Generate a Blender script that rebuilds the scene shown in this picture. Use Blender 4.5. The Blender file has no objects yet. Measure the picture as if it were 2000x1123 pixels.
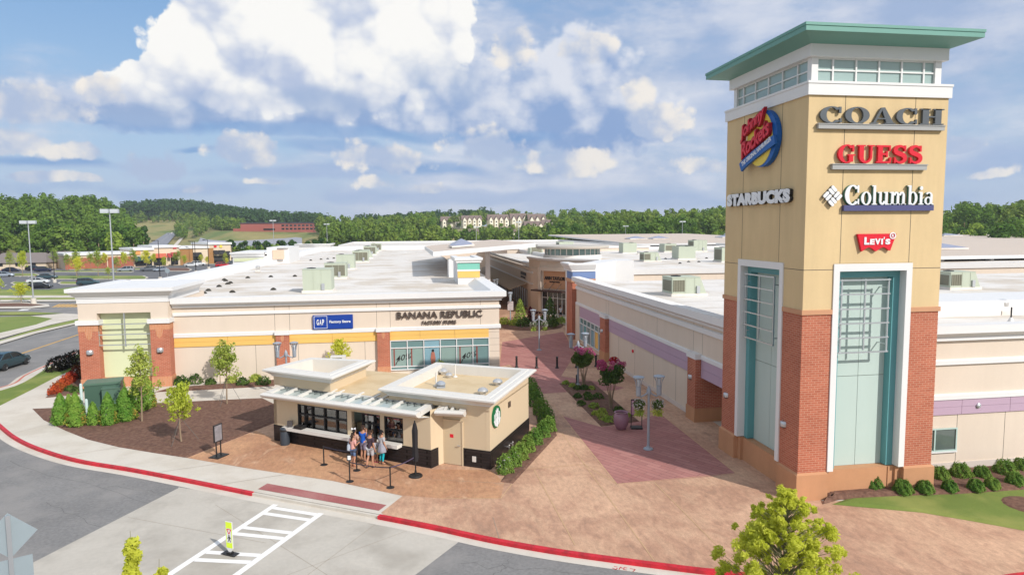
import bpy, bmesh, math, random
import numpy as np
from mathutils import Vector, Matrix

RAD = math.radians
scene = bpy.context.scene
COL = scene.collection
rng = np.random.default_rng(11)
random.seed(7)

# ------------------------------------------------------------------ camera
CAM_H = 12.0
FPX, PITCH, ROLL, YAW = 1300.0, 0.08799599, -0.00773115, 0.15577183
_f = Vector((math.sin(YAW) * math.cos(PITCH), math.cos(YAW) * math.cos(PITCH), -math.sin(PITCH)))
_r = Vector((math.cos(YAW), -math.sin(YAW), 0))
_u = _r.cross(_f)
RT = _r * math.cos(ROLL) + _u * math.sin(ROLL)
UP = -_r * math.sin(ROLL) + _u * math.cos(ROLL)
FW = _f
cam_d = bpy.data.cameras.new('camera')
cam = bpy.data.objects.new('camera', cam_d)
COL.objects.link(cam)
cam.matrix_world = Matrix(((RT.x, UP.x, -FW.x, 0), (RT.y, UP.y, -FW.y, 0), (RT.z, UP.z, -FW.z, CAM_H), (0, 0, 0, 1)))
cam_d.sensor_fit = 'HORIZONTAL'
cam_d.sensor_width = 36.0
cam_d.lens = FPX / 2000.0 * 36.0
cam_d.clip_start = 0.1
cam_d.clip_end = 20000
scene.camera = cam

# survey helpers: where the sight line of a photo point meets a level or a wall plane
def ray(x, y):
    return RT * ((x - 1000) / FPX) - UP * ((y - 561.5) / FPX) + FW
def G(x, y, z=0.0):
    d = ray(x, y); t = (z - CAM_H) / d.z
    return Vector((d.x * t, d.y * t, z))
def AY(x, y, Y):
    d = ray(x, y); t = Y / d.y
    return Vector((d.x * t, Y, CAM_H + d.z * t))
def AX(x, y, X):
    d = ray(x, y); t = X / d.x
    return Vector((X, d.y * t, CAM_H + d.z * t))

# ------------------------------------------------------------------ light
SUN_EL, SUN_AZ = RAD(36.2), RAD(145.0)      # azimuth clockwise from +Y
sun_dir = Vector((math.sin(SUN_AZ) * math.cos(SUN_EL), math.cos(SUN_AZ) * math.cos(SUN_EL), math.sin(SUN_EL)))
sun_d = bpy.data.lights.new('sun', 'SUN')
sun_d.energy = 4.1
sun_d.angle = RAD(0.53)
sun_d.color = (1.0, 0.955, 0.90)
sun = bpy.data.objects.new('sun', sun_d)
COL.objects.link(sun)
sun.rotation_euler = (-sun_dir).to_track_quat('-Z', 'Y').to_euler()
scene.view_settings.view_transform = 'Standard'
scene.view_settings.look = 'None'
scene.view_settings.gamma = 1.0
scene.view_settings.exposure = 0.08

# ------------------------------------------------------------------ sky
def lin(c):
    c = c / 255.0
    return c / 12.92 if c <= 0.04045 else ((c + 0.055) / 1.055) ** 2.4
world = bpy.data.worlds.new('World')
scene.world = world
world.use_nodes = True
world.cycles.sampling_method = 'MANUAL'
world.cycles.sample_map_resolution = 256
WT = world.node_tree
for n in list(WT.nodes):
    WT.nodes.remove(n)

class E:
    """A value in a node tree, with arithmetic."""
    tree = WT
    def __init__(s, sock): s.s = sock
    @staticmethod
    def math(op, a, b=None, c=None, clamp=False):
        n = E.tree.nodes.new('ShaderNodeMath'); n.operation = op; n.use_clamp = clamp
        for i, v in enumerate((a, b, c)):
            if v is None: continue
            if isinstance(v, E): E.tree.links.new(v.s, n.inputs[i])
            else: n.inputs[i].default_value = v
        return E(n.outputs[0])
    def __add__(s, o): return E.math('ADD', s, o)
    def __radd__(s, o): return E.math('ADD', o, s)
    def __sub__(s, o): return E.math('SUBTRACT', s, o)
    def __rsub__(s, o): return E.math('SUBTRACT', o, s)
    def __mul__(s, o): return E.math('MULTIPLY', s, o)
    def __rmul__(s, o): return E.math('MULTIPLY', o, s)
    def __truediv__(s, o): return E.math('DIVIDE', s, o)

def e_max(a, b): return E.math('MAXIMUM', a, b)
def e_min(a, b): return E.math('MINIMUM', a, b)
def e_step(x, lo, hi):
    n = E.tree.nodes.new('ShaderNodeMapRange'); n.interpolation_type = 'SMOOTHSTEP'
    E.tree.links.new(x.s, n.inputs['Value'])
    n.inputs['From Min'].default_value = lo; n.inputs['From Max'].default_value = hi
    return E(n.outputs['Result'])
def e_mix(f, a, b):
    n = E.tree.nodes.new('ShaderNodeMix'); n.data_type = 'RGBA'
    if isinstance(f, E): E.tree.links.new(f.s, n.inputs[0])
    else: n.inputs[0].default_value = f
    for v, i in ((a, 6), (b, 7)):
        if isinstance(v, E): E.tree.links.new(v.s, n.inputs[i])
        else: n.inputs[i].default_value = (*v, 1)
    return E(n.outputs[2])
def e_noise(vec, scale, detail, rough=0.55, off=(0, 0, 0), stretch=(1, 1, 1), dist=0.0):
    m = E.tree.nodes.new('ShaderNodeMapping')
    E.tree.links.new(vec, m.inputs['Vector'])
    m.inputs['Location'].default_value = off
    m.inputs['Scale'].default_value = stretch
    n = E.tree.nodes.new('ShaderNodeTexNoise')
    E.tree.links.new(m.outputs[0], n.inputs['Vector'])
    n.inputs['Scale'].default_value = scale; n.inputs['Detail'].default_value = detail
    n.inputs['Roughness'].default_value = rough; n.inputs['Distortion'].default_value = dist
    return E(n.outputs['Fac'])

sky = WT.nodes.new('ShaderNodeTexSky')
sky.sky_type = 'NISHITA'
sky.sun_disc = False
sky.sun_elevation = SUN_EL
sky.sun_rotation = SUN_AZ
sky.altitude = 300
sky.air_density = 1.0
sky.dust_density = 1.3
sky.ozone_density = 1.3
SKY_STRENGTH = 0.12
tc = WT.nodes.new('ShaderNodeTexCoord')
DV = tc.outputs['Generated']
sp = WT.nodes.new('ShaderNodeSeparateXYZ'); WT.links.new(DV, sp.inputs[0])
dx, dy, dz = E(sp.outputs[0]), E(sp.outputs[1]), E(sp.outputs[2])
AZ = E.math('ARCTAN2', dx, dy) * 57.2958
EL = E.math('ARCSINE', dz) * 57.2958
wn1 = e_noise(DV, 6.0, 3, 0.5)
wn2 = e_noise(DV, 6.0, 3, 0.5, off=(3.1, 7.7, 1.3))
UU = AZ + (wn1 - 0.5) * 3.6
VV = EL + (wn2 - 0.5) * 2.6
def billow(scale, off=(0, 0, 0)):
    """Rounded heads: inverted cell distance on a slightly warped direction."""
    wv = WT.nodes.new('ShaderNodeTexNoise'); WT.links.new(DV, wv.inputs['Vector']); wv.inputs['Scale'].default_value = scale * 1.3; wv.inputs['Detail'].default_value = 2
    sc = WT.nodes.new('ShaderNodeVectorMath'); sc.operation = 'SCALE'; WT.links.new(wv.outputs['Color'], sc.inputs[0]); sc.inputs['Scale'].default_value = 0.5 / scale
    ad = WT.nodes.new('ShaderNodeVectorMath'); ad.operation = 'ADD'; WT.links.new(DV, ad.inputs[0]); WT.links.new(sc.outputs[0], ad.inputs[1])
    of = WT.nodes.new('ShaderNodeVectorMath'); of.operation = 'ADD'; WT.links.new(ad.outputs[0], of.inputs[0]); of.inputs[1].default_value = off
    v = WT.nodes.new('ShaderNodeTexVoronoi'); v.feature = 'F1'; v.inputs['Scale'].default_value = scale
    WT.links.new(of.outputs[0], v.inputs['Vector'])
    return 0.75 - E(v.outputs['Distance'])
b1, b2, b3 = billow(11.0), billow(26.0), billow(58.0)
SH = (0.014, -0.006, 0.020)
s1 = billow(11.0, SH)
fine = e_noise(DV, 60.0, 5, 0.6)
puff = e_noise(DV, 14.0, 8, 0.60)
lump = e_noise(DV, 6.0, 4, 0.5, off=(1.7, 0.4, 2.0))
wisp = e_noise(DV, 5.0, 8, 0.62, stretch=(1, 1, 3.4))
soft = e_noise(DV, 9.0, 7, 0.6, stretch=(1, 1, 2.0), off=(4.4, 1.2, 0.6))
heads = b1 * 0.52 + b2 * 0.44 + b3 * 0.28 + (fine - 0.5) * 0.36
relief = (b1 - s1) * 2.0 + (b2 - 0.32) * 0.7 + (b3 - .32) * .3

def sky_uv(px, py):
    d = ray(px, py).normalized()
    return math.degrees(math.atan2(d.x, d.y)), math.degrees(math.asin(d.z))
def field(blobs):
    f = None
    for (px, py, rx, ry, rb) in blobs:          # centre, half width, half height above and below
        u, v = sky_uv(px, py)
        k = 57.3 / FPX * math.cos(RAD(u - math.degrees(YAW)))
        a = (UU - u) * (1.0 / (rx * k))
        dv = VV - v
        b = e_max(dv * (1.0 / (ry * k)), dv * (-1.0 / (rb * k)))
        q = 1.0 - E.math('SQRT', a * a + b * b)
        f = q if f is None else e_max(f, q)
    return e_max(f, -1.5)
def height(py_lo, py_hi, px=600):
    lo, hi = sky_uv(px, py_lo)[1], sky_uv(px, py_hi)[1]
    return e_step(VV, lo, hi)

K = 1.0 / SKY_STRENGTH
EXK = 2.0 ** -scene.view_settings.exposure
def kc(r, g, b): return tuple(lin(v) * K * EXK for v in (r, g, b))
base = E(sky.outputs[0])
base = e_mix(e_step(EL, 30, 3) * 0.80, base, kc(160, 192, 226))
base = e_mix(e_step(EL, 6, 26) * 0.65, base, kc(112, 168, 226))
base = e_mix(e_step(EL, 10, -1) * 0.85, base, kc(190, 204, 228))
col = base
# high thin veil over the right half and a pale sheet at the left
veil = field([(1300, 150, 760, 290, 300), (1750, 60, 600, 200, 200), (60, 180, 360, 90, 80), (1060, 340, 600, 90, 120)])
a = e_step(veil * 1.1 + (wisp - 0.5) * 2.2 + (soft - .5) * 0.8, -0.15, 0.85) * 0.86
col = e_mix(a, col, e_mix(e_step(wisp * .5 + soft * .5 + (lump - .5) * .5, 0.36, 0.64), kc(168, 186, 218), kc(220, 224, 236)))
# darker blue grey bands low on the right
band = field([(1420, 395, 520, 30, 26), (1940, 310, 190, 60, 34), (1650, 200, 400, 40, 30), (300, 372, 420, 22, 18), (160, 322, 200, 16, 12), (620, 345, 300, 18, 16), (900, 385, 400, 22, 18)])
a = e_step(band + (soft - 0.5) * 2.4, -0.1, 0.8) * 0.62
col = e_mix(a, col, kc(152, 178, 218))
# grey body of the big cloud
grey = field([(560, 215, 470, 100, 62), (330, 215, 260, 70, 50), (860, 190, 300, 130, 90), (1000, 220, 260, 120, 90), (1180, 240, 220, 90, 80), (1120, 130, 130, 90, 80)])
a = e_step(grey * 1.3 + (heads - 0.42) * 1.0 + (soft - 0.5) * 0.9, 0.02, 0.42) * 0.94
lit = e_step(height(290, 170) * 0.80 + relief * 0.75 + (soft - 0.5) * 1.5 + (puff - .5) * .8, 0.05, 0.95)
col = e_mix(a, col, e_mix(lit, kc(140, 168, 212), kc(226, 230, 240)))
# dark flat base under it
dark = field([(620, 262, 480, 16, 20), (250, 232, 150, 14, 14), (660, 296, 150, 20, 18), (90, 312, 170, 16, 14), (830, 330, 220, 24, 18), (960, 262, 220, 16, 16), (400, 300, 60, 10, 8)])
a = e_step(dark * 1.2 + (soft - 0.5) * 1.9, 0.05, 0.9) * 0.8
col = e_mix(a, col, e_mix(e_step(soft, .4, .65), kc(122, 162, 212), kc(150, 180, 220)))
# the white tower of the cumulus
white = field([(560, 70, 250, 160, 150), (430, 110, 150, 140, 105), (720, 70, 200, 150, 150), (820, 40, 130, 110, 150),
               (330, 165, 110, 60, 50), (235, 168, 80, 36, 30), (600, 160, 240, 90, 70), (410, 20, 80, 90, 80), (640, -20, 200, 80, 80), (500, 10, 110, 70, 80)])
a = e_step(white * 1.5 + (heads - 0.42) * 1.25, 0.03, 0.20)
lit = e_step(height(235, 110) * 0.55 + relief * 0.9 + (soft - 0.5) * 1.1 + 0.42, 0.05, 1.02)
col = e_mix(a, col, e_mix(lit, kc(182, 196, 224), kc(253, 252, 249)))
# veils of grey across the foot of the tower
foot = field([(620, 205, 330, 40, 40), (880, 170, 180, 80, 70), (330, 225, 220, 30, 26)])
a = e_step(foot + (soft - 0.5) * 2.2, 0.05, 0.8) * 0.72
col = e_mix(a, col, e_mix(e_step(relief * .6 + (puff - 0.5) * 1.2, -0.25, 0.45), kc(160, 182, 216), kc(224, 228, 238)))
# small fair weather clouds low in the sky
small = field([(60, 205, 130, 56, 40), (20, 275, 100, 42, 26), (140, 298, 66, 34, 20), (320, 338, 110, 54, 30), (480, 318, 80, 44, 26), (500, 300, 50, 26, 22),
               (750, 318, 100, 40, 30), (950, 285, 110, 56, 36), (70, 345, 110, 16, 14), (540, 362, 50, 12, 9), (170, 350, 50, 18, 12), (1000, 110, 50, 50, 40), (1130, 100, 70, 44, 26),
               (740, 362, 50, 16, 12), (850, 368, 50, 16, 12), (1872, 272, 50, 26, 20), (1100, 312, 150, 44, 26), (1260, 250, 110, 60, 40), (1380, 330, 80, 30, 20), (200, 180, 60, 40, 26), (385, 372, 40, 14, 10), (1920, 330, 60, 20, 14), (1240, 180, 50, 40, 26)])
a = e_step(small * 1.3 + (heads - 0.42) * 1.5 + (puff - 0.5) * 2.4 + (soft - .5) * 0.8, -0.05, 0.42) * 0.92
lit = e_step(relief * 0.8 + (puff - 0.5) * 1.4 + (soft - 0.5) * 0.8 + 0.42, 0.0, 0.80)
col = e_mix(a, col, e_mix(lit, kc(178, 194, 222), kc(246, 240, 232)))
# the rest of the sky, overhead and behind the view: broken bright cloud, added out of view to lift the ambient light
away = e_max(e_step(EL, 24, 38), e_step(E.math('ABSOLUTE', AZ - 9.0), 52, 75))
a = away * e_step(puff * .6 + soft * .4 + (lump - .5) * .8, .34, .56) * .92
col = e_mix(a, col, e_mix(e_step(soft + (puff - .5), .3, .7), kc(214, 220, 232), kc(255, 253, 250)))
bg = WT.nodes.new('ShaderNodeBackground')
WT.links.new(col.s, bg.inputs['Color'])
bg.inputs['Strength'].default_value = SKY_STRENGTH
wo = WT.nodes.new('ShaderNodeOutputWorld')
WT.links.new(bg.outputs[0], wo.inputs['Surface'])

# ------------------------------------------------------------------ mesh helpers
class MB:
    def __init__(s): s.v = []; s.f = []; s.m = []
    def add(s, vs, fs, mi=0):
        o = len(s.v); s.v += [tuple(v) for v in vs]
        s.f += [tuple(i + o for i in f) for f in fs]; s.m += [mi] * len(fs)
        return s
    def box(s, x0, y0, z0, x1, y1, z1, mi=0):
        if x0 > x1: x0, x1 = x1, x0
        if y0 > y1: y0, y1 = y1, y0
        if z0 > z1: z0, z1 = z1, z0
        return s.add([(x0, y0, z0), (x1, y0, z0), (x1, y1, z0), (x0, y1, z0), (x0, y0, z1), (x1, y0, z1), (x1, y1, z1), (x0, y1, z1)],
                     [(0, 3, 2, 1), (4, 5, 6, 7), (0, 1, 5, 4), (1, 2, 6, 5), (2, 3, 7, 6), (3, 0, 4, 7)], mi)
    def frame_box(s, O, U, V, N, u0, v0, n0, u1, v1, n1, mi=0):
        P = lambda a, b, c: O + U * a + V * b + N * c
        return s.add([P(u0, v0, n0), P(u1, v0, n0), P(u1, v1, n0), P(u0, v1, n0), P(u0, v0, n1), P(u1, v0, n1), P(u1, v1, n1), P(u0, v1, n1)],
                     [(0, 3, 2, 1), (4, 5, 6, 7), (0, 1, 5, 4), (1, 2, 6, 5), (2, 3, 7, 6), (3, 0, 4, 7)], mi)
    def prism(s, pts, z0, z1, mi=0):
        n = len(pts)
        return s.add([(p[0], p[1], z0) for p in pts] + [(p[0], p[1], z1) for p in pts],
                     [tuple(range(n))[::-1], tuple(range(n, 2 * n))] + [(i, (i + 1) % n, n + (i + 1) % n, n + i) for i in range(n)], mi)
    def frame_prism(s, O, U, V, N, pts, n0, n1, mi=0):
        n = len(pts)
        return s.add([O + U * p[0] + V * p[1] + N * n0 for p in pts] + [O + U * p[0] + V * p[1] + N * n1 for p in pts],
                     [tuple(range(n))[::-1], tuple(range(n, 2 * n))] + [(i, (i + 1) % n, n + (i + 1) % n, n + i) for i in range(n)], mi)
    def loft(s, secs, mi=0, cap=True, close=True):
        n = len(secs[0]); vs = [p for sec in secs for p in sec]; fs = []
        for k in range(len(secs) - 1):
            for i in range(n if close else n - 1):
                j = (i + 1) % n
                fs.append((k * n + i, k * n + j, (k + 1) * n + j, (k + 1) * n + i))
        if cap:
            fs.append(tuple(range(n))[::-1]); fs.append(tuple(range((len(secs) - 1) * n, len(secs) * n)))
        return s.add(vs, fs, mi)
    def tube(s, pts, r, n=8, mi=0):
        pts = [Vector(p) for p in pts]
        rs = r if isinstance(r, (list, tuple)) else [r] * len(pts)
        secs = []; ref = None
        for i, p in enumerate(pts):
            d = (pts[min(i + 1, len(pts) - 1)] - pts[max(i - 1, 0)]).normalized()
            if ref is None: ref = Vector((1, 0, 0)) if abs(d.x) < 0.9 else Vector((0, 1, 0))
            a = (ref - d * ref.dot(d)).normalized(); ref = a; b = d.cross(a)
            secs.append([p + (a * math.cos(t) + b * math.sin(t)) * rs[i] for t in (2 * math.pi * k / n for k in range(n))])
        return s.loft(secs, mi)
    def lathe(s, prof, c=(0, 0, 0), n=16, mi=0, axis='Z'):
        secs = []
        for r, z in prof:
            ring = []
            for k in range(n):
                t = 2 * math.pi * k / n
                q = (r * math.cos(t), r * math.sin(t), z)
                if axis == 'X': q = (z, q[0], q[1])
                if axis == 'Y': q = (q[0], z, q[1])
                ring.append((c[0] + q[0], c[1] + q[1], c[2] + q[2]))
            secs.append(ring)
        return s.loft(secs, mi)
    def ball(s, c, r, n=12, sz=1.0, mi=0):
        k = max(5, n // 2)
        return s.lathe([(max(1e-3, r * math.sin(math.pi * i / k)), -r * sz * math.cos(math.pi * i / k)) for i in range(k + 1)], c, n, mi)
    def sweep(s, prof, path, closed=False, mi=0):
        """Closed profile [(out, z)] carried along a plan path; out is to the right of travel."""
        P = [Vector((p[0], p[1])) for p in path]; n = len(P); secs = []
        for i in range(n):
            nn = []
            if i > 0 or closed:
                d = (P[i] - P[i - 1]).normalized(); nn.append(Vector((d.y, -d.x)))
            if i < n - 1 or closed:
                d = (P[(i + 1) % n] - P[i]).normalized(); nn.append(Vector((d.y, -d.x)))
            m = nn[0] if len(nn) == 1 else (nn[0] + nn[1]) / (1 + nn[0].dot(nn[1]))
            secs.append([(P[i].x + m.x * o, P[i].y + m.y * o, z) for o, z in prof])
        if closed: secs.append(secs[0])
        return s.loft(secs, mi, cap=not closed)

def origin_of(o):
    v = Vector((0, 0, 0))
    while o is not None:
        v += o.location; o = o.parent
    return v
def obj(name, mb, mats, parent=None, smooth=None, recalc=True, world=True):
    me = bpy.data.meshes.new(name)
    off = origin_of(parent) if (parent is not None and world) else Vector((0, 0, 0))
    me.from_pydata([(v[0] - off.x, v[1] - off.y, v[2] - off.z) for v in mb.v], [], mb.f)
    if not isinstance(mats, (list, tuple)): mats = [mats]
    for m in mats: me.materials.append(m)
    if len(mats) > 1: me.polygons.foreach_set('material_index', mb.m)
    if recalc:
        bm = bmesh.new(); bm.from_mesh(me)
        bmesh.ops.recalc_face_normals(bm, faces=bm.faces)
        bm.to_mesh(me); bm.free()
    if smooth is not None:
        me.polygons.foreach_set('use_smooth', [True] * len(me.polygons))
        me.set_sharp_from_angle(angle=RAD(smooth))
    me.update()
    o = bpy.data.objects.new(name, me)
    COL.objects.link(o)
    if parent is not None: o.parent = parent
    return o
def obj_pieces(name, mb, mats, parent, **kw):
    """Each connected piece of the builder becomes a part of its own."""
    root = list(range(len(mb.v)))
    def find(i):
        while root[i] != i: root[i] = root[root[i]]; i = root[i]
        return i
    for f in mb.f:
        for i in f[1:]: root[find(i)] = find(f[0])
    groups = {}
    for k, f in enumerate(mb.f): groups.setdefault(find(f[0]), []).append(k)
    out = []
    for ks in groups.values():
        m2 = MB(); idx = {}
        for k in ks:
            for i in mb.f[k]:
                if i not in idx: idx[i] = len(m2.v); m2.v.append(mb.v[i])
            m2.f.append(tuple(idx[i] for i in mb.f[k])); m2.m.append(mb.m[k])
        out.append(obj(name, m2, mats, parent, **kw))
    return out
def thing(name, label, cat, loc=(0, 0, 0), rz=0.0, group=None):
    o = bpy.data.objects.new(name, None)
    o.empty_display_size = 0.3
    COL.objects.link(o); o.location = loc; o.rotation_euler = (0, 0, rz)
    return tag(o, label, cat, group)
def tag(o, label, cat, group=None):
    o['label'] = label; o['category'] = cat
    if group: o['group'] = group
    return o
def struct(name, mb, mat_, kind='structure', **kw):
    o = obj(name, mb, mat_, **kw); o['kind'] = kind
    return o
def kids(o): return list(o.children)
def dup(root, loc, rz=0.0, label=None, group=None, scale=None):
    r = root.copy(); COL.objects.link(r); r.location = loc; r.rotation_euler = (0, 0, rz)
    if scale is not None: r.scale = (scale,) * 3 if not isinstance(scale, (tuple, list)) else scale
    if label: r['label'] = label
    if group: r['group'] = group
    for ch in kids(root):
        c = ch.copy(); COL.objects.link(c); c.parent = r
        for g in kids(ch):
            d = g.copy(); COL.objects.link(d); d.parent = c
    return r
def lab(o, text):
    o['label'] = text; return o

# ------------------------------------------------------------------ materials
def lin(c):
    c = c / 255.0
    return c / 12.92 if c <= 0.04045 else ((c + 0.055) / 1.055) ** 2.4
def alb(r, g, b, k=0.78):
    return tuple(min(0.9, lin(v) * k) for v in (r, g, b))
MATS = {}
def mat(name, base, rough=0.65, metal=0.0, blotch=None, grain=None, bump=None, spec=0.4, streak=None, tint=None):
    """blotch / grain = (scale, amount); streak = (scale, amount) stretched vertically; bump = (scale, strength)."""
    if name in MATS: return MATS[name]
    m = bpy.data.materials.new(name); m.use_nodes = True
    t = m.node_tree; E.tree = t
    p = t.nodes['Principled BSDF']
    p.inputs['Roughness'].default_value = rough
    p.inputs['Metallic'].default_value = metal
    p.inputs['Specular IOR Level'].default_value = spec
    tcn = t.nodes.new('ShaderNodeTexCoord'); oc = tcn.outputs['Object']
    c = None
    for sp_, st in ((blotch, (1, 1, 1)), (grain, (1, 1, 1)), (streak, (1, 1, 0.12))):
        if sp_ is None: continue
        nz = e_noise(oc, sp_[0], 5, 0.6, stretch=st)
        f = (nz - 0.5) * (2.0 * sp_[1]) + 1.0
        c = f if c is None else c * f
    if c is not None:
        n = t.nodes.new('ShaderNodeMix'); n.data_type = 'RGBA'; n.blend_type = 'MULTIPLY'; n.inputs[0].default_value = 1
        n.inputs[6].default_value = (*base, 1)
        cc = t.nodes.new('ShaderNodeCombineColor')
        for i in range(3): t.links.new(c.s, cc.inputs[i])
        t.links.new(cc.outputs[0], n.inputs[7])
        out = n.outputs[2]
        if tint is not None:      # second colour in soft patches (scale, colour, amount)
            k = e_step(e_noise(oc, tint[0], 4, 0.6, off=(5, 2, 9)), 0.42, 0.68) * tint[2]
            out = e_mix(k, E(out), tint[1]).s
        t.links.new(out, p.inputs['Base Color'])
    else:
        p.inputs['Base Color'].default_value = (*base, 1)
    if bump:
        bn = t.nodes.new('ShaderNodeBump'); bn.inputs['Strength'].default_value = bump[1]; bn.inputs['Distance'].default_value = 0.02
        nz = e_noise(oc, bump[0], 4, 0.6)
        t.links.new(nz.s, bn.inputs['Height']); t.links.new(bn.outputs[0], p.inputs['Normal'])
    MATS[name] = m
    return m
def brick_mat(name, c1, c2, mortar, bw=0.30, bh=0.10, ms=0.012, rough=0.8, vertical=False):
    m = bpy.data.materials.new(name); m.use_nodes = True
    t = m.node_tree; E.tree = t
    p = t.nodes['Principled BSDF']; p.inputs['Roughness'].default_value = rough; p.inputs['Specular IOR Level'].default_value = 0.25
    tcn = t.nodes.new('ShaderNodeTexCoord')
    s = t.nodes.new('ShaderNodeSeparateXYZ'); t.links.new(tcn.outputs['Object'], s.inputs[0])
    u = E(s.outputs[0]) + E(s.outputs[1])
    cx = t.nodes.new('ShaderNodeCombineXYZ')
    t.links.new(u.s, cx.inputs[1 if vertical else 0]); t.links.new(s.outputs[2], cx.inputs[0 if vertical else 1])
    b = t.nodes.new('ShaderNodeTexBrick')
    t.links.new(cx.outputs[0], b.inputs['Vector'])
    b.inputs['Color1'].default_value = (*c1, 1); b.inputs['Color2'].default_value = (*c2, 1); b.inputs['Mortar'].default_value = (*mortar, 1)
    b.inputs['Scale'].default_value = 1.0; b.inputs['Brick Width'].default_value = bw; b.inputs['Row Height'].default_value = bh
    b.inputs['Mortar Size'].default_value = ms; b.inputs['Bias'].default_value = -0.1
    nz = (e_noise(tcn.outputs['Object'], 0.7, 4, 0.6) - 0.5) * 0.5 + 1.0
    cc = t.nodes.new('ShaderNodeCombineColor')
    for i in range(3): t.links.new(nz.s, cc.inputs[i])
    n = t.nodes.new('ShaderNodeMix'); n.data_type = 'RGBA'; n.blend_type = 'MULTIPLY'; n.inputs[0].default_value = 1
    t.links.new(b.outputs['Color'], n.inputs[6]); t.links.new(cc.outputs[0], n.inputs[7])
    t.links.new(n.outputs[2], p.inputs['Base Color'])
    bn = t.nodes.new('ShaderNodeBump'); bn.inputs['Strength'].default_value = 0.5; bn.inputs['Distance'].default_value = 0.01; bn.invert = True
    t.links.new(b.outputs['Fac'], bn.inputs['Height']); t.links.new(bn.outputs[0], p.inputs['Normal'])
    MATS[name] = m
    return m
def leaf_mat(name, c1, c2, scale=1.2, trans=0.3, obj_rand=0.25):
    m = bpy.data.materials.new(name); m.use_nodes = True
    t = m.node_tree; E.tree = t
    for n in list(t.nodes): t.nodes.remove(n)
    tcn = t.nodes.new('ShaderNodeTexCoord')
    nz = e_noise(tcn.outputs['Object'], scale, 3, 0.6)
    k = e_step(nz, 0.3, 0.7)
    c = e_mix(k, c1, c2)
    oi = t.nodes.new('ShaderNodeObjectInfo')
    hsv = t.nodes.new('ShaderNodeHueSaturation')
    t.links.new(c.s, hsv.inputs['Color'])
    r = E(oi.outputs['Random'])
    t.links.new((r * obj_rand + (1 - obj_rand / 2)).s, hsv.inputs['Value'])
    t.links.new((r * -0.03 + 0.515).s, hsv.inputs['Hue'])
    d = t.nodes.new('ShaderNodeBsdfDiffuse'); tr = t.nodes.new('ShaderNodeBsdfTranslucent'); mx = t.nodes.new('ShaderNodeMixShader')
    t.links.new(hsv.outputs[0], d.inputs[0]); t.links.new(hsv.outputs[0], tr.inputs[0])
    mx.inputs[0].default_value = trans
    t.links.new(d.outputs[0], mx.inputs[1]); t.links.new(tr.outputs[0], mx.inputs[2])
    o = t.nodes.new('ShaderNodeOutputMaterial'); t.links.new(mx.outputs[0], o.inputs[0])
    MATS[name] = m
    return m
def glass_mat(name, tint, rough=0.05, spec=0.8):
    return mat(name, tint, rough, spec=spec, blotch=(0.5, 0.12))

STUCCO = mat('stucco_cream', alb(236, 219, 200), 0.85, blotch=(0.4, 0.055), grain=(22, 0.06), streak=(1.4, 0.06), bump=(60, 0.15))
STUCCO_TAN = mat('stucco_tan', alb(230, 202, 154, .78), 0.85, blotch=(0.5, 0.09), grain=(22, 0.08), streak=(1.6, 0.15), bump=(60, 0.15))
WHITE = mat('white_trim', alb(246, 245, 243, 0.76), 0.55, blotch=(0.5, 0.03), streak=(1.5, 0.03))
ROOFW = mat('roof_membrane', alb(243, 237, 229, 0.78), 0.7, blotch=(0.16, 0.10), grain=(3, 0.05), streak=(.4, .04), tint=(0.22, alb(214, 198, 176, 0.75), 0.75))
ROOFT = mat('roof_tan', alb(222, 205, 188, 0.76), 0.75, blotch=(0.1, 0.06), grain=(2, 0.04))
BRICK = brick_mat('brick_red', alb(190, 112, 86, 0.86), alb(174, 96, 72, 0.86), alb(206, 156, 130, 0.80), ms=0.012)
BRICK_TAN = brick_mat('brick_tan', alb(216, 150, 112, 0.8), alb(206, 138, 98, 0.8), alb(222, 176, 144, 0.75), bw=0.4, bh=0.12, vertical=True)
PLINTH = mat('plinth_render', alb(206, 152, 112), 0.85, blotch=(0.8, 0.14), grain=(12, 0.06), streak=(2.0, 0.10))
TEAL = mat('teal_paint', alb(108, 172, 176), 0.6, blotch=(0.8, 0.05))
TEAL_ROOF = mat('teal_roof_metal', alb(126, 182, 168, 0.68), 0.5, blotch=(0.4, 0.05), streak=(2, 0.04))
MINT = mat('mint_panel', alb(200, 218, 210), 0.6, blotch=(0.6, 0.04), streak=(1.0, 0.05))
LIME = mat('pale_lime_panel', alb(226, 232, 190), 0.7, blotch=(0.6, 0.04), streak=(1.0, 0.03))
YELLOW = mat('yellow_panel', alb(250, 202, 112), 0.7, blotch=(0.5, 0.04))
PURPLE = mat('lilac_panel', alb(200, 172, 192), 0.7, blotch=(0.5, 0.04))
BLUEP = mat('blue_band', alb(118, 142, 188), 0.7, blotch=(0.6, 0.05))
SEAM = mat('seam_shadow_gap', (0.10, 0.085, 0.07), 0.9)
METAL = mat('galvanised_metal', (0.55, 0.57, 0.59), 0.38, metal=0.75, blotch=(2.0, 0.06))
STEEL = mat('shiny_steel', (0.62, 0.61, 0.59), 0.34, metal=0.7, blotch=(4, 0.05))
BLACK = mat('black_metal', (0.018, 0.017, 0.017), 0.45, blotch=(3, 0.2))
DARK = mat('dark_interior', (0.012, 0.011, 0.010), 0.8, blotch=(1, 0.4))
GLASS_TEAL = glass_mat('window_glass_teal', (0.15, 0.25, 0.25), 0.06)
GLASS_PALE = glass_mat('window_glass_pale', alb(168, 190, 186, 0.8), 0.12, 0.5)
GLASS_DARK = glass_mat('window_glass_dark', (0.018, 0.020, 0.022), 0.04)
CONC = mat('concrete_pale', alb(221, 213, 200, 0.80), 0.85, blotch=(0.30, 0.07), grain=(6, 0.06), bump=(40, 0.15), tint=(0.5, alb(196, 184, 166, 0.8), 0.45))
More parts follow.
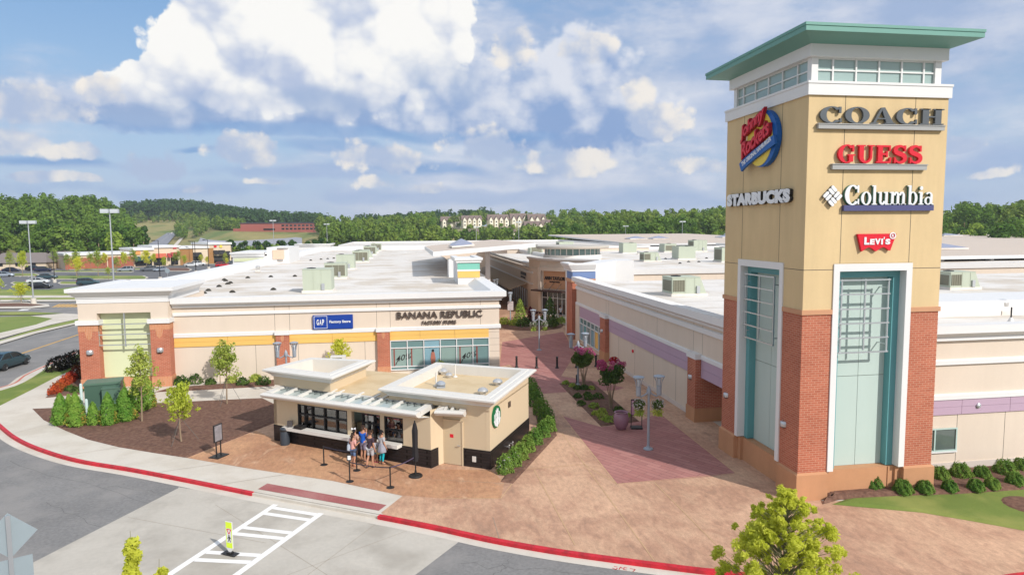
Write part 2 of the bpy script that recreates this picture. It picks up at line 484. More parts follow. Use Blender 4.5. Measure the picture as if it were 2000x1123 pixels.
CONC_ROAD = mat('concrete_road', alb(202, 195, 183, 0.80), 0.85, blotch=(0.30, 0.16), grain=(6, 0.12), bump=(40, 0.2), tint=(0.35, alb(166, 158, 146, 0.8), 0.6))
ASPHALT = mat('asphalt', alb(140, 138, 136, 0.76), 0.9, blotch=(0.25, 0.26), grain=(7, 0.42), bump=(60, 0.4), tint=(0.5, alb(162, 158, 154, 0.74), 0.7))
REDPAINT = mat('red_kerb_paint', alb(208, 40, 54, 0.85), 0.6, blotch=(1.2, 0.30), grain=(9, 0.30), tint=(2.2, alb(140, 40, 44), .6))
WPAINT = mat('white_road_paint', alb(246, 244, 240, 0.84), 0.75, blotch=(1.5, 0.06), grain=(22, 0.10))
YPAINT = mat('yellow_road_paint', alb(226, 178, 96, 0.8), 0.75, blotch=(1.0, 0.12))
MULCH = mat('bark_mulch', alb(112, 80, 66, 0.80), 0.95, blotch=(0.8, 0.22), grain=(7, 0.85), bump=(26, 1.0), tint=(4.5, alb(150, 116, 96, .8), .55))
GRASS = mat('lawn_grass', alb(122, 142, 62, 0.72), 0.95, blotch=(0.5, 0.20), grain=(22, 0.30), bump=(50, 0.8), tint=(0.35, alb(170, 172, 92, 0.7), 0.7))
AC_GREEN = mat('rooftop_unit_paint', alb(196, 204, 184, 0.78), 0.6, blotch=(0.8, 0.05), streak=(2, 0.05))
AC_GRILL = mat('condenser_fins', alb(150, 148, 128, 0.6), 0.7, grain=(20, 0.3))
WOOD_T = mat('bark_trunk', alb(168, 146, 120, 0.7), 0.9, blotch=(3, 0.2), grain=(20, 0.2))
LAMPGREY = mat('lamp_grey_paint', alb(172, 180, 190, 0.74), 0.4, metal=0.1, blotch=(3, 0.04))
RUBBER = mat('tyre_rubber', (0.02, 0.02, 0.02), 0.85, blotch=(6, 0.2))
# ================================================================== ground, roads, paving
def stamped(name, c1, c2, c3, k=.80):
    """Slate-stamped, stained concrete: patches of three colours at several scales, a slightly rippled face."""
    m = bpy.data.materials.new(name); m.use_nodes = True; t = m.node_tree; E.tree = t; p = t.nodes['Principled BSDF']
    p.inputs['Roughness'].default_value = .78; p.inputs['Specular IOR Level'].default_value = .3
    oc = t.nodes.new('ShaderNodeTexCoord').outputs['Object']
    st = (1.0, .45, 1)
    n1_, n2_, n3_, n4_ = e_noise(oc, .22, 6, .65, dist=.6), e_noise(oc, 1.1, 6, .68, stretch=st, dist=.8), e_noise(oc, 5.0, 5, .7, stretch=st), e_noise(oc, 18, 3, .7)
    c = e_mix(e_step(n1_ * .6 + n2_ * .4, .42, .58), c1, c2)
    c = e_mix(e_step(n2_ * .7 + n1_ * .3, .52, .70) * .75, c, c3)
    f = ((n3_ - .5) * 1.0 + (n4_ - .5) * .6 + (n2_ - .5) * .6) + 1.0
    mx = t.nodes.new('ShaderNodeMix'); mx.data_type = 'RGBA'; mx.blend_type = 'MULTIPLY'; mx.inputs[0].default_value = 1
    cc = t.nodes.new('ShaderNodeCombineColor')
    for q in range(3): t.links.new(f.s, cc.inputs[q])
    t.links.new(c.s, mx.inputs[6]); t.links.new(cc.outputs[0], mx.inputs[7]); t.links.new(mx.outputs[2], p.inputs['Base Color'])
    bn = t.nodes.new('ShaderNodeBump'); bn.inputs['Strength'].default_value = .45; bn.inputs['Distance'].default_value = .02
    t.links.new((n3_ + n4_ * .4).s, bn.inputs['Height']); t.links.new(bn.outputs[0], p.inputs['Normal'])
    MATS[name] = m; return m
PLAZA = stamped('stamped_concrete_tan', alb(214, 174, 144, .81), alb(190, 148, 122, .80), alb(148, 122, 104, .79))
PLAZA_W = stamped('stamped_concrete_warm', alb(208, 160, 122, .8), alb(184, 136, 104, .8), alb(216, 184, 152, .8))
PINK = brick_mat('stamped_concrete_rose', alb(188, 134, 126, 0.80), alb(172, 116, 110, 0.80), alb(140, 98, 92, 0.78), bw=1.3, bh=0.32, ms=0.014)
def _horizontal_brick(m):
    # lay the pattern in plan (x, y)
    t = m.node_tree
    b = next(n for n in t.nodes if n.type == 'TEX_BRICK'); tcn = next(n for n in t.nodes if n.type == 'TEX_COORD')
    mp = t.nodes.new('ShaderNodeMapping'); mp.inputs['Rotation'].default_value = (0, 0, RAD(56))
    t.links.new(tcn.outputs['Object'], mp.inputs['Vector']); t.links.new(mp.outputs[0], b.inputs['Vector'])
_horizontal_brick(PINK)
JOINT = mat('pavement_joint', alb(214, 178, 136, 0.8), 0.9, blotch=(2, 0.2))
JOINT_D = mat('pavement_joint_dark', alb(172, 158, 140, 0.75), 0.95, blotch=(2, 0.2))
FIELD = mat('dry_meadow', alb(176, 164, 104, 0.64), 0.95, blotch=(0.02, 0.3), grain=(0.12, 0.35), tint=(0.02, alb(116, 140, 70, 0.62), 0.95))
EARTH = mat('bare_earth', alb(196, 160, 116, 0.6), 0.95, blotch=(0.02, 0.2))

def sheet_mb(pts, z, th=0.0):
    mb = MB()
    if th: mb.prism(pts, z - th, z)
    else: mb.add([(p[0], p[1], z) for p in pts], [tuple(range(len(pts)))])
    return mb
def sheet(name, pts, z, m, kind='structure', th=0.0):
    mb = sheet_mb(pts, z, th)
    me = bpy.data.meshes.new(name)
    bm = bmesh.new()
    me.from_pydata(mb.v, [], mb.f); bm.from_mesh(me)
    bmesh.ops.triangulate(bm, faces=[f for f in bm.faces if len(f.verts) > 4])
    bmesh.ops.recalc_face_normals(bm, faces=bm.faces)
    if not th:
        for f in bm.faces:
            if f.normal.z < 0: f.normal_flip()
    bm.to_mesh(me); bm.free(); me.materials.append(m)
    o = bpy.data.objects.new(name, me); COL.objects.link(o); o['kind'] = kind
    return o
def px(pts, z=0.0):
    return [G(x, y, z).to_2d() for x, y in pts]
def smooth_line(pts, n=6):
    """Catmull-Rom through plan points."""
    P = [Vector((p[0], p[1])) for p in pts]; out = []
    for i in range(len(P) - 1):
        p0, p1, p2, p3 = P[max(i - 1, 0)], P[i], P[i + 1], P[min(i + 2, len(P) - 1)]
        for k in range(n):
            t = k / n
            out.append(0.5 * ((2 * p1) + (p2 - p0) * t + (2 * p0 - 5 * p1 + 4 * p2 - p3) * t * t + (3 * p1 - p0 - 3 * p2 + p3) * t ** 3))
    out.append(P[-1])
    return out
def offset_line(P, d):
    out = []
    for i, p in enumerate(P):
        t = (P[min(i + 1, len(P) - 1)] - P[max(i - 1, 0)]).normalized()
        out.append(p + Vector((t.y, -t.x)) * d)
    return out
def strip(name, P, a, b, z, m, kind='structure', z0=None):
    """A band between offsets a and b (to the right of travel) along a plan line."""
    A, B = offset_line(P, a), offset_line(P, b)
    mb = MB()
    if z0 is None:
        n = len(P)
        mb.add([(p.x, p.y, z) for p in A] + [(p.x, p.y, z) for p in B], [(i, i + 1, n + i + 1, n + i) for i in range(n - 1)])
    else:
        mb.loft([[(A[i].x, A[i].y, z0), (B[i].x, B[i].y, z0), (B[i].x, B[i].y, z), (A[i].x, A[i].y, z)] for i in range(len(P))])
    o = obj(name, mb, m); o['kind'] = kind
    if z0 is None:
        for pgn in o.data.polygons: pass
        if len(o.data.polygons) and o.data.polygons[0].normal.z < 0:
            o.data.flip_normals()
    return o
ROAD_Z = -0.15
# kerb line: from the road at upper left, round the point of the pavement, along the kiosk, past the tower
kerb_left = px([(330, 612), (240, 650), (152, 687), (60, 728), (0, 757)])
kerb_tip = [Vector((-37.6, 51.5)), Vector((-36.2, 48.6)), Vector((-31.5, 46.9))]
kerb_a = px([(0, 827), (30, 851), (76, 873), (153, 896), (260, 914), (366, 934), (496, 960)])
kerb_mid = px([(545, 969), (640, 986)])
kerb_b = px([(742, 1004), (800, 1015), (860, 1027), (961, 1049), (1074, 1069), (1193, 1086), (1358, 1107), (1419, 1113)])
kerb_c = [Vector((13.4, 19.8)), Vector((15.6, 19.0)), Vector((17.6, 18.85)), Vector((19.4, 19.0)), Vector((21.0, 19.12)), Vector((24, 18.9)), Vector((34, 17.0)), Vector((60, 10))]
L_left = smooth_line(kerb_left + kerb_tip + kerb_a[:1])
L_a = smooth_line(kerb_a)
L_mid = smooth_line([kerb_a[-1]] + kerb_mid + [kerb_b[0]], 3)
L_b = smooth_line(kerb_b + kerb_c)
ring = L_left[:-1] + L_a[:-1] + L_mid[1:-1] + L_b
land = ring + [Vector((140, 45)), Vector((260, 150)), Vector((220, 330)), Vector((-60, 330)), Vector((-30, 150)), Vector((-26, 100))]
sheet('pavement', land, 0.0, CONC)
strip('red_kerb', L_a, -0.02, 0.17, 0.006, REDPAINT, z0=ROAD_Z - 0.05)
strip('red_kerb', L_b, -0.02, 0.19, 0.006, REDPAINT, z0=ROAD_Z - 0.05)
strip('red_kerb', L_left, -0.02, 0.16, 0.006, mat('faded_red_kerb', alb(206, 120, 104, 0.8), 0.8, blotch=(0.6, 0.3), grain=(8, 0.2)), z0=ROAD_Z - 0.05)
strip('kerb_ramp', L_mid, -0.02, 0.12, -0.02, CONC, z0=ROAD_Z - 0.05)
full = L_left[:-1] + L_a[:-1] + L_mid[:-1] + L_b
strip('gutter', full, 0.12, 0.62, ROAD_Z + 0.008, CONC)
# roads
road = [Vector((-400, 330)), Vector((-400, -40)), Vector((90, -40)), Vector((90, 40)), Vector((140, 45)), Vector((120, 70)), Vector((-5, 45)), Vector((-20, 100)), Vector((-26, 330))]
sheet('road', road, ROAD_Z, ASPHALT)
crossing = px([(349, 951), (500, 974), (640, 999), (760, 1020), (897, 1052)], ROAD_Z) + px([(897, 1057), (810, 1123), (620, 1330), (-560, 1330), (0, 1131), (348, 953)], ROAD_Z)
sheet('road_crossing_slab', crossing, ROAD_Z + 0.004, CONC_ROAD)
# crossing markings: two rails and pairs of bars
A0, A1 = G(541.7, 983, ROAD_Z).to_2d(), G(329, 1123, ROAD_Z).to_2d()
B0, B1 = G(630.5, 1000, ROAD_Z).to_2d(), G(461, 1123, ROAD_Z).to_2d()
da, db = (A1 - A0).normalized(), (B1 - B0).normalized()
LA, LB = (A1 - A0).length, (B1 - B0).length
mk = MB(); zc = ROAD_Z + 0.013
def bar(p, q, w, mb, z):
    d = (q - p).normalized(); n = Vector((-d.y, d.x)) * (w / 2)
    mb.add([(*(p - n), z), (*(q - n), z), (*(q + n), z), (*(p + n), z)], [(0, 1, 2, 3)])
bar(A0 + da * .12, A0 + da * (LA * 1.8), 0.27, mk, zc)
bar(B0 + db * .12, B0 + db * (LB * 1.9), 0.27, mk, zc)
for fa in (0.07, 0.165, 0.385, 0.475, 0.725, 0.82, 1.06, 1.15, 1.40, 1.50):
    p = A0 + da * (LA * fa) ; q = B0 + db * (LB * (fa - 0.015) * 1.03)
    d = (q - p).normalized()
    bar(p + d * 0.14, q - d * 0.14, 0.26, mk, zc)
o = obj('crosswalk_marking', mk, WPAINT, recalc=False); o['kind'] = 'structure'
# slab joints on the crossing
jm = MB()
for a, b in (((420, 985), (640, 1123)), ((735, 1022), (600, 1123)), ((560, 1123), (1000, 960)), ((250, 1010), (520, 1060))):
    bar(G(*a, ROAD_Z).to_2d(), G(*b, ROAD_Z).to_2d(), 0.018, jm, ROAD_Z + 0.0075)
o = obj('slab_joint', jm, JOINT_D, recalc=False); o['kind'] = 'structure'
# cracks and sealed joints in the asphalt
cr = MB(); crr = np.random.default_rng(8)
for a, b in (((20, 900), (300, 985)), ((90, 980), (230, 1040)), ((900, 1100), (1150, 1118)), ((210, 950), (330, 965)), ((1000, 1085), (960, 1123)), ((60, 700), (150, 668))):
    p, q = G(*a, ROAD_Z).to_2d(), G(*b, ROAD_Z).to_2d(); n_ = 9; nrm_ = Vector((-(q - p).y, (q - p).x)).normalized(); last = p
    for i in range(1, n_ + 1):
        c = p.lerp(q, i / n_) + nrm_ * float(crr.normal(0, .10)); bar(last, c, .010 + .008 * float(crr.uniform()), cr, ROAD_Z + .003); last = c
o = obj('road_crack', cr, mat('crack_tar', (.09, .088, .086), .9, blotch=(3, .3)), recalc=False); o['kind'] = 'structure'
# plaza of stamped concrete
plaza = px([(365, 894), (488, 915), (650, 939), (786, 968), (744, 1001)]) + offset_line(L_b, -0.03)[1:-13]
plaza += px([(2200, 1078), (2010, 1035), (1800, 994), (1660, 976), (1612, 980)]) + [Vector((17.6, 26.3)), Vector((17.6, 33.5)), Vector((18.5, 36)), Vector((18.5, 69)), Vector((19.8, 88)), Vector((17.9, 95)), Vector((17.9, 200)), Vector((7.6, 200)), Vector((7.6, 54.5))]
plaza += px([(970, 745), (735, 745), (540, 805), (536, 826), (500, 840)])
sheet('plaza', plaza, 0.004, PLAZA)
sheet('plaza_warm_patch', px([(366, 894), (500, 841), (537, 858), (700, 889), (842, 916), (958, 918), (985, 942), (978, 973), (860, 973), (786, 967), (650, 938), (488, 914)]), 0.008, PLAZA_W)
rose = [
    [(1098, 812), (1174, 834), (1228, 826), (1250, 822), (1287, 806), (1437, 924), (1391, 930), (1205, 945)],
    [(981, 668), (1100, 648), (1124, 690), (1096, 735), (1158, 744), (1220, 757), (1205, 762), (1102, 766), (1061, 769), (1034, 739), (995, 712), (976, 716)],
    [(979, 640), (985, 622), (1010, 618), (1000, 635)],
]
for poly in rose:
    sheet('rose_paving', px(poly), 0.008, PINK)
# tactile strip and the pale pavement edge
sheet('tactile_paving', px([(522, 944), (755, 986), (740, 997), (504, 955)]), 0.012, mat('tactile_red', alb(178, 104, 102, 0.75), 0.85, blotch=(0.8, 0.14), grain=(16, 0.35), bump=(30, 1.0), tint=(0.4, alb(190, 134, 128), 0.8)))
jm = MB()
for a, b in (((1098, 847), (1278, 1095)), ((1043, 917), (1123, 1064)), ((1278, 942), (1420, 1085)), ((1028, 916), (1141, 907)), ((1205, 945), (1141, 907)), ((978, 973), (1000, 945)), ((860, 973), (978, 973)),
             ((1205, 945), (1440, 924)), ((1098, 812), (1205, 945)), ((1287, 806), (1437, 924)), ((1061, 769), (1098, 812))):
    bar(G(*a).to_2d(), G(*b).to_2d(), 0.035, jm, 0.0135)
o = obj('pavement_joint', jm, JOINT, recalc=False); o['kind'] = 'structure'
jm = MB()
for a, b in (((975, 1051), (963, 1010)), ((1000, 945), (820, 935)), ((30, 845), (150, 815)), ((128, 889), (232, 874)), ((310, 922), (430, 905)), ((430, 946), (560, 926))):
    bar(G(*a).to_2d(), G(*b).to_2d(), 0.02, jm, 0.0125)
o = obj('pavement_joint', jm, JOINT_D, recalc=False); o['kind'] = 'structure'
# small red utility marks sprayed on the gutter
um_ = MB()
for seg in (((1196, 1109), (1203, 1112)), ((1203, 1112), (1206, 1109)), ((1199, 1106), (1206, 1107)), ((1209, 1112), (1212, 1107)), ((1212, 1107), (1216, 1110)), ((1218, 1112), (1224, 1113)), ((1219, 1108), (1225, 1109)), ((1218, 1112), (1219, 1108)), ((1230, 1110), (1241, 1112)), ((1241, 1112), (1236, 1116))):
    bar(G(*seg[0], ROAD_Z).to_2d(), G(*seg[1], ROAD_Z).to_2d(), .035, um_, ROAD_Z + .0125)
o = obj('sprayed_mark', um_, REDPAINT, recalc=False); o['kind'] = 'structure'
# mulch beds and lawns: low mounds with soft edges
def mound(name, pts, z, m, h=0.10, inset=0.35, kind='structure'):
    P = [Vector((p[0], p[1])) for p in pts]
    mb = MB(); n = len(P)
    area = sum(P[i].x * P[(i + 1) % n].y - P[(i + 1) % n].x * P[i].y for i in range(n))
    if area < 0: P = P[::-1]
    I = []
    for i in range(n):
        d1 = (P[i] - P[i - 1]).normalized(); d2 = (P[(i + 1) % n] - P[i]).normalized()
        n1, n2 = Vector((-d1.y, d1.x)), Vector((-d2.y, d2.x))
        I.append(P[i] + (n1 + n2) / max(0.35, 1 + n1.dot(n2)) * inset)
    mb.add([(p.x, p.y, z) for p in P] + [(p.x, p.y, z + h) for p in I],
           [(i, (i + 1) % n, n + (i + 1) % n, n + i) for i in range(n)] + [tuple(range(n, 2 * n))])
    o = obj(name, mb, m)
    o['kind'] = kind
    bm = bmesh.new(); bm.from_mesh(o.data)
    bmesh.ops.triangulate(bm, faces=[f for f in bm.faces if len(f.verts) > 4])
    for f in bm.faces:
        if f.normal.z < 0: f.normal_flip()
    bm.to_mesh(o.data); bm.free()
    return o
bed = px([(63, 798), (85, 820), (128, 841), (171, 858), (232, 873), (305, 885), (365, 894), (430, 868), (500, 840), (536, 826), (538, 790), (512, 777), (385, 783), (160, 794)])
mound('mulch_bed', bed, 0.002, MULCH, 0.06, 0.25)
mound('mulch_bed', px([(300, 766), (407, 761), (535, 754), (545, 741), (333, 757)]), 0.002, MULCH, 0.06, 0.2)
mound('mulch_bed', px([(88, 777), (158, 770), (158, 725), (140, 735)]), 0.002, MULCH, 0.06, 0.2)
mound('mulch_bed', px([(1092, 749), (1156, 745), (1249, 823), (1174, 833)]), 0.008, MULCH, 0.08, 0.15)
mound('mulch_bed', px([(977, 941), (1002, 944), (1088, 850), (1044, 760), (1033, 760), (1052, 836)]), 0.008, MULCH, 0.06, 0.12)
mound('mulch_bed', [Vector((15.05 + 3.95 * math.cos(t), 80.6 + 4.3 * math.sin(t))) for t in (2 * math.pi * k / 28 for k in range(28))], 0.008, MULCH, 0.22, 0.5)
mound('mulch_bed', px([(1606, 985), (1640, 976), (1760, 973), (1880, 969), (2010, 960), (2200, 945)]) + [Vector((38, 28.05)), Vector((23.45, 28.05)), Vector((23.4, 26.6)), Vector((17.95, 26.6)), Vector((17.9, 25.9))], 0.014, MULCH, 0.20, 0.30)
mound('lawn', px([(1625, 985), (1800, 1001), (1900, 1018), (2010, 1038), (2200, 1075), (2200, 938), (2010, 952), (1880, 961), (1760, 966), (1660, 972)]), 0.010, GRASS, 0.07, 0.25)
mound('mulch_bed', [G(2012, 990).to_2d() + Vector((1.1 * math.cos(t), 1.1 * math.sin(t))) for t in (2 * math.pi * k / 16 for k in range(16))], 0.05, MULCH, 0.07, 0.2)
# lawn between the left road and the pavement
lawn_l = [p + Vector((0.0, 0)) for p in offset_line(smooth_line(px([(152, 689), (90, 717), (0, 761)]) + [Vector((-36.6, 52.6))]), -0.25)] + px([(0, 792), (60, 762), (110, 736), (152, 718)])
mound('lawn', lawn_l, 0.003, GRASS, 0.06, 0.3)
# ================================================================== lettering
def glyph_stroke(pts, ws):
    """Outline polygon of a stroke with a width at each point."""
    P = [Vector(p) for p in pts]; L = []; Rr = []
    for i, p in enumerate(P):
        t = (P[min(i + 1, len(P) - 1)] - P[max(i - 1, 0)]).normalized()
        n = Vector((-t.y, t.x)) * (ws[i] / 2)
        L.append(p + n); Rr.append(p - n)
    return [(q.x, q.y) for q in L + Rr[::-1]]
def arc(cx, cy, rx, ry, a0, a1, n=14):
    return [(cx + rx * math.cos(RAD(a0 + (a1 - a0) * i / n)), cy + ry * math.sin(RAD(a0 + (a1 - a0) * i / n))) for i in range(n + 1)]
def ringp(cx, cy, rx, ry, tx, ty, a0, a1, n=16):
    return arc(cx, cy, rx, ry, a0, a1, n) + arc(cx, cy, rx - tx, ry - ty, a1, a0, n)
def rect(x0, y0, x1, y1): return [(x0, y0), (x1, y0), (x1, y1), (x0, y1)]
def serif_glyph(c):
    """Slab-serif capital or small letter in a unit-high box: (width, polygons)."""
    if c == 'C': return 1.0, [ringp(.5, .5, .5, .52, .27, .07, 42, 318, 30), rect(.80, .62, .90, 1.0), rect(.84, .02, .92, .30)]
    if c == 'G': return 1.0, [ringp(.5, .5, .5, .52, .26, .07, 42, 300, 30), rect(.80, .62, .90, 1.0), rect(.62, .06, .86, .46), rect(.54, .40, .98, .47)]
    if c == 'O': return 1.06, [ringp(.53, .5, .53, .52, .27, .07, -1, 181, 20), ringp(.53, .5, .53, .52, .27, .07, 179, 361, 20)]
    if c == 'A': return 1.06, [[(.08, .0), (.20, .0), (.54, 1.0), (.44, 1.0)], [(.44, 1.0), (.60, 1.02), (1.02, .0), (.70, .0)], rect(.27, .28, .74, .36), rect(0, 0, .34, .06), rect(.60, 0, 1.08, .06)]
    if c == 'H': return 1.06, [rect(.10, 0, .38, 1), rect(.66, 0, .94, 1), rect(.36, .45, .68, .54), rect(0, 0, .46, .07), rect(.58, 0, 1.06, .07), rect(0, .93, .46, 1), rect(.58, .93, 1.06, 1)]
    if c == 'U': return 1.0, [rect(.10, .36, .36, 1), rect(.74, .36, .86, 1), ringp(.48, .38, .38, .40, .26, .12, 180, 290, 14), ringp(.48, .38, .38, .40, .12, .12, 288, 361, 10), rect(0, .93, .46, 1), rect(.62, .93, .98, 1)]
    if c == 'E': return .88, [rect(.09, 0, .36, 1), rect(0, 0, .84, .10), rect(0, .90, .82, 1), rect(.3, .45, .64, .55), rect(.56, .33, .66, .67), [(.74, 0), (.84, 0), (.88, .32), (.78, .32)], rect(.73, .68, .82, 1)]
    if c == 'S': return .82, [glyph_stroke(arc(.40, .74, .27, .22, 25, 215, 14) + arc(.41, .27, .28, .23, 60, -160, 16), [.10 + .16 * math.sin(math.pi * i / 31) ** 2 for i in range(32)]), rect(.64, .66, .74, 1.0), rect(.06, 0, .15, .34)]
    if c == 'o': return .66, [ringp(.33, .33, .33, .345, .17, .05, -1, 181, 16), ringp(.33, .33, .33, .345, .17, .05, 179, 361, 16)]
    if c == 'l': return .34, [rect(.09, 0, .25, 1), rect(0, 0, .34, .05), rect(.0, .94, .2, 1)]
    if c == 'i': return .34, [rect(.09, 0, .25, .66), rect(0, 0, .34, .05), rect(0, .60, .2, .66), arc(.17, .86, .10, .10, 0, 340, 12)]
    if c == 'u': return .74, [rect(.09, .2, .24, .66), rect(.48, 0, .64, .66), ringp(.30, .22, .21, .23, .14, .09, 180, 350, 12), rect(0, .60, .2, .66), rect(.40, .60, .6, .66), rect(.5, 0, .74, .05)]
    if c == 'm': return 1.12, [rect(.09, 0, .25, .66), rect(.46, 0, .62, .46), rect(.83, 0, .99, .46), ringp(.42, .45, .2, .22, .14, .08, 0, 170, 12), ringp(.79, .45, .2, .22, .14, .08, 0, 170, 12), rect(0, 0, .33, .05), rect(.40, 0, .69, .05), rect(.77, 0, 1.07, .05), rect(0, .60, .2, .66)]
    if c == 'b': return .70, [rect(.09, 0, .24, 1), rect(0, .94, .2, 1), ringp(.36, .33, .31, .345, .16, .05, -150, 150, 24)]
    if c == 'a': return .62, [ringp(.26, .2, .25, .21, .13, .05, -1, 181, 12), ringp(.26, .2, .25, .21, .13, .05, 179, 361, 12), rect(.40, .04, .54, .48), ringp(.30, .46, .24, .20, .13, .06, 0, 150, 12), rect(.5, 0, .62, .05)]
    return .4, []
def serif_word(text, gap=0.10):
    x = 0; out = []
    for c in text:
        w, ps = serif_glyph(c)
        out += [[(q[0] + x, q[1]) for q in p] for p in ps]; x += w + gap
    return x - gap, out
def font_mesh(text, bold=0.0, shear=0.0, space=1.0):
    cu = bpy.data.curves.new('lettering', 'FONT'); cu.body = text
    cu.size = 1.0; cu.offset = bold; cu.shear = shear; cu.space_character = space; cu.resolution_u = 3
    cu.fill_mode = 'FRONT'
    o = bpy.data.objects.new('lettering', cu); COL.objects.link(o)
    dg = bpy.context.evaluated_depsgraph_get()
    me = bpy.data.meshes.new_from_object(o.evaluated_get(dg))
    vs = [v.co.copy() for v in me.vertices]; fs = [tuple(p.vertices) for p in me.polygons]
    bpy.data.objects.remove(o); bpy.data.curves.remove(cu); bpy.data.meshes.remove(me)
    return vs, fs
def font_solid(mb, text, O, U, V, N, u0, v0, u1, v1, n0, n1, bold=0.0, shear=0.0, space=1.0, mi=0, rot=0.0, fit=True):
    """Letters filled into the rectangle, n0..n1 thick. mi = face material, mi+1 side if used."""
    vs, fs = font_mesh(text, bold, shear, space)
    xs = [v.x for v in vs]; ys = [v.y for v in vs]
    sx = (u1 - u0) / (max(xs) - min(xs)); sy = (v1 - v0) / (max(ys) - min(ys))
    mx, my = min(xs), min(ys)
    cr, sr = math.cos(rot), math.sin(rot)
    def P(v, n):
        a, b = (v.x - mx) * sx, (v.y - my) * sy
        return O + U * (u0 + a * cr - b * sr) + V * (v0 + a * sr + b * cr) + N * n
    n = len(vs)
    edge = {}
    for f in fs:
        for i in range(len(f)):
            a, b = f[i], f[(i + 1) % len(f)]
            edge[(a, b)] = 1
    side = [(a, b, b + n, a + n) for (a, b) in edge if (b, a) not in edge]
    mb.add([P(v, n0) for v in vs] + [P(v, n1) for v in vs], [tuple(i + n for i in f) for f in fs] + [f[::-1] for f in fs] + side, mi)
    return mb
def polys_solid(mb, polys, O, U, V, N, u0, v0, u1, v1, w, h, n0, n1, mi=0):
    sx, sy = (u1 - u0) / w, (v1 - v0) / h
    for k, p in enumerate(polys):
        mb.frame_prism(O, U, V, N, [(u0 + a * sx, v0 + b * sy) for a, b in p], n0, n1 + 0.0015 * (k % 5), mi)
    return mb
X3, Y3, Z3 = Vector((1, 0, 0)), Vector((0, 1, 0)), Vector((0, 0, 1))

# ================================================================== the sign tower
TX0, TX1, TY0, TY1 = 16.68, 23.24, 26.04, 33.2
tower = thing('sign_tower', 'tall square tan and brick tower with a flat green roof and teal niches', 'tower', (19.96, 29.6, 0))
# corner blocks: footprint rectangles at the four corners
CX = ((TX0, 18.06), (21.82, TX1)); CY = ((TY0, 27.54), (31.65, TY1))
br, st, pl, cap = MB(), MB(), MB(), MB()
for (xa, xb) in CX:
    for (ya, yb) in CY:
        br.box(xa, ya, 1.2, xb, yb, 8.30)
        st.box(xa, ya, 8.30, xb, yb, 10.38)
        pl.box(xa - .10 if xa == TX0 else xa - .02, ya - .10 if ya == TY0 else ya - .02, -.1, xb + .10 if xb == TX1 else xb + .02, yb + .10 if yb == TY1 else yb + .02, 1.16)
        pl.loft([[(xa - .10 if xa == TX0 else xa - .02, ya - .10 if ya == TY0 else ya - .02, 1.16), (xb + .10 if xb == TX1 else xb + .02, ya - .10 if ya == TY0 else ya - .02, 1.16), (xb + .10 if xb == TX1 else xb + .02, yb + .10 if yb == TY1 else yb + .02, 1.16), (xa - .10 if xa == TX0 else xa - .02, yb + .10 if yb == TY1 else yb + .02, 1.16)],
                 [(xa + .01, ya + .01, 1.25), (xb - .01, ya + .01, 1.25), (xb - .01, yb - .01, 1.25), (xa + .01, yb - .01, 1.25)]])
        cap.box(xa - .06 if xa == TX0 else xa + .003, ya - .06 if ya == TY0 else ya + .003, 8.22, xb + .06 if xb == TX1 else xb - .003, yb + .06 if yb == TY1 else yb - .003, 8.42)
st.box(TX0, TY0, 10.38, TX1, TY1, 17.45)
# rear and right sides between the corner blocks, and the core behind the niches
st.box(18.06, 32.9, 1.2, 21.82, 33.15, 10.38); st.box(22.9, 27.54, 1.2, 23.19, 31.65, 10.38)
pl.box(18.0, 32.8, -.1, 21.9, 33.22, 1.2); pl.box(22.8, 27.5, -.1, 23.26, 31.7, 1.2)
# plinth under the niches, stepping inwards
pl.box(18.0, 26.30, -.1, 21.88, 27.3, 1.18); pl.box(18.0, 26.16, -.1, 18.34, 27.3, 1.20); pl.box(21.54, 26.16, -.1, 21.88, 27.3, 1.20)
pl.box(18.34, 26.26, -.1, 18.62, 27.3, 1.19); pl.box(21.26, 26.26, -.1, 21.54, 27.3, 1.19)
pl.box(16.94, 27.48, -.1, 17.9, 31.71, 1.18); pl.box(16.80, 27.48, -.1, 17.9, 27.85, 1.20); pl.box(16.80, 31.34, -.1, 17.9, 31.71, 1.20)
obj_pieces('brick_pier', br, BRICK, tower); obj('wall', st, STUCCO_TAN, tower); obj('plinth', pl, PLINTH, tower, smooth=20)
obj_pieces('brick_cap', cap, mat('cast_stone_cap', alb(214, 160, 122), 0.8, blotch=(1, .08)), tower)
# fine control joints in the render
sm = MB()
for x in (18.36, 21.66): sm.box(x - .012, TY0 - .004, 10.4, x + .012, TY0, 17.45)
for y in (28.0, 31.4): sm.box(TX0 - .004, y - .012, 10.4, TX0, y + .012, 17.45)
for (xa, xb) in CX: sm.box(xa, TY0 - .004, 10.13, xb, TY0, 10.155)
for (ya, yb) in CY: sm.box(TX0 - .004, ya, 10.13, TX0, yb, 10.155)
sm.box(18.06, TY0 - .004, 10.40, 21.82, TY0, 10.41)
obj('control_joint', sm, SEAM, tower)
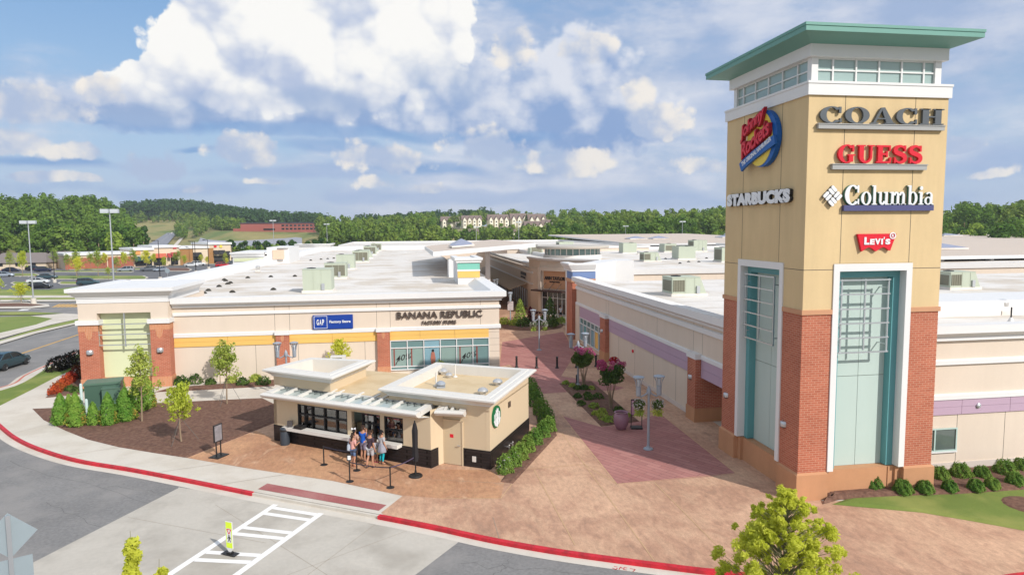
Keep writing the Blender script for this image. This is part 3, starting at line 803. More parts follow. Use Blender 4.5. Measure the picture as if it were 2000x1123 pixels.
# niches: white surround, teal frame, pale panel, metal grille; local frame u (along), w (into the wall)
def niche(O, U, N, L, side):
    W = Z3
    f, t, p, g = MB(), MB(), MB(), MB()
    def B(mb, a0, z0, d0, a1, z1, d1): mb.frame_box(O, U, W, N, a0, z0, -d1, a1, z1, -d0)
    B(f, 0, 1.24, -.06, .28, 10.38, .40); B(f, L - .28, 1.24, -.06, L, 10.38, .40); B(f, .28, 10.06, -.06, L - .28, 10.38, .40)
    B(t, .28, 1.21, .34, .60, 10.06, .72); B(t, L - .60, 1.21, .34, L - .28, 10.06, .72); B(t, .60, 9.76, .34, L - .60, 10.06, .72)
    inner = L - 1.2; m0 = .60
    zs = [1.19, 5.30, 9.76]
    B(p, m0 - .1, 1.1, .74, L - m0 + .1, 9.9, .80)
    pp = MB()
    for i in range(2):
        for k in range(2):
            B(pp, m0 - .05 + i * (inner / 2 + .06), zs[k] + (.012 if k else 0), .70, m0 + inner / 2 - .012 + i * (inner / 2 + .06) - i * 0.0, zs[k + 1] - .012, .74)
    gx0, gx1 = .52, L - .98
    for a in (gx0, (gx0 + gx1) / 2, gx1): B(g, a - .03, 6.45 + (.12 if a == (gx0 + gx1) / 2 else 0), .10, a + .03, 9.70, .17)
    for z in (6.48, 7.12, 7.76, 8.40, 9.04, 9.66): B(g, gx0 - .10, z - .03, .07, gx1 + .06, z + .03, .15)
    for a in (gx0, gx1):
        for z in (6.8, 9.3): B(g, a - .02, z - .02, .16, a + .02, z + .02, .73)
    obj('niche_surround', f, WHITE, tower); obj('niche_frame', t, TEAL, tower)
    obj('niche_panel', pp, MINT, tower); obj('panel_backing', p, SEAM, tower); obj('grille', g, METAL, tower)
niche(Vector((18.06, TY0, 0)), X3, -Y3, 3.76, 'front')
niche(Vector((TX0, 31.65, 0)), -Y3, -X3, 4.11, 'left')
# top: white band, clerestory, frieze, green roof
wb = MB(); wb.box(TX0 - .09, TY0 - .09, 17.45, TX1 + .09, TY1 + .09, 17.92); wb.box(TX0 - .12, TY0 - .12, 17.92, TX1 + .12, TY1 + .12, 18.02)
obj('parapet_band', wb, WHITE, tower)
ps = MB()
CX0, CX1, CY0, CY1 = 16.90, 23.02, 26.26, 32.98
for x in (CX0, CX1 - .30):
    for y in (CY0, CY1 - .30): ps.box(x, y, 18.02, x + .30, y + .30, 19.06)
obj_pieces('corner_post', ps, WHITE, tower)
cg, cm = MB(), MB()
cg.box(CX0 + .12, CY0 + .12, 18.03, CX1 - .12, CY1 - .12, 19.05)
us = [.30, 1.02, 2.10, 3.18, 4.26, 5.32, CX1 - CX0 - .30]
for a in us[1:-1]:
    cm.box(CX0 + a - .035, CY0 + .05, 18.02, CX0 + a + .035, CY0 + .118, 19.05); cm.box(CX0 + a - .035, CY1 - .118, 18.02, CX0 + a + .035, CY1 - .05, 19.05)
sy = (CY1 - CY0) / (CX1 - CX0)
for a in us[1:-1]:
    b = a * sy
    cm.box(CX0 + .05, CY0 + b - .035, 18.02, CX0 + .118, CY0 + b + .035, 19.05); cm.box(CX1 - .118, CY0 + b - .035, 18.02, CX1 - .05, CY0 + b + .035, 19.05)
for z0, z1 in ((18.02, 18.08), (18.52, 18.58), (18.99, 19.05)):
    cm.box(CX0 + .30, CY0 + .06, z0, CX1 - .30, CY0 + .119, z1); cm.box(CX0 + .30, CY1 - .119, z0, CX1 - .30, CY1 - .06, z1)
    cm.box(CX0 + .06, CY0 + .30, z0, CX0 + .119, CY1 - .30, z1); cm.box(CX1 - .119, CY0 + .30, z0, CX1 - .06, CY1 - .30, z1)
gl = obj('clerestory_glass', cg, GLASS_PALE, tower); obj('mullion', cm, WHITE, gl)
fz = MB(); fz.box(TX0 + .04, TY0 + .04, 19.05, TX1 - .04, TY1 - .04, 19.56)
obj('frieze', fz, WHITE, tower)
rf = MB()
rx0, ry0, rx1, ry1 = 15.84, 25.08, 24.0, 34.16
def rr(o, z): return [(rx0 + o, ry0 + o, z), (rx1 - o, ry0 + o, z), (rx1 - o, ry1 - o, z), (rx0 + o, ry1 - o, z)]
rf.loft([[(TX0 + .02, TY0 + .02, 19.55), (TX1 - .02, TY0 + .02, 19.55), (TX1 - .02, TY1 - .02, 19.55), (TX0 + .02, TY1 - .02, 19.55)], rr(.03, 19.78), rr(.03, 19.98), rr(0, 19.985), rr(0, 20.10), rr(.12, 20.11)])
obj('roof', rf, TEAL_ROOF, tower)
# wall lamps: half-round metal hoods on the brick
def wall_lamp(parent, O, U, N, s=1.0):
    mb = MB(); W = Z3; n = 8
    secs = []
    for z, k in ((0, .94), (.10, 1.0), (.20, .94), (.24, .75)):
        secs.append([O + U * (.19 * s * k * math.cos(math.pi * i / n)) + N * (.17 * s * k * math.sin(math.pi * i / n)) + W * (z * s) for i in range(n + 1)])
    mb.loft(secs)
    h = obj('wall_lamp', mb, METAL, parent, smooth=40)
    m2 = MB(); m2.frame_box(O, U, W, N, -.12 * s, -.05 * s, .0, .12 * s, .0, .10 * s)
    obj('lamp_lens', m2, DARK, h)
wall_lamp(tower, AX(1531, 832, TX0) + Vector((-.002, 0, 0)), -Y3, -X3)
wall_lamp(tower, AX(1419, 775, TX0) + Vector((-.002, 0, 0)), -Y3, -X3)

# ---- signs on the tower
SG_GREY = mat('sign_dark_grey', alb(92, 98, 104, 0.8), 0.5, blotch=(2, .06))
SG_BAR = mat('sign_grey_bar', alb(176, 176, 174, 0.8), 0.5, blotch=(2, .06))
SG_RED = mat('sign_red', alb(226, 30, 52, 0.85), 0.4, blotch=(2, .05))
SG_WHITE = mat('sign_white', alb(244, 246, 248, 0.84), 0.4, blotch=(2, .03))
SG_NAVY = mat('sign_navy', alb(84, 86, 132, 0.8), 0.5, blotch=(2, .06))
SG_GREEN = mat('sign_green_edge', alb(60, 128, 104, 0.7), 0.5, blotch=(2, .06))
SG_BLUE = mat('sign_blue', alb(20, 96, 176, 0.85), 0.4, blotch=(2, .06))
SG_YEL = mat('sign_yellow', alb(246, 216, 84, 0.85), 0.45, blotch=(2, .05))
SG_DRED = mat('sign_dark_red', alb(176, 20, 44, 0.8), 0.5, blotch=(2, .06))
OF = Vector((0, TY0, 0))
def front_sign(name, label, u0, u1, v0, v1):
    return thing(name, label, 'sign', ((u0 + u1) / 2, TY0 - .05, v0))
def bar_sign(sg, u0, u1, v0, v1, m):
    mb = MB(); mb.frame_box(OF, X3, Z3, -Y3, u0, v0, .02, u1, v1, .17)
    mb.frame_box(OF, X3, Z3, -Y3, u0 - .03, v1 - .03, .02, u1 + .03, v1 + .005, .20)
    obj('sign_rail', mb, m, sg)
sg = front_sign('wall_sign', 'dark grey raised capital letters on a grey rail, topmost sign on the tower front', 17.05, 22.95, 16.06, 16.98)
w, ps_ = serif_word('COACH', .06)
obj('lettering', polys_solid(MB(), ps_, OF, X3, Z3, -Y3, 17.12, 16.30, 22.93, 16.98, w, 1.02, .05, .15), SG_GREY, sg)
bar_sign(sg, 17.05, 22.97, 16.06, 16.27, SG_BAR)
sg = front_sign('wall_sign', 'bright red raised capital letters on a grey rail on the tower front', 17.75, 22.2, 14.36, 15.42)
w, ps_ = serif_word('GUESS', .10)
obj('lettering', polys_solid(MB(), ps_, OF, X3, Z3, -Y3, 18.0, 14.66, 21.98, 15.42, w, 1.02, .05, .16), SG_RED, sg)
bar_sign(sg, 17.75, 22.2, 14.38, 14.61, SG_BAR)
sg = front_sign('wall_sign', 'white letters over a navy rail with a white woven diamond emblem beside them', 17.33, 22.62, 12.64, 13.75)
w, ps_ = serif_word('Columbia', .05)
obj('lettering', polys_solid(MB(), ps_, OF, X3, Z3, -Y3, 18.38, 12.90, 22.60, 13.76, w, 1.05, .12, .16), SG_WHITE, sg)
obj('lettering_edge', polys_solid(MB(), ps_, OF, X3, Z3, -Y3, 18.365, 12.885, 22.615, 13.765, w, 1.05, .02, .115), SG_GREEN, sg)
mb = MB(); mb.frame_box(OF, X3, Z3, -Y3, 18.34, 12.64, .02, 22.62, 12.88, .17)
obj('sign_rail', mb, SG_NAVY, sg)
mb, me_ = MB(), MB()
for qi, (qx, qy, horiz) in enumerate(((-.5, .5, 1), (.5, .5, 0), (-.5, -.5, 0), (.5, -.5, 1))):
    for k in (-.24, .24):
        hw, hh = (.44, .19) if horiz else (.19, .44)
        cx_, cy_ = (qx, qy + k) if horiz else (qx + k, qy)
        r_ = .14; c45 = math.sqrt(.5)
        pts = [(cx_ + sx_ * (hw - r_) + r_ * math.cos(RAD(a)), cy_ + sy_ * (hh - r_) + r_ * math.sin(RAD(a))) for sx_, sy_, a0 in ((1, -1, -90), (1, 1, 0), (-1, 1, 90), (-1, -1, 180)) for a in (a0, a0 + 30, a0 + 60, a0 + 90)]
        pts = [(17.82 + .345 * (a * c45 - b * c45), 13.27 + .345 * (a * c45 + b * c45)) for a, b in pts]
        mb.frame_prism(OF, X3, Z3, -Y3, pts, .10, .15)
        pts2 = [(17.82 + (a - 17.82) * 1.0 - .0, b) for a, b in pts]
        me_.frame_prism(OF, X3, Z3, -Y3, pts2, .02, .095)
obj('emblem', mb, SG_WHITE, sg); obj('emblem_edge', me_, SG_GREY, sg)
sg = front_sign('wall_sign', 'red batwing shaped panel with white lettering, lowest sign on the tower front', 19.05, 20.92, 10.9, 11.66)
bot = [(19.27, 10.91)] + [(19.27 + 1.36 * k / 24, 10.91 + .17 * abs(math.sin(math.pi * k / 12)) ** 1.3) for k in range(1, 24)] + [(20.63, 10.93)]
mb = MB(); mb.frame_prism(OF, X3, Z3, -Y3, bot + [(20.90, 11.66), (19.05, 11.66)], .03, .14)
obj('sign_panel', mb, SG_RED, sg)
mb = MB()
for t_, a, b, h in (('L', 19.36, 19.60, .32), ('E', 19.63, 19.85, .24), ('V', 19.86, 20.13, .26), ('I', 20.16, 20.24, .25), ("'", 20.27, 20.33, .0), ('S', 20.36, 20.60, .24)):
    if t_ == "'": mb.frame_prism(OF, X3, Z3, -Y3, [(a, 11.42), (a + .03, 11.42), (b, 11.52), (a + .01, 11.52)], .145, .165); continue
    font_solid(mb, t_, OF, X3, Z3, -Y3, a, 11.20, b, 11.20 + h, .145, .168, bold=.055)
polys_solid(mb, [ringp(.5, .5, .5, .5, .14, .14, -1, 181, 10), ringp(.5, .5, .5, .5, .14, .14, 179, 361, 10)], OF, X3, Z3, -Y3, 20.56, 11.43, 20.86, 11.72, 1, 1, .145, .165)
font_solid(mb, 'R', OF, X3, Z3, -Y3, 20.66, 11.51, 20.77, 11.64, .145, .165, bold=.02)
obj('lettering', mb, SG_WHITE, sg)
# signs on the shaded left face: u runs from the far edge towards the front corner
OL = Vector((TX0, TY1, 0)); UL = -Y3; NL = -X3
def UY(y): return TY1 - y
sg = thing('wall_sign', 'round yellow and blue sign with red script on the shaded side of the tower', 'sign', (TX0 - .1, 29.6, 14.7))
cu, cv = UY(29.45), 16.08
mb = MB(); mb.frame_prism(OL, UL, Z3, NL, [(cu + .20 + 1.28 * math.cos(t), cv + 1.30 * math.sin(t)) for t in (2 * math.pi * k / 40 for k in range(40))], .03, .26)
obj('sign_rim', mb, SG_BLUE, sg)
mb = MB(); mb.frame_prism(OL, UL, Z3, NL, [(cu + 1.12 * math.cos(t), cv + 1.24 * math.sin(t)) for t in (2 * math.pi * k / 40 for k in range(40))], .20, .275)
obj('sign_disc', mb, SG_YEL, sg)
mb = MB()
bn = [(cu - 1.55 + 3.05 * k / 14, cv - 1.18 + .98 * (k / 14) ** .8) for k in range(15)]
mb.frame_prism(OL, UL, Z3, NL, glyph_stroke(bn, [.44] * 15), .28, .40)
obj('banner', mb, SG_BLUE, sg)
mb = MB()
font_solid(mb, 'THE ORIGINAL HAMBURGER', OL, UL, Z3, NL, cu - 1.36, cv - 1.15, cu + 1.42, cv - .93, .402, .415, bold=.02, rot=RAD(19.5))
obj('banner_lettering', mb, SG_WHITE, sg)
mb, m2 = MB(), MB()
for bold_, n0, n1, tgt in ((.075, .29, .44, m2), (.02, .445, .47, mb)):
    e = .04 if bold_ > .05 else 0
    font_solid(tgt, 'Johnny', OL, UL, Z3, NL, cu - 1.46 - e, cv - .02 - e, cu + .98 + e, cv + .68 + e, n0, n1, bold=bold_, shear=.35, rot=RAD(20), space=.92)
    font_solid(tgt, 'Rockets', OL, UL, Z3, NL, cu - 1.34 - e, cv - .80 - e, cu + 1.40 + e, cv - .10 + e, n0, n1, bold=bold_, shear=.35, rot=RAD(20), space=.92)
obj('lettering_edge', m2, SG_DRED, sg); obj('lettering', mb, SG_RED, sg)
sg = thing('wall_sign', 'plain white capital letters with dark sides on the shaded side of the tower', 'sign', (TX0 - .1, 29.8, 13.0))
mb = MB(); font_solid(mb, 'STARBUCKS', OL, UL, Z3, NL, UY(32.72), 13.05, UY(26.95), 13.66, .17, .19, bold=.075, space=1.02)
obj('lettering', mb, SG_WHITE, sg)
mb = MB(); font_solid(mb, 'STARBUCKS', OL, UL, Z3, NL, UY(32.73), 13.04, UY(26.94), 13.67, .03, .165, bold=.085, space=1.02)
obj('lettering_edge', mb, BLACK, sg)
# ================================================================== outlet buildings
def cornice_prof(top, lip=.44, out=.55, base=None):
    b = base if base is not None else top - .78
    return [(-.30, top), (out, top), (out, top - lip), (out - .06, top - lip - .02), (.20, b + .14), (.20, b), (-.30, b)]
def band_prof(z0, z1, out=.12): return [(-.05, z0), (out, z0), (out, z1 - .05), (out - .04, z1), (-.05, z1)]
def big_letters(name, label, cat, text_specs, m, O, U, N, n0=.05, n1=.14, bold=.02):
    a = text_specs[0]
    p = O + U * a[1] + Z3 * a[2] + N * .05
    s = thing(name, label, cat, p)
    mb = MB()
    for (t, u0, v0, u1, v1) in text_specs:
        font_solid(mb, t, O, U, Z3, N, u0, v0, u1, v1, n0, n1, bold=bold)
    obj('lettering', mb, m, s)
    return s

# ---------------------------------------------------------------- left store
SY = 55.5; SX0, SX1 = -18.3, 7.6; SB = 196.0
store = thing('outlet_store', 'long low cream store with a mustard band, display window and wide pale flat roof', 'shop building', (-8, 100, 0))
w = MB(); w.box(SX0 - .2, SY, -.1, SX1, SY + .4, 6.1); w.box(SX1 - .4, SY + .4, -.1, SX1, SB, 6.2); w.box(-24.6, 63, -.1, -24.2, SB, 6.3)
obj('wall', w, STUCCO, store)
r = MB(); r.add([(-24.3, 57.5, 6.2), (-18.3, 55.9, 6.2), (7.3, 55.9, 6.2), (7.3, SB, 6.2), (-24.3, SB, 6.2)], [(0, 1, 2, 3, 4)])
obj('roof', r, ROOFW, store)
# membrane seams running across the roof
sm = MB()
for y in range(59, 190, 4): sm.box(-24, y, 6.201, 7.2, y + .10, 6.208)
obj('roof_seam', sm, mat('membrane_seam', alb(198, 190, 180, .74), .7, blotch=(.3, .15)), store)
front = [(SX0, SY), (SX1, SY), (SX1, 72.0)]
c = MB(); c.sweep(cornice_prof(6.8), front)
obj('cornice', c, WHITE, store)
b = MB(); b.sweep(band_prof(5.36, 5.60), front); b.sweep(band_prof(3.64, 3.95), front)
obj('trim_band', b, WHITE, store)
y_ = MB()
for x0, x1 in ((SX0, -14.3), (-14.28, -10.6), (-9.55, -6.2), (-6.18, -2.55), (-1.55, .9), (.92, 3.8), (3.82, 6.68)):
    y_.box(x0, SY - .07, 2.88, x1, SY - .004, 3.25); y_.box(x0, SY - .07, 3.262, x1, SY - .004, 3.64)
obj('mustard_band', y_, YELLOW, store)
sm = MB()
for x in (-14.29, -12.2, -8.9, -6.19, -3.6): sm.box(x - .012, SY - .003, .3, x + .012, SY, 2.88)
for x in (-10.65, -9.5, -2.6, -1.5, 6.0): sm.box(x - .012, SY - .003, 3.95, x + .012, SY, 6.0)
for z in (.55, 1.1, 1.65, 2.2, 2.75, 3.3): sm.box(6.70, SY - .003, z, SX1, SY, z + .014)
obj('control_joint', sm, SEAM, store)
for (xa, xb) in ((-10.56, -9.57), (-2.58, -1.58)):
    p = MB(); p.box(xa, SY - .32, .75, xb, SY - .004, 3.64)
    q = obj('brick_pier', p, BRICK, store)
    p = MB(); p.box(xa - .03, SY - .36, -.1, xb + .03, SY - .002, .75)
    obj('pier_base', p, BRICK_TAN, q)
    p = MB(); p.box(xa - .08, SY - .40, 3.64, xb + .08, SY - .13, 3.96)
    obj('pier_cap', p, WHITE, q)
    m = (xa + xb) / 2
    p = MB(); p.frame_prism(Vector((m, SY - .32, 0)), X3, Z3, -Y3, [(-.13, 3.63), (-.13, 3.28), (0, 3.05), (.13, 3.28), (.13, 3.63)][::-1], -.01, .006)
    obj('brick_inlay', p, BRICK_TAN, q)
# display window with posters and a mannequin behind the glass
wx0, wx1 = -1.52, 6.68
g = MB(); g.box(wx0, SY - .05, .35, wx1, SY - .03, 2.87)
win = obj('display_window', g, GLASS_TEAL, store)
fr = MB(); n_ = 6; pw = (wx1 - wx0) / n_
for k in range(n_ + 1): fr.box(wx0 + pw * k - .035, SY - .14, .35, wx0 + pw * k + .035, SY - .052, 2.87)
for z in (.35, .62, 2.18, 2.80): fr.box(wx0, SY - .13, z, wx1, SY - .053, z + .07)
obj('window_frame', fr, WHITE, win)
POSTER = mat('window_poster', alb(160, 186, 178, .66), .6, blotch=(1, .12)); POSTER2 = mat('window_poster_blue', alb(150, 192, 206, .66), .6, blotch=(1, .12))
po, pr_ = MB(), MB()
for k in (0, 1, 4): po.box(wx0 + pw * k + .12, SY - .061, .72, wx0 + pw * (k + 1) - .12, SY - .055, 2.12)
po.box(wx0 + pw * 3 + .10, SY - .061, .72, wx0 + pw * 4 - .10, SY - .055, 2.12)
obj('poster', po, POSTER, win)
p2 = MB(); p2.box(wx0 + pw * 2 + .08, SY - .061, .72, wx0 + pw * 3 - .08, SY - .055, 2.72)
obj('poster', p2, POSTER2, win)
for a in (wx0 + .28, wx0 + pw + .35, wx0 + pw * 4 + .28, wx0 + pw * 5 + .35): pr_.box(a - .05, SY - .069, .66, a + .05, SY - .063, 2.2)
for a in (wx0, wx0 + pw * 4): pr_.box(a + .28, SY - .068, 2.12, a + pw + .35, SY - .062, 2.2)
obj('poster_frame', pr_, mat('poster_red', alb(150, 70, 60), .6, blotch=(2, .1)), win)
dk = MB()
for a in (wx0, wx0 + pw * 4):
    font_solid(dk, '40%', Vector((0, SY - .07, 0)), X3, Z3, -Y3, a + .46, 1.06, a + pw + .44, 1.52, 0, .006, bold=.004, shear=.35, rot=RAD(12))
    dk.frame_prism(Vector((0, SY - .07, 0)), X3, Z3, -Y3, [(a + .35, .80), (a + .42, .80), (a + .66, 1.30), (a + .60, 1.30)], 0, .005)
obj('poster_lettering', dk, BLACK, win)
m_ = MB(); mx = wx0 + pw * 2 + .75; my = SY - .085
m_.frame_prism(Vector((mx, my, 0)), X3, Z3, -Y3, [(-.16, .75), (.16, .75), (.2, 1.3), (.12, 1.78), (-.12, 1.78), (-.2, 1.3)], 0, .02)
obj('poster_figure', m_, mat('poster_coat', alb(190, 120, 100), .7, blotch=(3, .4)), win)
m_ = MB(); m_.frame_prism(Vector((mx, my, 0)), X3, Z3, -Y3, [(.1 * math.cos(t), 1.9 + .13 * math.sin(t)) for t in (k * math.pi / 6 for k in range(12))], 0, .02)
obj('poster_head', m_, BLACK, win)
# corner pavilion with brick legs and pale lime panel
PX0, PX1, PY = -24.75, -18.35, 54.6
pv = MB()
pv.box(PX0, PY, 3.6, -23.45, 64, 6.65); pv.box(-19.62, PY, 3.6, PX1, 64, 6.65); pv.box(-23.45, PY, 5.82, -19.62, 64, 6.65); pv.box(-23.45, PY + .75, -.1, -19.62, 64, 5.82)
pv.box(PX0 + .1, PY + .1, -.1, -23.5, 64, 3.6); pv.box(-19.58, PY + .1, -.1, PX1 - .1, 64, 3.6)
obj('pavilion_wall', pv, STUCCO, store)
pv = MB(); pv.box(-23.44, PY + .60, .75, -19.63, PY + .74, 5.81)
obj('lime_panel', pv, LIME, store)
pv = MB(); pv.box(-23.44, PY + .5, -.1, -19.63, PY + .745, .74)
obj('panel_base', pv, BRICK_TAN, store)
for (xa, xb, ml) in ((PX0 - .02, -23.38, .72), (-19.70, PX1 + .02, .66)):
    p = MB(); p.box(xa, PY - .06, .75, xb, PY + 1.2, 4.98)
    q = obj('brick_pier', p, BRICK, store)
    p = MB(); p.box(xa - .04, PY - .10, -.1, xb + .04, PY + 1.25, .78)
    obj('pier_base', p, BRICK_TAN, q)
    p = MB(); p.box(xa - .02, PY - .075, 4.45, xb + .02, PY + .9, 4.98)
    mm = xa + ml
    p.frame_prism(Vector((mm, PY - .06, 0)), X3, Z3, -Y3, [(-.27, 4.46), (-.20, 4.0), (0, 3.78), (.20, 4.0), (.27, 4.46)][::-1], -.01, .012)
    obj('brick_inlay', p, BRICK_TAN, q)
    p = MB(); p.box(xa - .14, PY - .20, 4.96, xb + .12, PY + 1.1, 5.30)
    obj('pier_cap', p, WHITE, q)
    wall_lamp(store, Vector((xa + ml, PY - .06, 2.72)), X3, -Y3, 1.35)
g = MB()
for x in (-23.40, -21.52, -19.66): g.box(x - .04, PY - .02, 3.35 if x != -21.52 else 3.2, x + .04, PY + .08, 5.0 if x != -21.52 else 5.8)
for z in (3.36, 4.16, 4.96): g.box(-23.44, PY - .04, z - .035, -19.62, PY + .06, z + .035)
obj('grille', g, METAL, store)
c = MB()
path = [(PX0 + .06, 63.8), (PX0 + .06, PY + .06), (PX1 - .06, PY + .06), (PX1 - .06, 62.5)]
c.sweep([(-.4, 7.75), (.65, 7.75), (.65, 7.48), (.58, 7.46), (.16, 7.06), (.16, 6.98), (.10, 6.97), (.10, 6.60), (-.3, 6.6)], path)
c.prism([(PX0 + .3, PY + .3), (PX1 - .3, PY + .3), (PX1 - .3, 63.6), (PX0 + .3, 63.6)], 7.60, 7.70)
c.box(PX0 + .1, 63.4, 6.6, PX1 - 2.0, 63.9, 7.75)
obj('cornice', c, WHITE, store)
# high parapet down the left side, and the plain parapet at the back
pw_ = MB(); pw_.loft([[(-24.75, 63.9, 6.2), (-23.3, 63.9, 6.2), (-24.0, 63.9, 7.1), (-25.1, 63.9, 7.2)], [(-24.75, SB, 6.2), (-23.3, SB, 6.2), (-24.0, SB, 7.1), (-25.1, SB, 7.2)]])
pw_.box(-24.9, SB, 5.8, 24, SB + .4, 7.35)
pw_.loft([[(6.2, 56.3, 6.2), (7.3, 56.3, 6.2), (7.55, 56.3, 6.8), (7.0, 56.3, 6.82)], [(6.2, 72, 6.2), (7.3, 72, 6.2), (7.55, 72, 6.8), (7.0, 72, 6.82)]])
obj('parapet', pw_, WHITE, store)
# lime banded pavilion half way down the left side, another at the far end
pv = MB(); pv.box(-29.5, 120, -.1, -24.3, 135, 7.6); pv.box(-24.3, 122, 6.2, -22.6, 134, 8.95); pv.box(-22.6, 122.4, 6.2, -20.6, 134, 8.95); obj('pavilion_wall', pv, WHITE, store); pv = MB(); pv.box(-30, 190, 5.5, -21, 199, 7.6)
obj('pavilion_wall', pv, WHITE, store)
pv = MB(); pv.box(-29.3, 119.9, 6.75, -24.5, 119.99, 7.3); obj('lime_panel', pv, LIME, store)
pv = MB(); pv.box(-23.3, 121.8, 7.0, -21.4, 121.99, 8.6); obj('peach_panel', pv, mat('peach_render', alb(238, 206, 180), .8, blotch=(.6, .08)), store)
c = MB(); c.sweep(cornice_prof(8.3, .25, .4, 7.55), [(-29.5, 134), (-29.5, 120), (-24.3, 120)]); c.box(-29.5, 120, 7.9, -24.3, 135, 8.25)
obj('cornice', c, WHITE, store); c = MB(); c.sweep(cornice_prof(8.25, .2, .5, 7.6), [(-30, 199), (-30, 190), (-21, 190), (-21, 199)]); c.box(-30, 190, 7.5, -21, 199, 8.1)
c.box(-24.3, 122, 8.95, -20.6, 134, 9.05)
obj('cornice', c, WHITE, store)
big_letters('store_sign', 'blue rectangular box sign with white lettering on the cream store front', 'sign', [('Factory Store', -6.35, 4.42, -4.68, 4.70)], SG_WHITE, Vector((0, SY - .2, 0)), X3, -Y3, .022, .034, .03)
gs = [o for o in bpy.data.objects if o.get('category') == 'sign'][-1]
mb = MB(); mb.box(-7.66, SY - .2, 4.0, -4.50, SY + .01, 5.13); obj('sign_box', mb, mat('sign_royal_blue', alb(22, 66, 158, .85), .4, blotch=(1, .05)), gs)
mb = MB()
for (a, b_, c_, d) in ((-7.57, 4.06, -7.54, 5.07), (-6.56, 4.06, -6.53, 5.07), (-7.54, 5.04, -6.56, 5.07), (-7.54, 4.06, -6.56, 4.09)): mb.box(a, SY - .225, b_, c_, SY - .2, d)
for t_, a, b_ in (('G', -7.36, -7.19), ('A', -7.14, -6.97), ('P', -6.92, -6.77)): font_solid(mb, t_, Vector((0, SY - .2, 0)), X3, Z3, -Y3, a, 4.34, b_, 4.80, .022, .034, bold=.025)
obj('emblem', mb, SG_WHITE, gs)
big_letters('store_sign', 'bronze raised lettering in two lines above the display window', 'sign', [('BANANA REPUBLIC', -.95, 4.66, 6.15, 5.22), ('FACTORY STORE', 1.12, 4.14, 3.95, 4.42)], mat('bronze_letters', alb(92, 78, 70, .7), .5, blotch=(2, .1)), Vector((0, SY, 0)), X3, -Y3, .05, .17, .012)

# ---------------------------------------------------------------- right store
RX, RY = 17.75, 28.1
rs = thing('outlet_store', 'cream store with a lilac band running from the tower along the shaded walkway', 'shop building', (40, 50, 0))
w = MB(); w.box(RX, 39.2, -.1, RX + .4, 68.7, 6.2); w.box(RX, 33.25, 2.78, RX + .4, 39.2, 6.2); w.box(RX + 1.6, 33.3, -.1, RX + 1.9, 39.2, 2.9); w.box(23.3, RY, -.1, 95, RY + .4, 6.6)
w.box(RX + .4, 68.3, -.1, 95, 68.7, 6.2)
obj('wall', w, STUCCO, rs)
r = MB(); r.add([(RX + .3, 33, 6.3), (23.4, 33, 6.3), (23.4, RY + .3, 6.3), (95, RY + .3, 6.3), (95, 68.5, 6.3), (RX + .3, 68.5, 6.3)], [(0, 1, 2, 3, 4, 5)])
obj('roof', r, ROOFW, rs)
sm = MB()
for y in range(36, 68, 4): sm.box(RX + .4, y, 6.301, 95, y + .10, 6.308)
obj('roof_seam', sm, MATS['membrane_seam'], rs)
side = [(RX, 68.7), (RX, 33.3)]; fr_ = [(23.3, RY), (95, RY)]
c = MB(); c.sweep([(-.30, 7.25), (.5, 7.25), (.5, 6.88), (.42, 6.84), (.18, 6.66), (.18, 6.48), (-.30, 6.48)], fr_); obj('cornice', c, WHITE, rs); c = MB(); c.sweep(cornice_prof(6.9), side)
# standing ribs of the metal coping
for k in range(int((68.0 - 33.6) / .55)): c.box(RX - .58, 33.6 + k * .55, 6.90, RX + .2, 33.65 + k * .55, 6.93)
obj('cornice', c, WHITE, rs)
b = MB(); b.sweep(band_prof(5.58, 5.90), side); b.sweep(band_prof(3.93, 4.20), side); b.sweep(band_prof(5.30, 5.56), fr_); b.sweep(band_prof(3.58, 3.86), fr_)
obj('trim_band', b, WHITE, rs)
b = MB()
ys = [68.0, 65.6, 62.2, 58.65, 56.9, 53.4, 49.9, 46.4, 42.9, 39.3, 38.0, 35.6, 33.3]
for k in range(len(ys) - 1):
    if k in (3, 9): continue
    b.box(RX - .07, ys[k + 1] + .012, 3.36, RX - .004, ys[k], 3.93); b.box(RX - .07, ys[k + 1] + .012, 2.80, RX - .004, ys[k], 3.345)
obj('lilac_band', b, PURPLE, rs); b = MB()
xs = [23.3, AY(1877, 790, RY).x, AY(1971, 790, RY).x, 32.0, 35.2, 38.5, 42]
for k in range(len(xs) - 1):
    b.box(xs[k], RY - .07, 3.21, xs[k + 1] - .02, RY - .004, 3.58); b.box(xs[k], RY - .07, 2.83, xs[k + 1] - .02, RY - .004, 3.20)
obj('lilac_band', b, PURPLE, rs)
sm = MB()
for y in (54.3, 50.2, 46.1, 42.0): sm.box(RX - .003, y - .012, .3, RX, y + .012, 2.80)
for y in (58.0, 57.2, 45.5, 39.3, 38.0): sm.box(RX - .003, y - .010, 4.2, RX, y + .010, 6.1)
for x in (AY(1869, 830, RY).x, AY(1962, 830, RY).x, 31.6): sm.box(x - .012, RY - .003, .4, x + .012, RY, 2.83)
obj('control_joint', sm, SEAM, rs)
b = MB(); b.box(RX - .05, 39.3, -.1, RX - .004, 57, .28); b.box(23.3, RY - .05, -.1, 95, RY - .004, .42)
obj('wall_base', b, mat('base_block', alb(226, 214, 204), .85, blotch=(.8, .06)), rs)
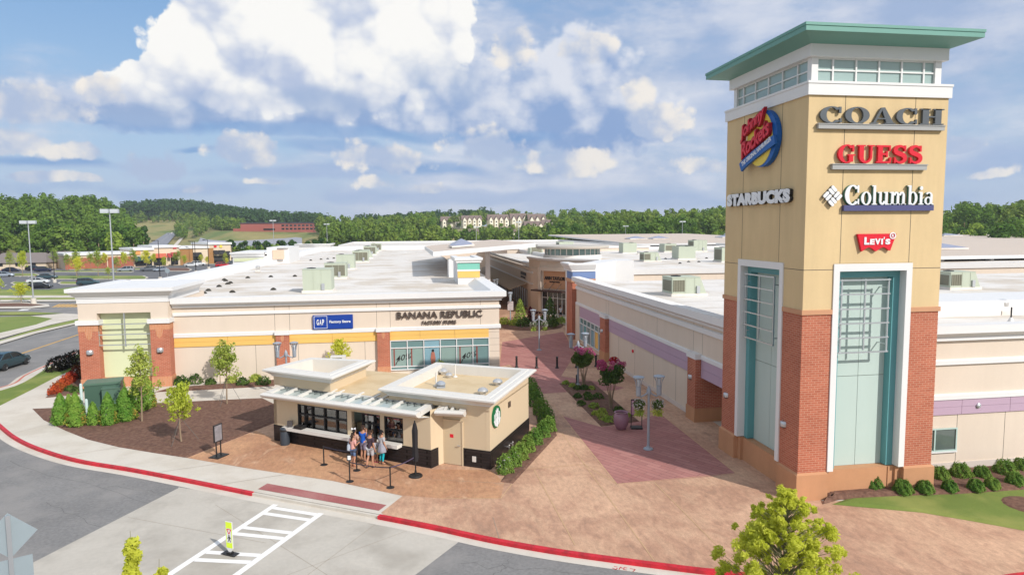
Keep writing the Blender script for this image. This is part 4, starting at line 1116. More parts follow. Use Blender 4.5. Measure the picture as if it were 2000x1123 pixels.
for (ya, yb, dz) in ((57.0, 58.6, 0), (38.05, 39.25, 1)):
    p = MB(); p.box(RX - .40, ya, .85, RX + (1.55 if dz else .3), yb, 3.95)
    q = obj('brick_pier', p, BRICK, rs)
    p = MB(); p.box(RX - .45, ya - .05, -.1, RX + (1.56 if dz else .32), yb + .05, .86); obj('pier_base', p, PLINTH, q)
    p = MB(); p.box(RX - .46, ya - .06, 3.92, RX + .1, yb + .06, 4.24); obj('pier_cap', p, WHITE, q)
    wall_lamp(rs, Vector((RX - .40, (ya + yb) / 2 + .1, 2.6)), -Y3, -X3)
g = MB(); g.box(RX - .03, 58.75, .4, RX - .01, 67.0, 2.80)
win = obj('display_window', g, GLASS_TEAL, rs)
f2 = MB()
for k in range(7): f2.box(RX - .12, 58.75 + 8.25 * k / 6 - .04, .4, RX - .032, 58.75 + 8.25 * k / 6 + .04, 2.8)
for z in (.4, 2.12, 2.72): f2.box(RX - .11, 58.75, z, RX - .033, 67.0, z + .08)
obj('window_frame', f2, WHITE, win)
po = MB(); po.box(RX - .045, 61.7, .55, RX - .035, 62.7, 2.05); po.box(RX - .045, 65.8, .55, RX - .035, 66.8, 2.05); obj('poster', po, POSTER2, win)
po = MB(); po.box(RX - .045, 64.4, .55, RX - .035, 65.5, 2.05); obj('poster', po, TEAL, win)
po = MB(); po.box(RX - .045, 60.3, .55, RX - .035, 61.4, 2.05); obj('poster', po, YELLOW, win)
b = MB(); b.box(RX - .12, 67.1, -.1, RX - .003, 68.7, 3.9); obj('corner_pier', b, STUCCO, rs)
# alarm bell and spigots on the walkway wall
b = MB(); b.lathe([(.13, 0), (.13, .08), (.05, .12)], (RX - .002, 50.6, 2.15), 14, axis='X'); 
b.v = [(2 * (RX - .002) - v[0], v[1], v[2]) for v in b.v]
obj('alarm_bell', b, SG_RED, rs, smooth=30)
# small office window on the street side
W0, W1, W2 = AY(1822, 850, RY).x - .7, AY(1824, 850, RY).x, AY(1866, 850, RY).x
wz0, wz1 = AY(1845, 879, RY).z, AY(1845, 836, RY).z
g = MB(); g.box(W0, RY - .03, wz0, W2, RY - .012, wz1)
win = obj('window', g, mat('window_glass_grey', (0.10, 0.13, 0.12), .06, spec=.8, blotch=(1, .2)), rs)
f2 = MB()
for x in (W0, W1, W2): f2.box(x - .035, RY - .08, wz0, x + .035, RY - .031, wz1)
for z in (wz0 - .02, wz1 - .04): f2.box(W0, RY - .09, z, W2 + .03, RY - .032, z + .06)
obj('window_frame', f2, mat('window_frame_mint', alb(196, 220, 212), .5, blotch=(1, .05)), win)
f2 = MB(); f2.box(W0, RY - .10, wz0 - .09, W2 + .06, RY - .004, wz0 - .02); obj('sill', f2, WHITE, win)
q = AY(1908, 791, RY)
b = MB(); b.lathe([(.001, 0), (.12, 0), (.12, .06), (.07, .09), (.001, .09)], (q.x, -RY + .07, q.z), 16, axis='Y'); b.v = [(v[0], -v[1], v[2]) for v in b.v]
obj('alarm_bell', b, METAL, rs, smooth=30)
# raised roof screen further along the right roof
b = MB(); b.prism([(31.5, 36.6), (46, 36.6), (46, 41), (31.5, 41)], 6.3, 7.25)
obj('roof_screen', b, WHITE, rs)

# ---------------------------------------------------------------- brick corner with a blue band at the end of the right store
ce = thing('corner_pavilion', 'brick corner pavilion with a blue band and flared white cornice past the lilac store', 'building', (22, 75, 0))
w = MB(); w.prism([(17.6, 69.6), (20.1, 69.6), (24.6, 76.8), (26.8, 76.4), (27, 80), (24, 80), (19.5, 73), (17.6, 73)], -.1, 7.3); w.prism([(20.1, 69.7), (24.6, 76.8), (26.8, 76.4), (27, 80), (24, 80), (19.6, 73)], 7.3, 8.1)
obj('wall', w, WHITE, ce)
w = MB(); w.box(17.45, 69.5, -.1, 20.0, 72, 6.2); obj('brick_wall', w, BRICK, ce)
w = MB(); w.box(17.38, 69.42, 6.2, 20.06, 72, 6.55); obj('brick_cap', w, MATS['cast_stone_cap'], ce)
w = MB(); w.box(17.5, 69.45, 6.55, 20.05, 72, 7.35); obj('blue_band', w, BLUEP, ce)
c = MB(); c.sweep([(-.4, 8.25), (.55, 8.25), (.55, 8.1), (.12, 7.5), (.12, 7.36), (-.4, 7.36)], [(17.5, 72.9), (17.5, 69.5), (20.0, 69.5)]); obj('cornice', c, WHITE, ce)

# ---------------------------------------------------------------- store with the curved front and the round clerestory
at = thing('outlet_store', 'tan store with a salmon sign panel and a round glazed clerestory on top', 'shop building', (30, 105, 0))
w = MB(); w.prism([(17.75, 150), (17.75, 95.4), (18.5, 92.3), (21.8, 88.0), (27, 84), (60, 84), (60, 150)], -.1, 6.3)
w.prism([(17.8, 97.0), (18.5, 92.3), (21.8, 88.0), (25, 85.4), (30, 90), (26, 99)], 6.3, 7.55)
obj('wall', w, STUCCO, at)
r = MB(); r.prism([(18.2, 150), (18.2, 97), (27, 86.4), (60, 86.4), (60, 150)], 6.3, 6.34); obj('roof', r, ROOFW, at)
c = MB(); c.sweep(cornice_prof(7.0, .3, .4, 6.5), [(17.75, 150), (17.75, 97)]); c.sweep([(-.4, 7.9), (.35, 7.9), (.35, 7.7), (.05, 7.45), (-.4, 7.45)], [(17.8, 97.0), (18.5, 92.3), (20.0, 89.6), (21.8, 88.0), (25.2, 85.2)])
b = c; b.sweep(band_prof(5.5, 5.8), [(17.75, 150), (17.75, 97), (17.9, 94.6)]); b.sweep(band_prof(3.9, 4.15), [(17.75, 150), (17.75, 97), (17.9, 94.6)])
obj('cornice', c, WHITE, at)
dd = Vector((21.8 - 18.5, 88.0 - 92.3, 0)); Lf = dd.length; UA = dd.normalized(); NA = Vector((UA.y, -UA.x, 0)); OA = Vector((18.5, 92.3, 0))
def AB(mb, u0, z0, u1, z1, n0, n1): mb.frame_box(OA, UA, Z3, NA, u0, z0, n0, u1, z1, n1); return mb
obj('sign_panel', AB(MB(), .75, 3.6, Lf - .5, 6.1, .003, .05), mat('salmon_panel', alb(222, 168, 128), .8, blotch=(.8, .06)), at)
p = MB()
for u in (.2, Lf - .25): AB(p, u - .25, -.1, u + .25, 6.6, .003, .35)
AB(p, -.05, 6.1, Lf + .05, 6.6, .003, .34)
obj('portal_frame', p, STUCCO, at)
p = AB(MB(), -.6, 3.25, Lf - .4, 3.45, .05, 1.3); obj('entrance_canopy', p, mat('canopy_brown', alb(70, 48, 44, .7), .5, blotch=(1, .1)), at)
p = MB()
for u in (1.2, 2.6, 4.0): p.tube([OA + UA * u + Z3 * 4.45 + NA * .05, OA + UA * (u - .1) + Z3 * 3.45 + NA * 1.2], .03, 6)
obj('canopy_rod', p, BLACK, at)
g = AB(MB(), .5, .05, Lf - .55, 3.2, .003, .03); ent = obj('entrance_glass', g, GLASS_DARK, at)
p = MB()
for u in (.5, 1.5, 2.5, 3.3, 4.1, Lf - .55): AB(p, u - .05, 0, u + .05, 3.2, .031, .09)
for z in (.1, 2.3, 3.1): AB(p, .5, z, Lf - .55, z + .08, .032, .085)
obj('door_frame', p, WHITE, ent)
# sloping awning along the walkway side
aw = MB(); aw.loft([[(17.74, 97.5, 4.0), (17.74, 97.5, 3.92), (14.9, 97.5, 2.95), (14.9, 97.5, 3.03)], [(17.74, 146, 4.0), (17.74, 146, 3.92), (14.9, 146, 2.95), (14.9, 146, 3.03)]])
obj('awning', aw, mat('awning_tan', alb(196, 178, 154), .7, blotch=(.5, .05)), at)
p = MB(); p.box(17.70, 98, .2, 17.745, 112, 2.9); p.box(17.70, 118, .2, 17.745, 134, 2.9); g = obj('display_window', p, GLASS_DARK, at)
p = MB()
for y in range(98, 113, 2): p.box(17.6, y - .06, .2, 17.695, y + .06, 2.9)
for y in range(118, 135, 2): p.box(17.6, y - .06, .2, 17.695, y + .06, 2.9)
obj_pieces('window_frame', p, METAL, g)
rot = MB(); rc = (24.2, 96.2)
rot.lathe([(4.3, 7.3), (4.3, 8.15), (4.1, 8.16)], (*rc, 0), 36); obj('rotunda_wall', rot, WHITE, at, smooth=30)
rot = MB(); rot.lathe([(4.0, 8.1), (4.0, 9.05)], (*rc, 0), 36); gl = obj('rotunda_glass', rot, GLASS_TEAL, at, smooth=30)
rot = MB()
for k in range(28):
    t = 2 * math.pi * k / 28; x, y = rc[0] + 4.04 * math.cos(t), rc[1] + 4.04 * math.sin(t)
    rot.lathe([(.07, 8.12), (.07, 9.05)], (x, y, 0), 6)
obj('mullion', rot, WHITE, gl)
rot = MB(); rot.lathe([(.01, 9.05), (5.3, 9.05), (5.4, 9.2), (5.4, 9.42), (5.0, 9.5), (.01, 9.6)], (*rc, 0), 40); obj('rotunda_roof', rot, mat('roof_grey_tan', alb(214, 206, 194, .7), .6, blotch=(.4, .05)), at, smooth=30)
sgn = big_letters('store_sign', 'dark raised lettering on the salmon panel over the far shop entrance', 'sign', [('ANN TAYLOR', .95, 4.85, Lf - .75, 5.35), ('FACTORY STORE', 1.9, 4.50, Lf - 1.7, 4.68)], BLACK, OA, UA, NA, .06, .14, .03)
sg = thing('store_sign', 'two short rows of dark lettering on the shaded tan wall above the awning', 'sign', (17.6, 101, 4.6))
mb = MB(); OAL = Vector((17.74, 105, 0))
for v0, v1 in ((4.85, 5.3), (4.4, 4.65)):
    for k in range(6 if v0 > 4.5 else 5): mb.frame_box(OAL, -Y3, Z3, -X3, 1.6 + k * .78, v0, .02, 2.16 + k * .78, v1, .12)
obj('lettering', mb, BLACK, sg)

# ---------------------------------------------------------------- pavilion and canopy roof over the walkway on the left
gp = thing('roof_pavilion', 'small roof pavilion with green and yellow bands behind the cream store front', 'building', (6.4, 73, 6))
w = MB(); w.box(5.25, 70.0, 5.9, 7.5, 77, 8.5); obj('wall', w, WHITE, gp)
w = MB(); w.box(5.2, 69.93, 7.75, 7.55, 69.995, 8.42); obj('green_band', w, mat('green_band', alb(134, 206, 186), .7, blotch=(.6, .05)), gp)
w = MB(); w.box(5.2, 69.93, 6.90, 7.55, 69.995, 7.58); obj('yellow_band', w, YELLOW, gp)
w = MB(); w.sweep(cornice_prof(8.98, .22, .35, 8.48), [(5.25, 77), (5.25, 70), (7.5, 70), (7.5, 77)]); w.box(5.25, 70, 8.5, 7.5, 77, 8.85); w.box(5.15, 69.9, 7.58, 7.6, 69.998, 7.75); obj('cornice', w, WHITE, gp)
cn = thing('canopy_roof', 'broad tan canopy roof with two glass skylights spanning the walkway', 'canopy', (10, 95, 0))
A, B_, Cc, D_ = AY(846, 492, 80), AY(1046, 474.5, 84), G(962, 468, 9.2), G(829, 481, 9.05)
th = .55
w = MB(); w.loft([[(p.x, p.y, p.z - th) for p in (A, B_, Cc, D_)], [(p.x, p.y, p.z) for p in (A, B_, Cc, D_)]]); obj('fascia', w, WHITE, cn)
ins = [Vector(p) for p in (A, B_, Cc, D_)]; ctr = (A + B_ + Cc + D_) / 4
w = MB(); w.add([p + (ctr - p) * .012 + Vector((0, 0, .006)) for p in ins], [(0, 1, 2, 3)]); obj('roof', w, ROOFT, cn, recalc=False)
for (u, v) in ((.36, .42), (.42, .66)):
    sk = A + (B_ - A) * u + (D_ - A) * v; ex, ey = (B_ - A).normalized(), Y3
    p = MB(); p.frame_box(sk, ex, ey, Z3, -1.7, -4, .01, 1.7, 4, .22); kb = obj('skylight_kerb', p, ROOFW, cn)
    p = MB(); base = [sk + ex * a + ey * b + Z3 * .22 for a, b in ((-1.6, -3.8), (1.6, -3.8), (1.6, 3.8), (-1.6, 3.8))]
    p.add(base + [sk + Z3 * 1.0], [(0, 1, 4), (1, 2, 4), (2, 3, 4), (3, 0, 4)]); obj('skylight_glass', p, mat('skylight_glass', alb(176, 178, 196, .7), .25, blotch=(.6, .05)), kb)
w = MB()
fx = [AY(876, 496, 80.5), AY(903, 493, 80.5)]
w.loft([[(fx[0].x, 80.5, 5.8), (fx[0].x + .4, 80.5, 5.8), (fx[1].x, 80.5, 8.4), (fx[0].x, 80.5, 8.4)], [(fx[0].x, 83, 5.8), (fx[0].x + .4, 83, 5.8), (fx[1].x, 83, 8.4), (fx[0].x, 83, 8.4)]])
obj('fin_support', w, WHITE, cn)
w = MB(); p0 = AY(953, 510, 88.0); w.box(p0.x - .3, 88, 5.0, p0.x + .3, 88.6, 9.0); po_ = obj('post', w, WHITE, cn)
w = MB(); w.box(p0.x - .42, 87.9, -.1, p0.x + .42, 88.7, 5.0); obj('post_base', w, BRICK, po_)
# ---------------------------------------------------------------- roofs of the other outlet blocks
def roof_block(label, poly, z, par=.55, y=None):
    c_ = sum((Vector((p[0], p[1], 0)) for p in poly), Vector()) / len(poly)
    t = thing('outlet_block', label, 'building', c_)
    w = MB(); w.prism(poly, -.1, z); obj('wall', w, STUCCO, t)
    I = [Vector((p[0], p[1], 0)) + (c_ - Vector((p[0], p[1], 0))).normalized() * .9 for p in poly]
    w = MB(); w.prism([(p.x, p.y) for p in I], z, z + .02); obj('roof', w, ROOFW, t)
    w = MB(); w.sweep([(-.3, z), (.2, z), (.3, z + par), (-.3, z + par)], poly, closed=True); obj('parapet', w, WHITE, t)
    return t
roof_block('flat white roofed block behind the lilac store, crowded with rooftop units', [(27.2, 78), (120, 78), (120, 168), (27.2, 168)], 6.3, .7)
def monitor_roof(label, x0, x1, y0, y1, z, slope, skys):
    t = thing('monitor_roof', label, 'roof', ((x0 + x1) / 2, (y0 + y1) / 2, 0))
    zb = z + slope
    w = MB(); w.loft([[(x0, y0, z - .5), (x1, y0, z - .5), (x1, y0, z), (x0, y0, z)], [(x0, y1, zb - .5), (x1, y1, zb - .5), (x1, y1, zb), (x0, y1, zb)]]); obj('fascia', w, WHITE, t)
    w = MB(); w.add([(x0 + .3, y0 + .4, z + .01), (x1 - .3, y0 + .4, z + .01), (x1 - .3, y1 - .4, zb + .01), (x0 + .3, y1 - .4, zb + .01)], [(0, 1, 2, 3)]); obj('roof', w, ROOFT, t)
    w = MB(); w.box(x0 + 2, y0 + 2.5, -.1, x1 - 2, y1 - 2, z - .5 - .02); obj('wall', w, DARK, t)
    w = MB(); w.box(x0 + 1, y0 + 1.6, 5.0, x1 - 1, y0 + 2.3, z - 1.3); obj('parapet', w, STUCCO, t)
    w = MB()
    for k in range(int((x1 - x0) / 9) + 1): w.box(x0 + 1.2 + k * 9, y0 + 1.3, 0, x0 + 1.9 + k * 9, y0 + 2.2, z - .5)
    obj('post', w, WHITE, t)
    for (sx, sy, s) in skys:
        zz = z + slope * (sy - y0) / (y1 - y0)
        p = MB(); p.box(sx - s, sy - s, zz, sx + s, sy + s, zz + .3); kb = obj('skylight_kerb', p, ROOFW, t)
        p = MB(); p.add([(sx - s, sy - s, zz + .3), (sx + s, sy - s, zz + .3), (sx + s, sy + s, zz + .3), (sx - s, sy + s, zz + .3), (sx, sy, zz + 1.1)], [(0, 1, 4), (1, 2, 4), (2, 3, 4), (3, 0, 4)])
        obj('skylight_glass', p, MATS['skylight_glass'], kb)
monitor_roof('long tan roof with white edge far behind the rooftop units, left of the tower', 62, 126, 176, 290, 7.6, 1.6, [(76, 215, 3), (84, 215, 3), (112, 222, 3), (120, 222, 3)])
monitor_roof('nearer tan roof with pyramid skylights right of the tower', 73, 170, 92, 150, 7.2, 1.0, [(92, 112, 3), (100, 112, 3)])
monitor_roof('farther tan roof strip right of the tower below the woods', 150, 320, 180, 300, 7.4, 1.6, [(190, 225, 4), (202, 225, 4)])
roof_block('low white roofed block beyond the canopy roof', [(24, 160), (60, 160), (60, 260), (-20, 260), (-20, 205), (24, 205)], 7.0, .5)

# ---------------------------------------------------------------- rooftop units and vents
def rooftop_unit(w_, d, h, label, hood=False, fins='front'):
    t = thing('rooftop_unit', label, 'rooftop unit', (0, 0, 0), 0, 'air conditioning units on the roofs')
    m = MB(); m.box(-w_ / 2 - .1, -d / 2 - .1, 0, w_ / 2 + .1, d / 2 + .1, .22); obj('kerb', m, ROOFW, t)
    m = MB()
    if hood:
        m.prism([(0, 0)], 0, 0) if False else None
        m.loft([[(-w_ / 2, -d / 2, .22), (w_ / 2, -d / 2, .22), (w_ / 2 - .55, -d / 2, h), (-w_ / 2, -d / 2, h)], [(-w_ / 2, d / 2, .22), (w_ / 2, d / 2, .22), (w_ / 2 - .55, d / 2, h), (-w_ / 2, d / 2, h)]])
    else:
        m.box(-w_ / 2, -d / 2, .22, w_ / 2, d / 2, h)
    m.box(-w_ / 2 - .03, -d / 2 - .03, h, (w_ / 2 if not hood else w_ / 2 - .55) + .03, d / 2 + .03, h + .05)
    for f in (.38, .66): m.box(-w_ / 2 + w_ * f - .02, -d / 2 - .025, .25, -w_ / 2 + w_ * f + .02, -d / 2, h)
    obj('casing', m, AC_GREEN, t)
    m = MB()
    a, b = (-w_ / 2 + .12, w_ / 2 - .12) if fins == 'front' else (-w_ / 2 + .08, -w_ / 2 + w_ * .36)
    if fins != 'none':
        m.box(a, -d / 2 - .02, .4, b, -d / 2 - .002, h - .2)
        k = 0
        while a + k * .22 < b: m.box(a + k * .22, -d / 2 - .05, .4, a + k * .22 + .05, -d / 2 - .02, h - .2); k += 1
    m.box(-w_ / 2 - .02, -d / 2 + .2, .4, -w_ / 2 - .002, d / 2 - .2, h - .25)
    obj('condenser_grille', m, AC_GRILL, t)
    m = MB(); m.lathe([(.42, 0), (.42, .06), (.1, .1)], (-w_ / 4, 0, h + .05), 16); obj('fan_guard', m, BLACK, t)
    m = MB(); m.box(w_ / 2 - .9, -d / 2 - .14, .22, w_ / 2 - .62, -d / 2 - .002, .85); obj('service_box', m, METAL, t)
    return t
u1 = rooftop_unit(2.6, 2.6, 2.15, 'nearest pale green rooftop unit on the cream store, plain panelled side facing', fins='none')
u2 = rooftop_unit(2.5, 2.4, 1.85, 'second pale green rooftop unit from the front, with a finned grille facing')
u3 = rooftop_unit(3.0, 2.2, 1.55, 'pale green rooftop unit with sloped hood alone on the white roof beside the tower', True, 'left')
u1.location = (-8.35, 65.2, 6.2); u2.location = (-8.5, 82.5, 6.2); u3.location = (23.1, 53.2, 6.3)
dup(u1, (-9.0, 101.5, 6.2), label='third pale green rooftop unit from the front in the row on the cream store')
rowl = 'pale green rooftop unit far back in the row on the cream store roof'
for k, (x, y) in enumerate(((-8.2, 122), (-8.6, 139), (-8.4, 156), (-8.8, 172), (-8.3, 186))):
    dup(u2 if k % 2 == 0 else u3, (x, y, 6.2), label=rowl, scale=1.1)
dup(u3, (48.9, 53.0, 6.3), label='pale green rooftop unit with sloped hood right of the tower')
dup(u3, (40.4, 107, 6.3), label='pale green rooftop unit standing nearest on the white block behind the lilac store')
rowr = 'pale green rooftop unit in the far row along the tan roof edge'
for px_, py_, k in ((1103, 496, 0), (1226, 495, 1), (1303, 493, 2), (1362, 492, 0), (1335, 507, 1), (1045, 497, 2)):
    p = G(px_, py_, 6.3); s_ = 1.25
    o_ = dup((u1, u2, u3)[k], (p.x, p.y, 6.3), RAD((0, 180, 90, -20)[k]), label=rowr, scale=s_)
dup(u1, G(1418, 512, 6.3), label='rooftop unit half hidden behind the left edge of the tower', scale=1.1)
# mushroom vents, pipe stacks, small black drain covers
def vent(label):
    t = thing('roof_vent', label, 'roof vent', (0, 0, 0), 0, 'steel vents on the roofs')
    m = MB(); m.box(-.35, -.35, 0, .35, .35, .28); obj('vent_kerb', m, ROOFW, t)
    m = MB(); m.lathe([(.26, .28), (.26, .55), (.34, .56), (.36, .78), (.22, .95), (.01, .98)], n=18); obj('vent_cap', m, STEEL, t, smooth=35)
    return t
v0 = vent('steel capped roof vent near the left front corner of the cream store'); v0.location = G(371, 578, 6.2)
for x, y, l in ((504, 531, 'steel roof vent by the left parapet half way back on the cream store'), (1285, 500, 'steel roof vent among the units of the far white block'), (1315, 497, 'small steel vent beside the far row of units'), (1247, 498, 'steel vent left of the far row of units')):
    dup(v0, G(x, y, 6.25), label=l, scale=.9)
dup(v0, G(1957, 614, 6.3), label='steel capped roof vent on the roof right of the tower', scale=1.0)
st_ = thing('pipe_stack', 'thin dark pipe stack with a white cone flashing right of the tower', 'pipe', G(1974, 632, 6.35))
m = MB(); m.lathe([(.22, 0), (.07, .35), (.05, .36)], n=14); obj('flashing', m, WHITE, st_, world=False, smooth=40)
m = MB(); m.lathe([(.04, .3), (.04, .95)], n=8); obj('pipe', m, BLACK, st_, world=False)
dr = MB(); dr.lathe([(.30, 0), (.22, .12), (.10, .2), (.01, .22)], n=10)
d0 = tag(obj('roof_drain', dr, mat('drain_black', alb(70, 66, 56, .6), .8, blotch=(3, .3)), world=False), 'small dark dome drain on the wide white roof', 'roof drain', 'roof drains')
spots = [(454, 571), (398, 573), (534, 566), (428, 560), (441, 549), (445, 555), (407, 568), (450, 553), (438, 547), (529, 541), (576, 540), (484, 543), (607, 509), (627, 507), (640, 506), (580, 507), (652, 505), (555, 508), (533, 510), (1328, 515), (1345, 512), (1365, 512), (1395, 510), (1400, 498), (1380, 505), (1300, 506)]
for k, (x, y) in enumerate(spots):
    o = d0 if k == 0 else d0.copy()
    if k: COL.objects.link(o)
    o.location = G(x, y, 6.22 if x < 1000 else 6.34)
# ================================================================== the drinks kiosk
def AP(x, y, p, d):
    """Point of a sight line on the upright plane through p along plan direction d."""
    r = ray(x, y); n = Vector((-d.y, d.x)); t = n.dot(Vector((p.x, p.y))) / (n.x * r.x + n.y * r.y)
    return Vector((r.x * t, r.y * t, CAM_H + r.z * t))
KF = G(537.3, 859.5); KN = G(842.2, 914); KI = G(864.4, 903.7); KC = G(957.7, 916.4); KB = G(1032.5, 845.8)
KL = Vector((-5.2, 44.2, 0)); KR = KB + (KL - KB) * 0.02
BEIGE = mat('kiosk_render', alb(230, 208, 174, .76), 0.85, blotch=(.5, .04), grain=(30, .04), bump=(60, .15))
KROOF = mat('kiosk_roof_membrane', alb(232, 208, 168, .74), 0.75, blotch=(.4, .08), tint=(.8, alb(206, 178, 134), .5))
CREAMW = mat('kiosk_trim', alb(240, 236, 228, .74), 0.55, blotch=(.6, .04), streak=(2, .05))
TILE = brick_mat('black_glazed_tile', (0.022, 0.018, 0.018), (0.03, 0.024, 0.024), (0.004, 0.004, 0.004), bw=.60, bh=.15, ms=.014, rough=.28)
kiosk = thing('drinks_kiosk', 'small beige coffee kiosk with a black tiled base, white canopy and two raised flat roofs', 'kiosk', (0, 38, 0))
foot = [KF, KN, KI, KC, KB, KL]
d1 = (KN - KF).normalized(); n1 = Vector((d1.y, -d1.x, 0)); LF = (KN - KF).length
d2 = (KC - KI).normalized(); n2 = Vector((d2.y, -d2.x, 0)); LD = (KC - KI).length
d3 = (KB - KC).normalized(); n3 = Vector((d3.y, -d3.x, 0)); LR = (KB - KC).length
def u1(x, y): return (AP(x, y, KF, d1) - KF).dot(d1)
def u2(x, y): return (AP(x, y, KI, d2) - KI).dot(d2)
def u3(x, y): return (AP(x, y, KC, d3) - KC).dot(d3)
F1 = lambda mb, u0, z0, a, u1_, z1, b: mb.frame_box(KF, d1, Z3, n1, u0, z0, a, u1_, z1, b)
F2 = lambda mb, u0, z0, a, u1_, z1, b: mb.frame_box(KI, d2, Z3, n2, u0, z0, a, u1_, z1, b)
F3 = lambda mb, u0, z0, a, u1_, z1, b: mb.frame_box(KC, d3, Z3, n3, u0, z0, a, u1_, z1, b)
# front wall with openings, so the room behind the glass is real
wA, wB = u1(581, 800), u1(678, 812); dA, dB = u1(686.5, 810), u1(742, 815); sA, sB = u1(750, 820), u1(787, 825)
w = MB(); T = .22
for a, b in ((0, wA), (wB, dA), (dB, sA), (sB, LF)): F1(w, a, 0, -T, b, 2.60, 0)
for a, b, z0, z1 in ((wA, wB, .98, 2.34), (dA, dB, .9, 2.36), (sA, sB, .98, 2.36)):
    F1(w, a, 0, -T, b, z0, 0); F1(w, a, z1, -T, b, 2.60, 0)
w.prism([(p.x, p.y) for p in (KN, KI, KI + n2 * -.22 + d2 * .2, KN - n1 * .22)][::-1], 0, 3.0)
def wallseg(mb, P, Q, z1, th=.22):
    d = (Q - P).normalized(); n = Vector((d.y, -d.x, 0))
    mb.frame_box(P, d, Z3, n, 0, 0, -th, (Q - P).length, z1, 0)
wallseg(w, KI, KC, 3.32); wallseg(w, KC, KB, 3.32); wallseg(w, KB, KL, 3.0); wallseg(w, KL, KF - n1 * 1.1, 3.0); wallseg(w, KF - n1 * 1.1, KF, 2.60)
obj('wall', w, BEIGE, kiosk)
fl = MB(); fl.prism([(p.x, p.y) for p in foot], 0.02, .06); obj('floor', fl, mat('kiosk_floor', (.05, .045, .04), .6, blotch=(1, .2)), kiosk)
bk = MB(); ib = [KF - n1 * 1.75 + d1 * .4, KN - n1 * 1.75 - d1 * .2]
wallseg(bk, ib[0], ib[1], 2.9, .1); obj('inner_wall', bk, mat('kiosk_interior', (.62, .64, .54), .8, blotch=(.8, .3)), kiosk)
tb = MB()
for P, d, n, L_ in ((KF, d1, n1, LF), (KN, (KI - KN).normalized(), None, (KI - KN).length), (KI, d2, n2, LD), (KC, d3, n3, LR), (KL, (KF - KL).normalized(), None, (KF - KL).length)):
    n = n or Vector((d.y, -d.x, 0))
    a0, a1 = (0, L_)
    if P is KI:
        da_, db_ = u2(866.3, 904), u2(903.8, 909)
        tb.frame_box(P, d, Z3, n, db_ + .02, 0, .002, L_ + .03, .94, .035); continue
    tb.frame_box(P, d, Z3, n, a0, 0, .002, a1 + (.03 if P is not KN else 0), .94, .035)
obj('tiled_base', tb, TILE, kiosk)
rl = MB(); rl.prism([(p.x, p.y) for p in (KF - n1 * .95 + d1 * .15, KN - n1 * .95, KI - n2 * .5, KC, KB, KL)], 2.98, 3.05); obj('roof', rl, KROOF, kiosk)
# window joinery
fr = MB(); gl = MB()
def window(a, b, z0, z1, cols, rows, t=.07):
    F1(gl, a, z0, -.14, b, z1, -.12)
    for c_ in cols: F1(fr, a + (b - a) * c_ - t / 2, z0, -.19, a + (b - a) * c_ + t / 2, z1, -.02)
    for r_ in rows: F1(fr, a, z0 + (z1 - z0) * r_ - t / 2, -.18, b, z0 + (z1 - z0) * r_ + t / 2, -.03)
window(wA, wB, .98, 2.34, (0.01, .14, .29, .54, .78, .99), (.02, .58, .98))
window(sA, sB, .98, 2.36, (0.01, .99), (.02, .48, .98))
window(dA + (dB - dA) * .36, dB, .9, 2.36, (0.01, .34, .66, .99), (.02, .62, .98))
CLEAR = bpy.data.materials.new('kiosk_glass'); CLEAR.use_nodes = True; MATS['kiosk_glass'] = CLEAR
t_ = CLEAR.node_tree; E.tree = t_
for n in list(t_.nodes): t_.nodes.remove(n)
gs_ = t_.nodes.new('ShaderNodeBsdfGlossy'); gs_.inputs['Roughness'].default_value = .03
tr_ = t_.nodes.new('ShaderNodeBsdfTransparent'); tr_.inputs[0].default_value = (.80, .86, .82, 1)
mx_ = t_.nodes.new('ShaderNodeMixShader'); fz_ = t_.nodes.new('ShaderNodeFresnel'); fz_.inputs[0].default_value = 2.7
o_ = t_.nodes.new('ShaderNodeOutputMaterial')
t_.links.new(fz_.outputs[0], mx_.inputs[0]); t_.links.new(tr_.outputs[0], mx_.inputs[1]); t_.links.new(gs_.outputs[0], mx_.inputs[2]); t_.links.new(mx_.outputs[0], o_.inputs[0])
fro = obj('window_frame', fr, BLACK, kiosk); obj('window_glass', gl, CLEAR, fro)
# things on show inside: back counter with machines, cups and bags
ic = MB(); F1(ic, wA + .2, .06, -1.3, sB, .95, -.8); obj('inner_counter', ic, mat('inner_counter', (.22, .20, .17), .5, blotch=(1, .1)), kiosk)
ic = MB()
for k in range(7): F1(ic, wA + .35 + k * .62, .95, -1.2, wA + .7 + k * .62, 1.25 + .22 * ((k * 7) % 3) / 2, -.9)
obj('counter_goods', ic, mat('counter_goods', alb(224, 196, 150), .6, blotch=(3, .3)), kiosk)
ct = MB()
F1(ct, u1(563, 845), .86, .002, u1(786, 880), 1.04, .46)
obj('service_counter', ct, CREAMW, kiosk)
# menu slot on the service window
mn = MB(); F1(mn, dA + (dB - dA) * .62, 1.98, .0, dA + (dB - dA) * .78, 2.26, .03); obj('menu_card', mn, mat('menu_card', alb(206, 206, 200), .6, blotch=(2, .05)), kiosk)
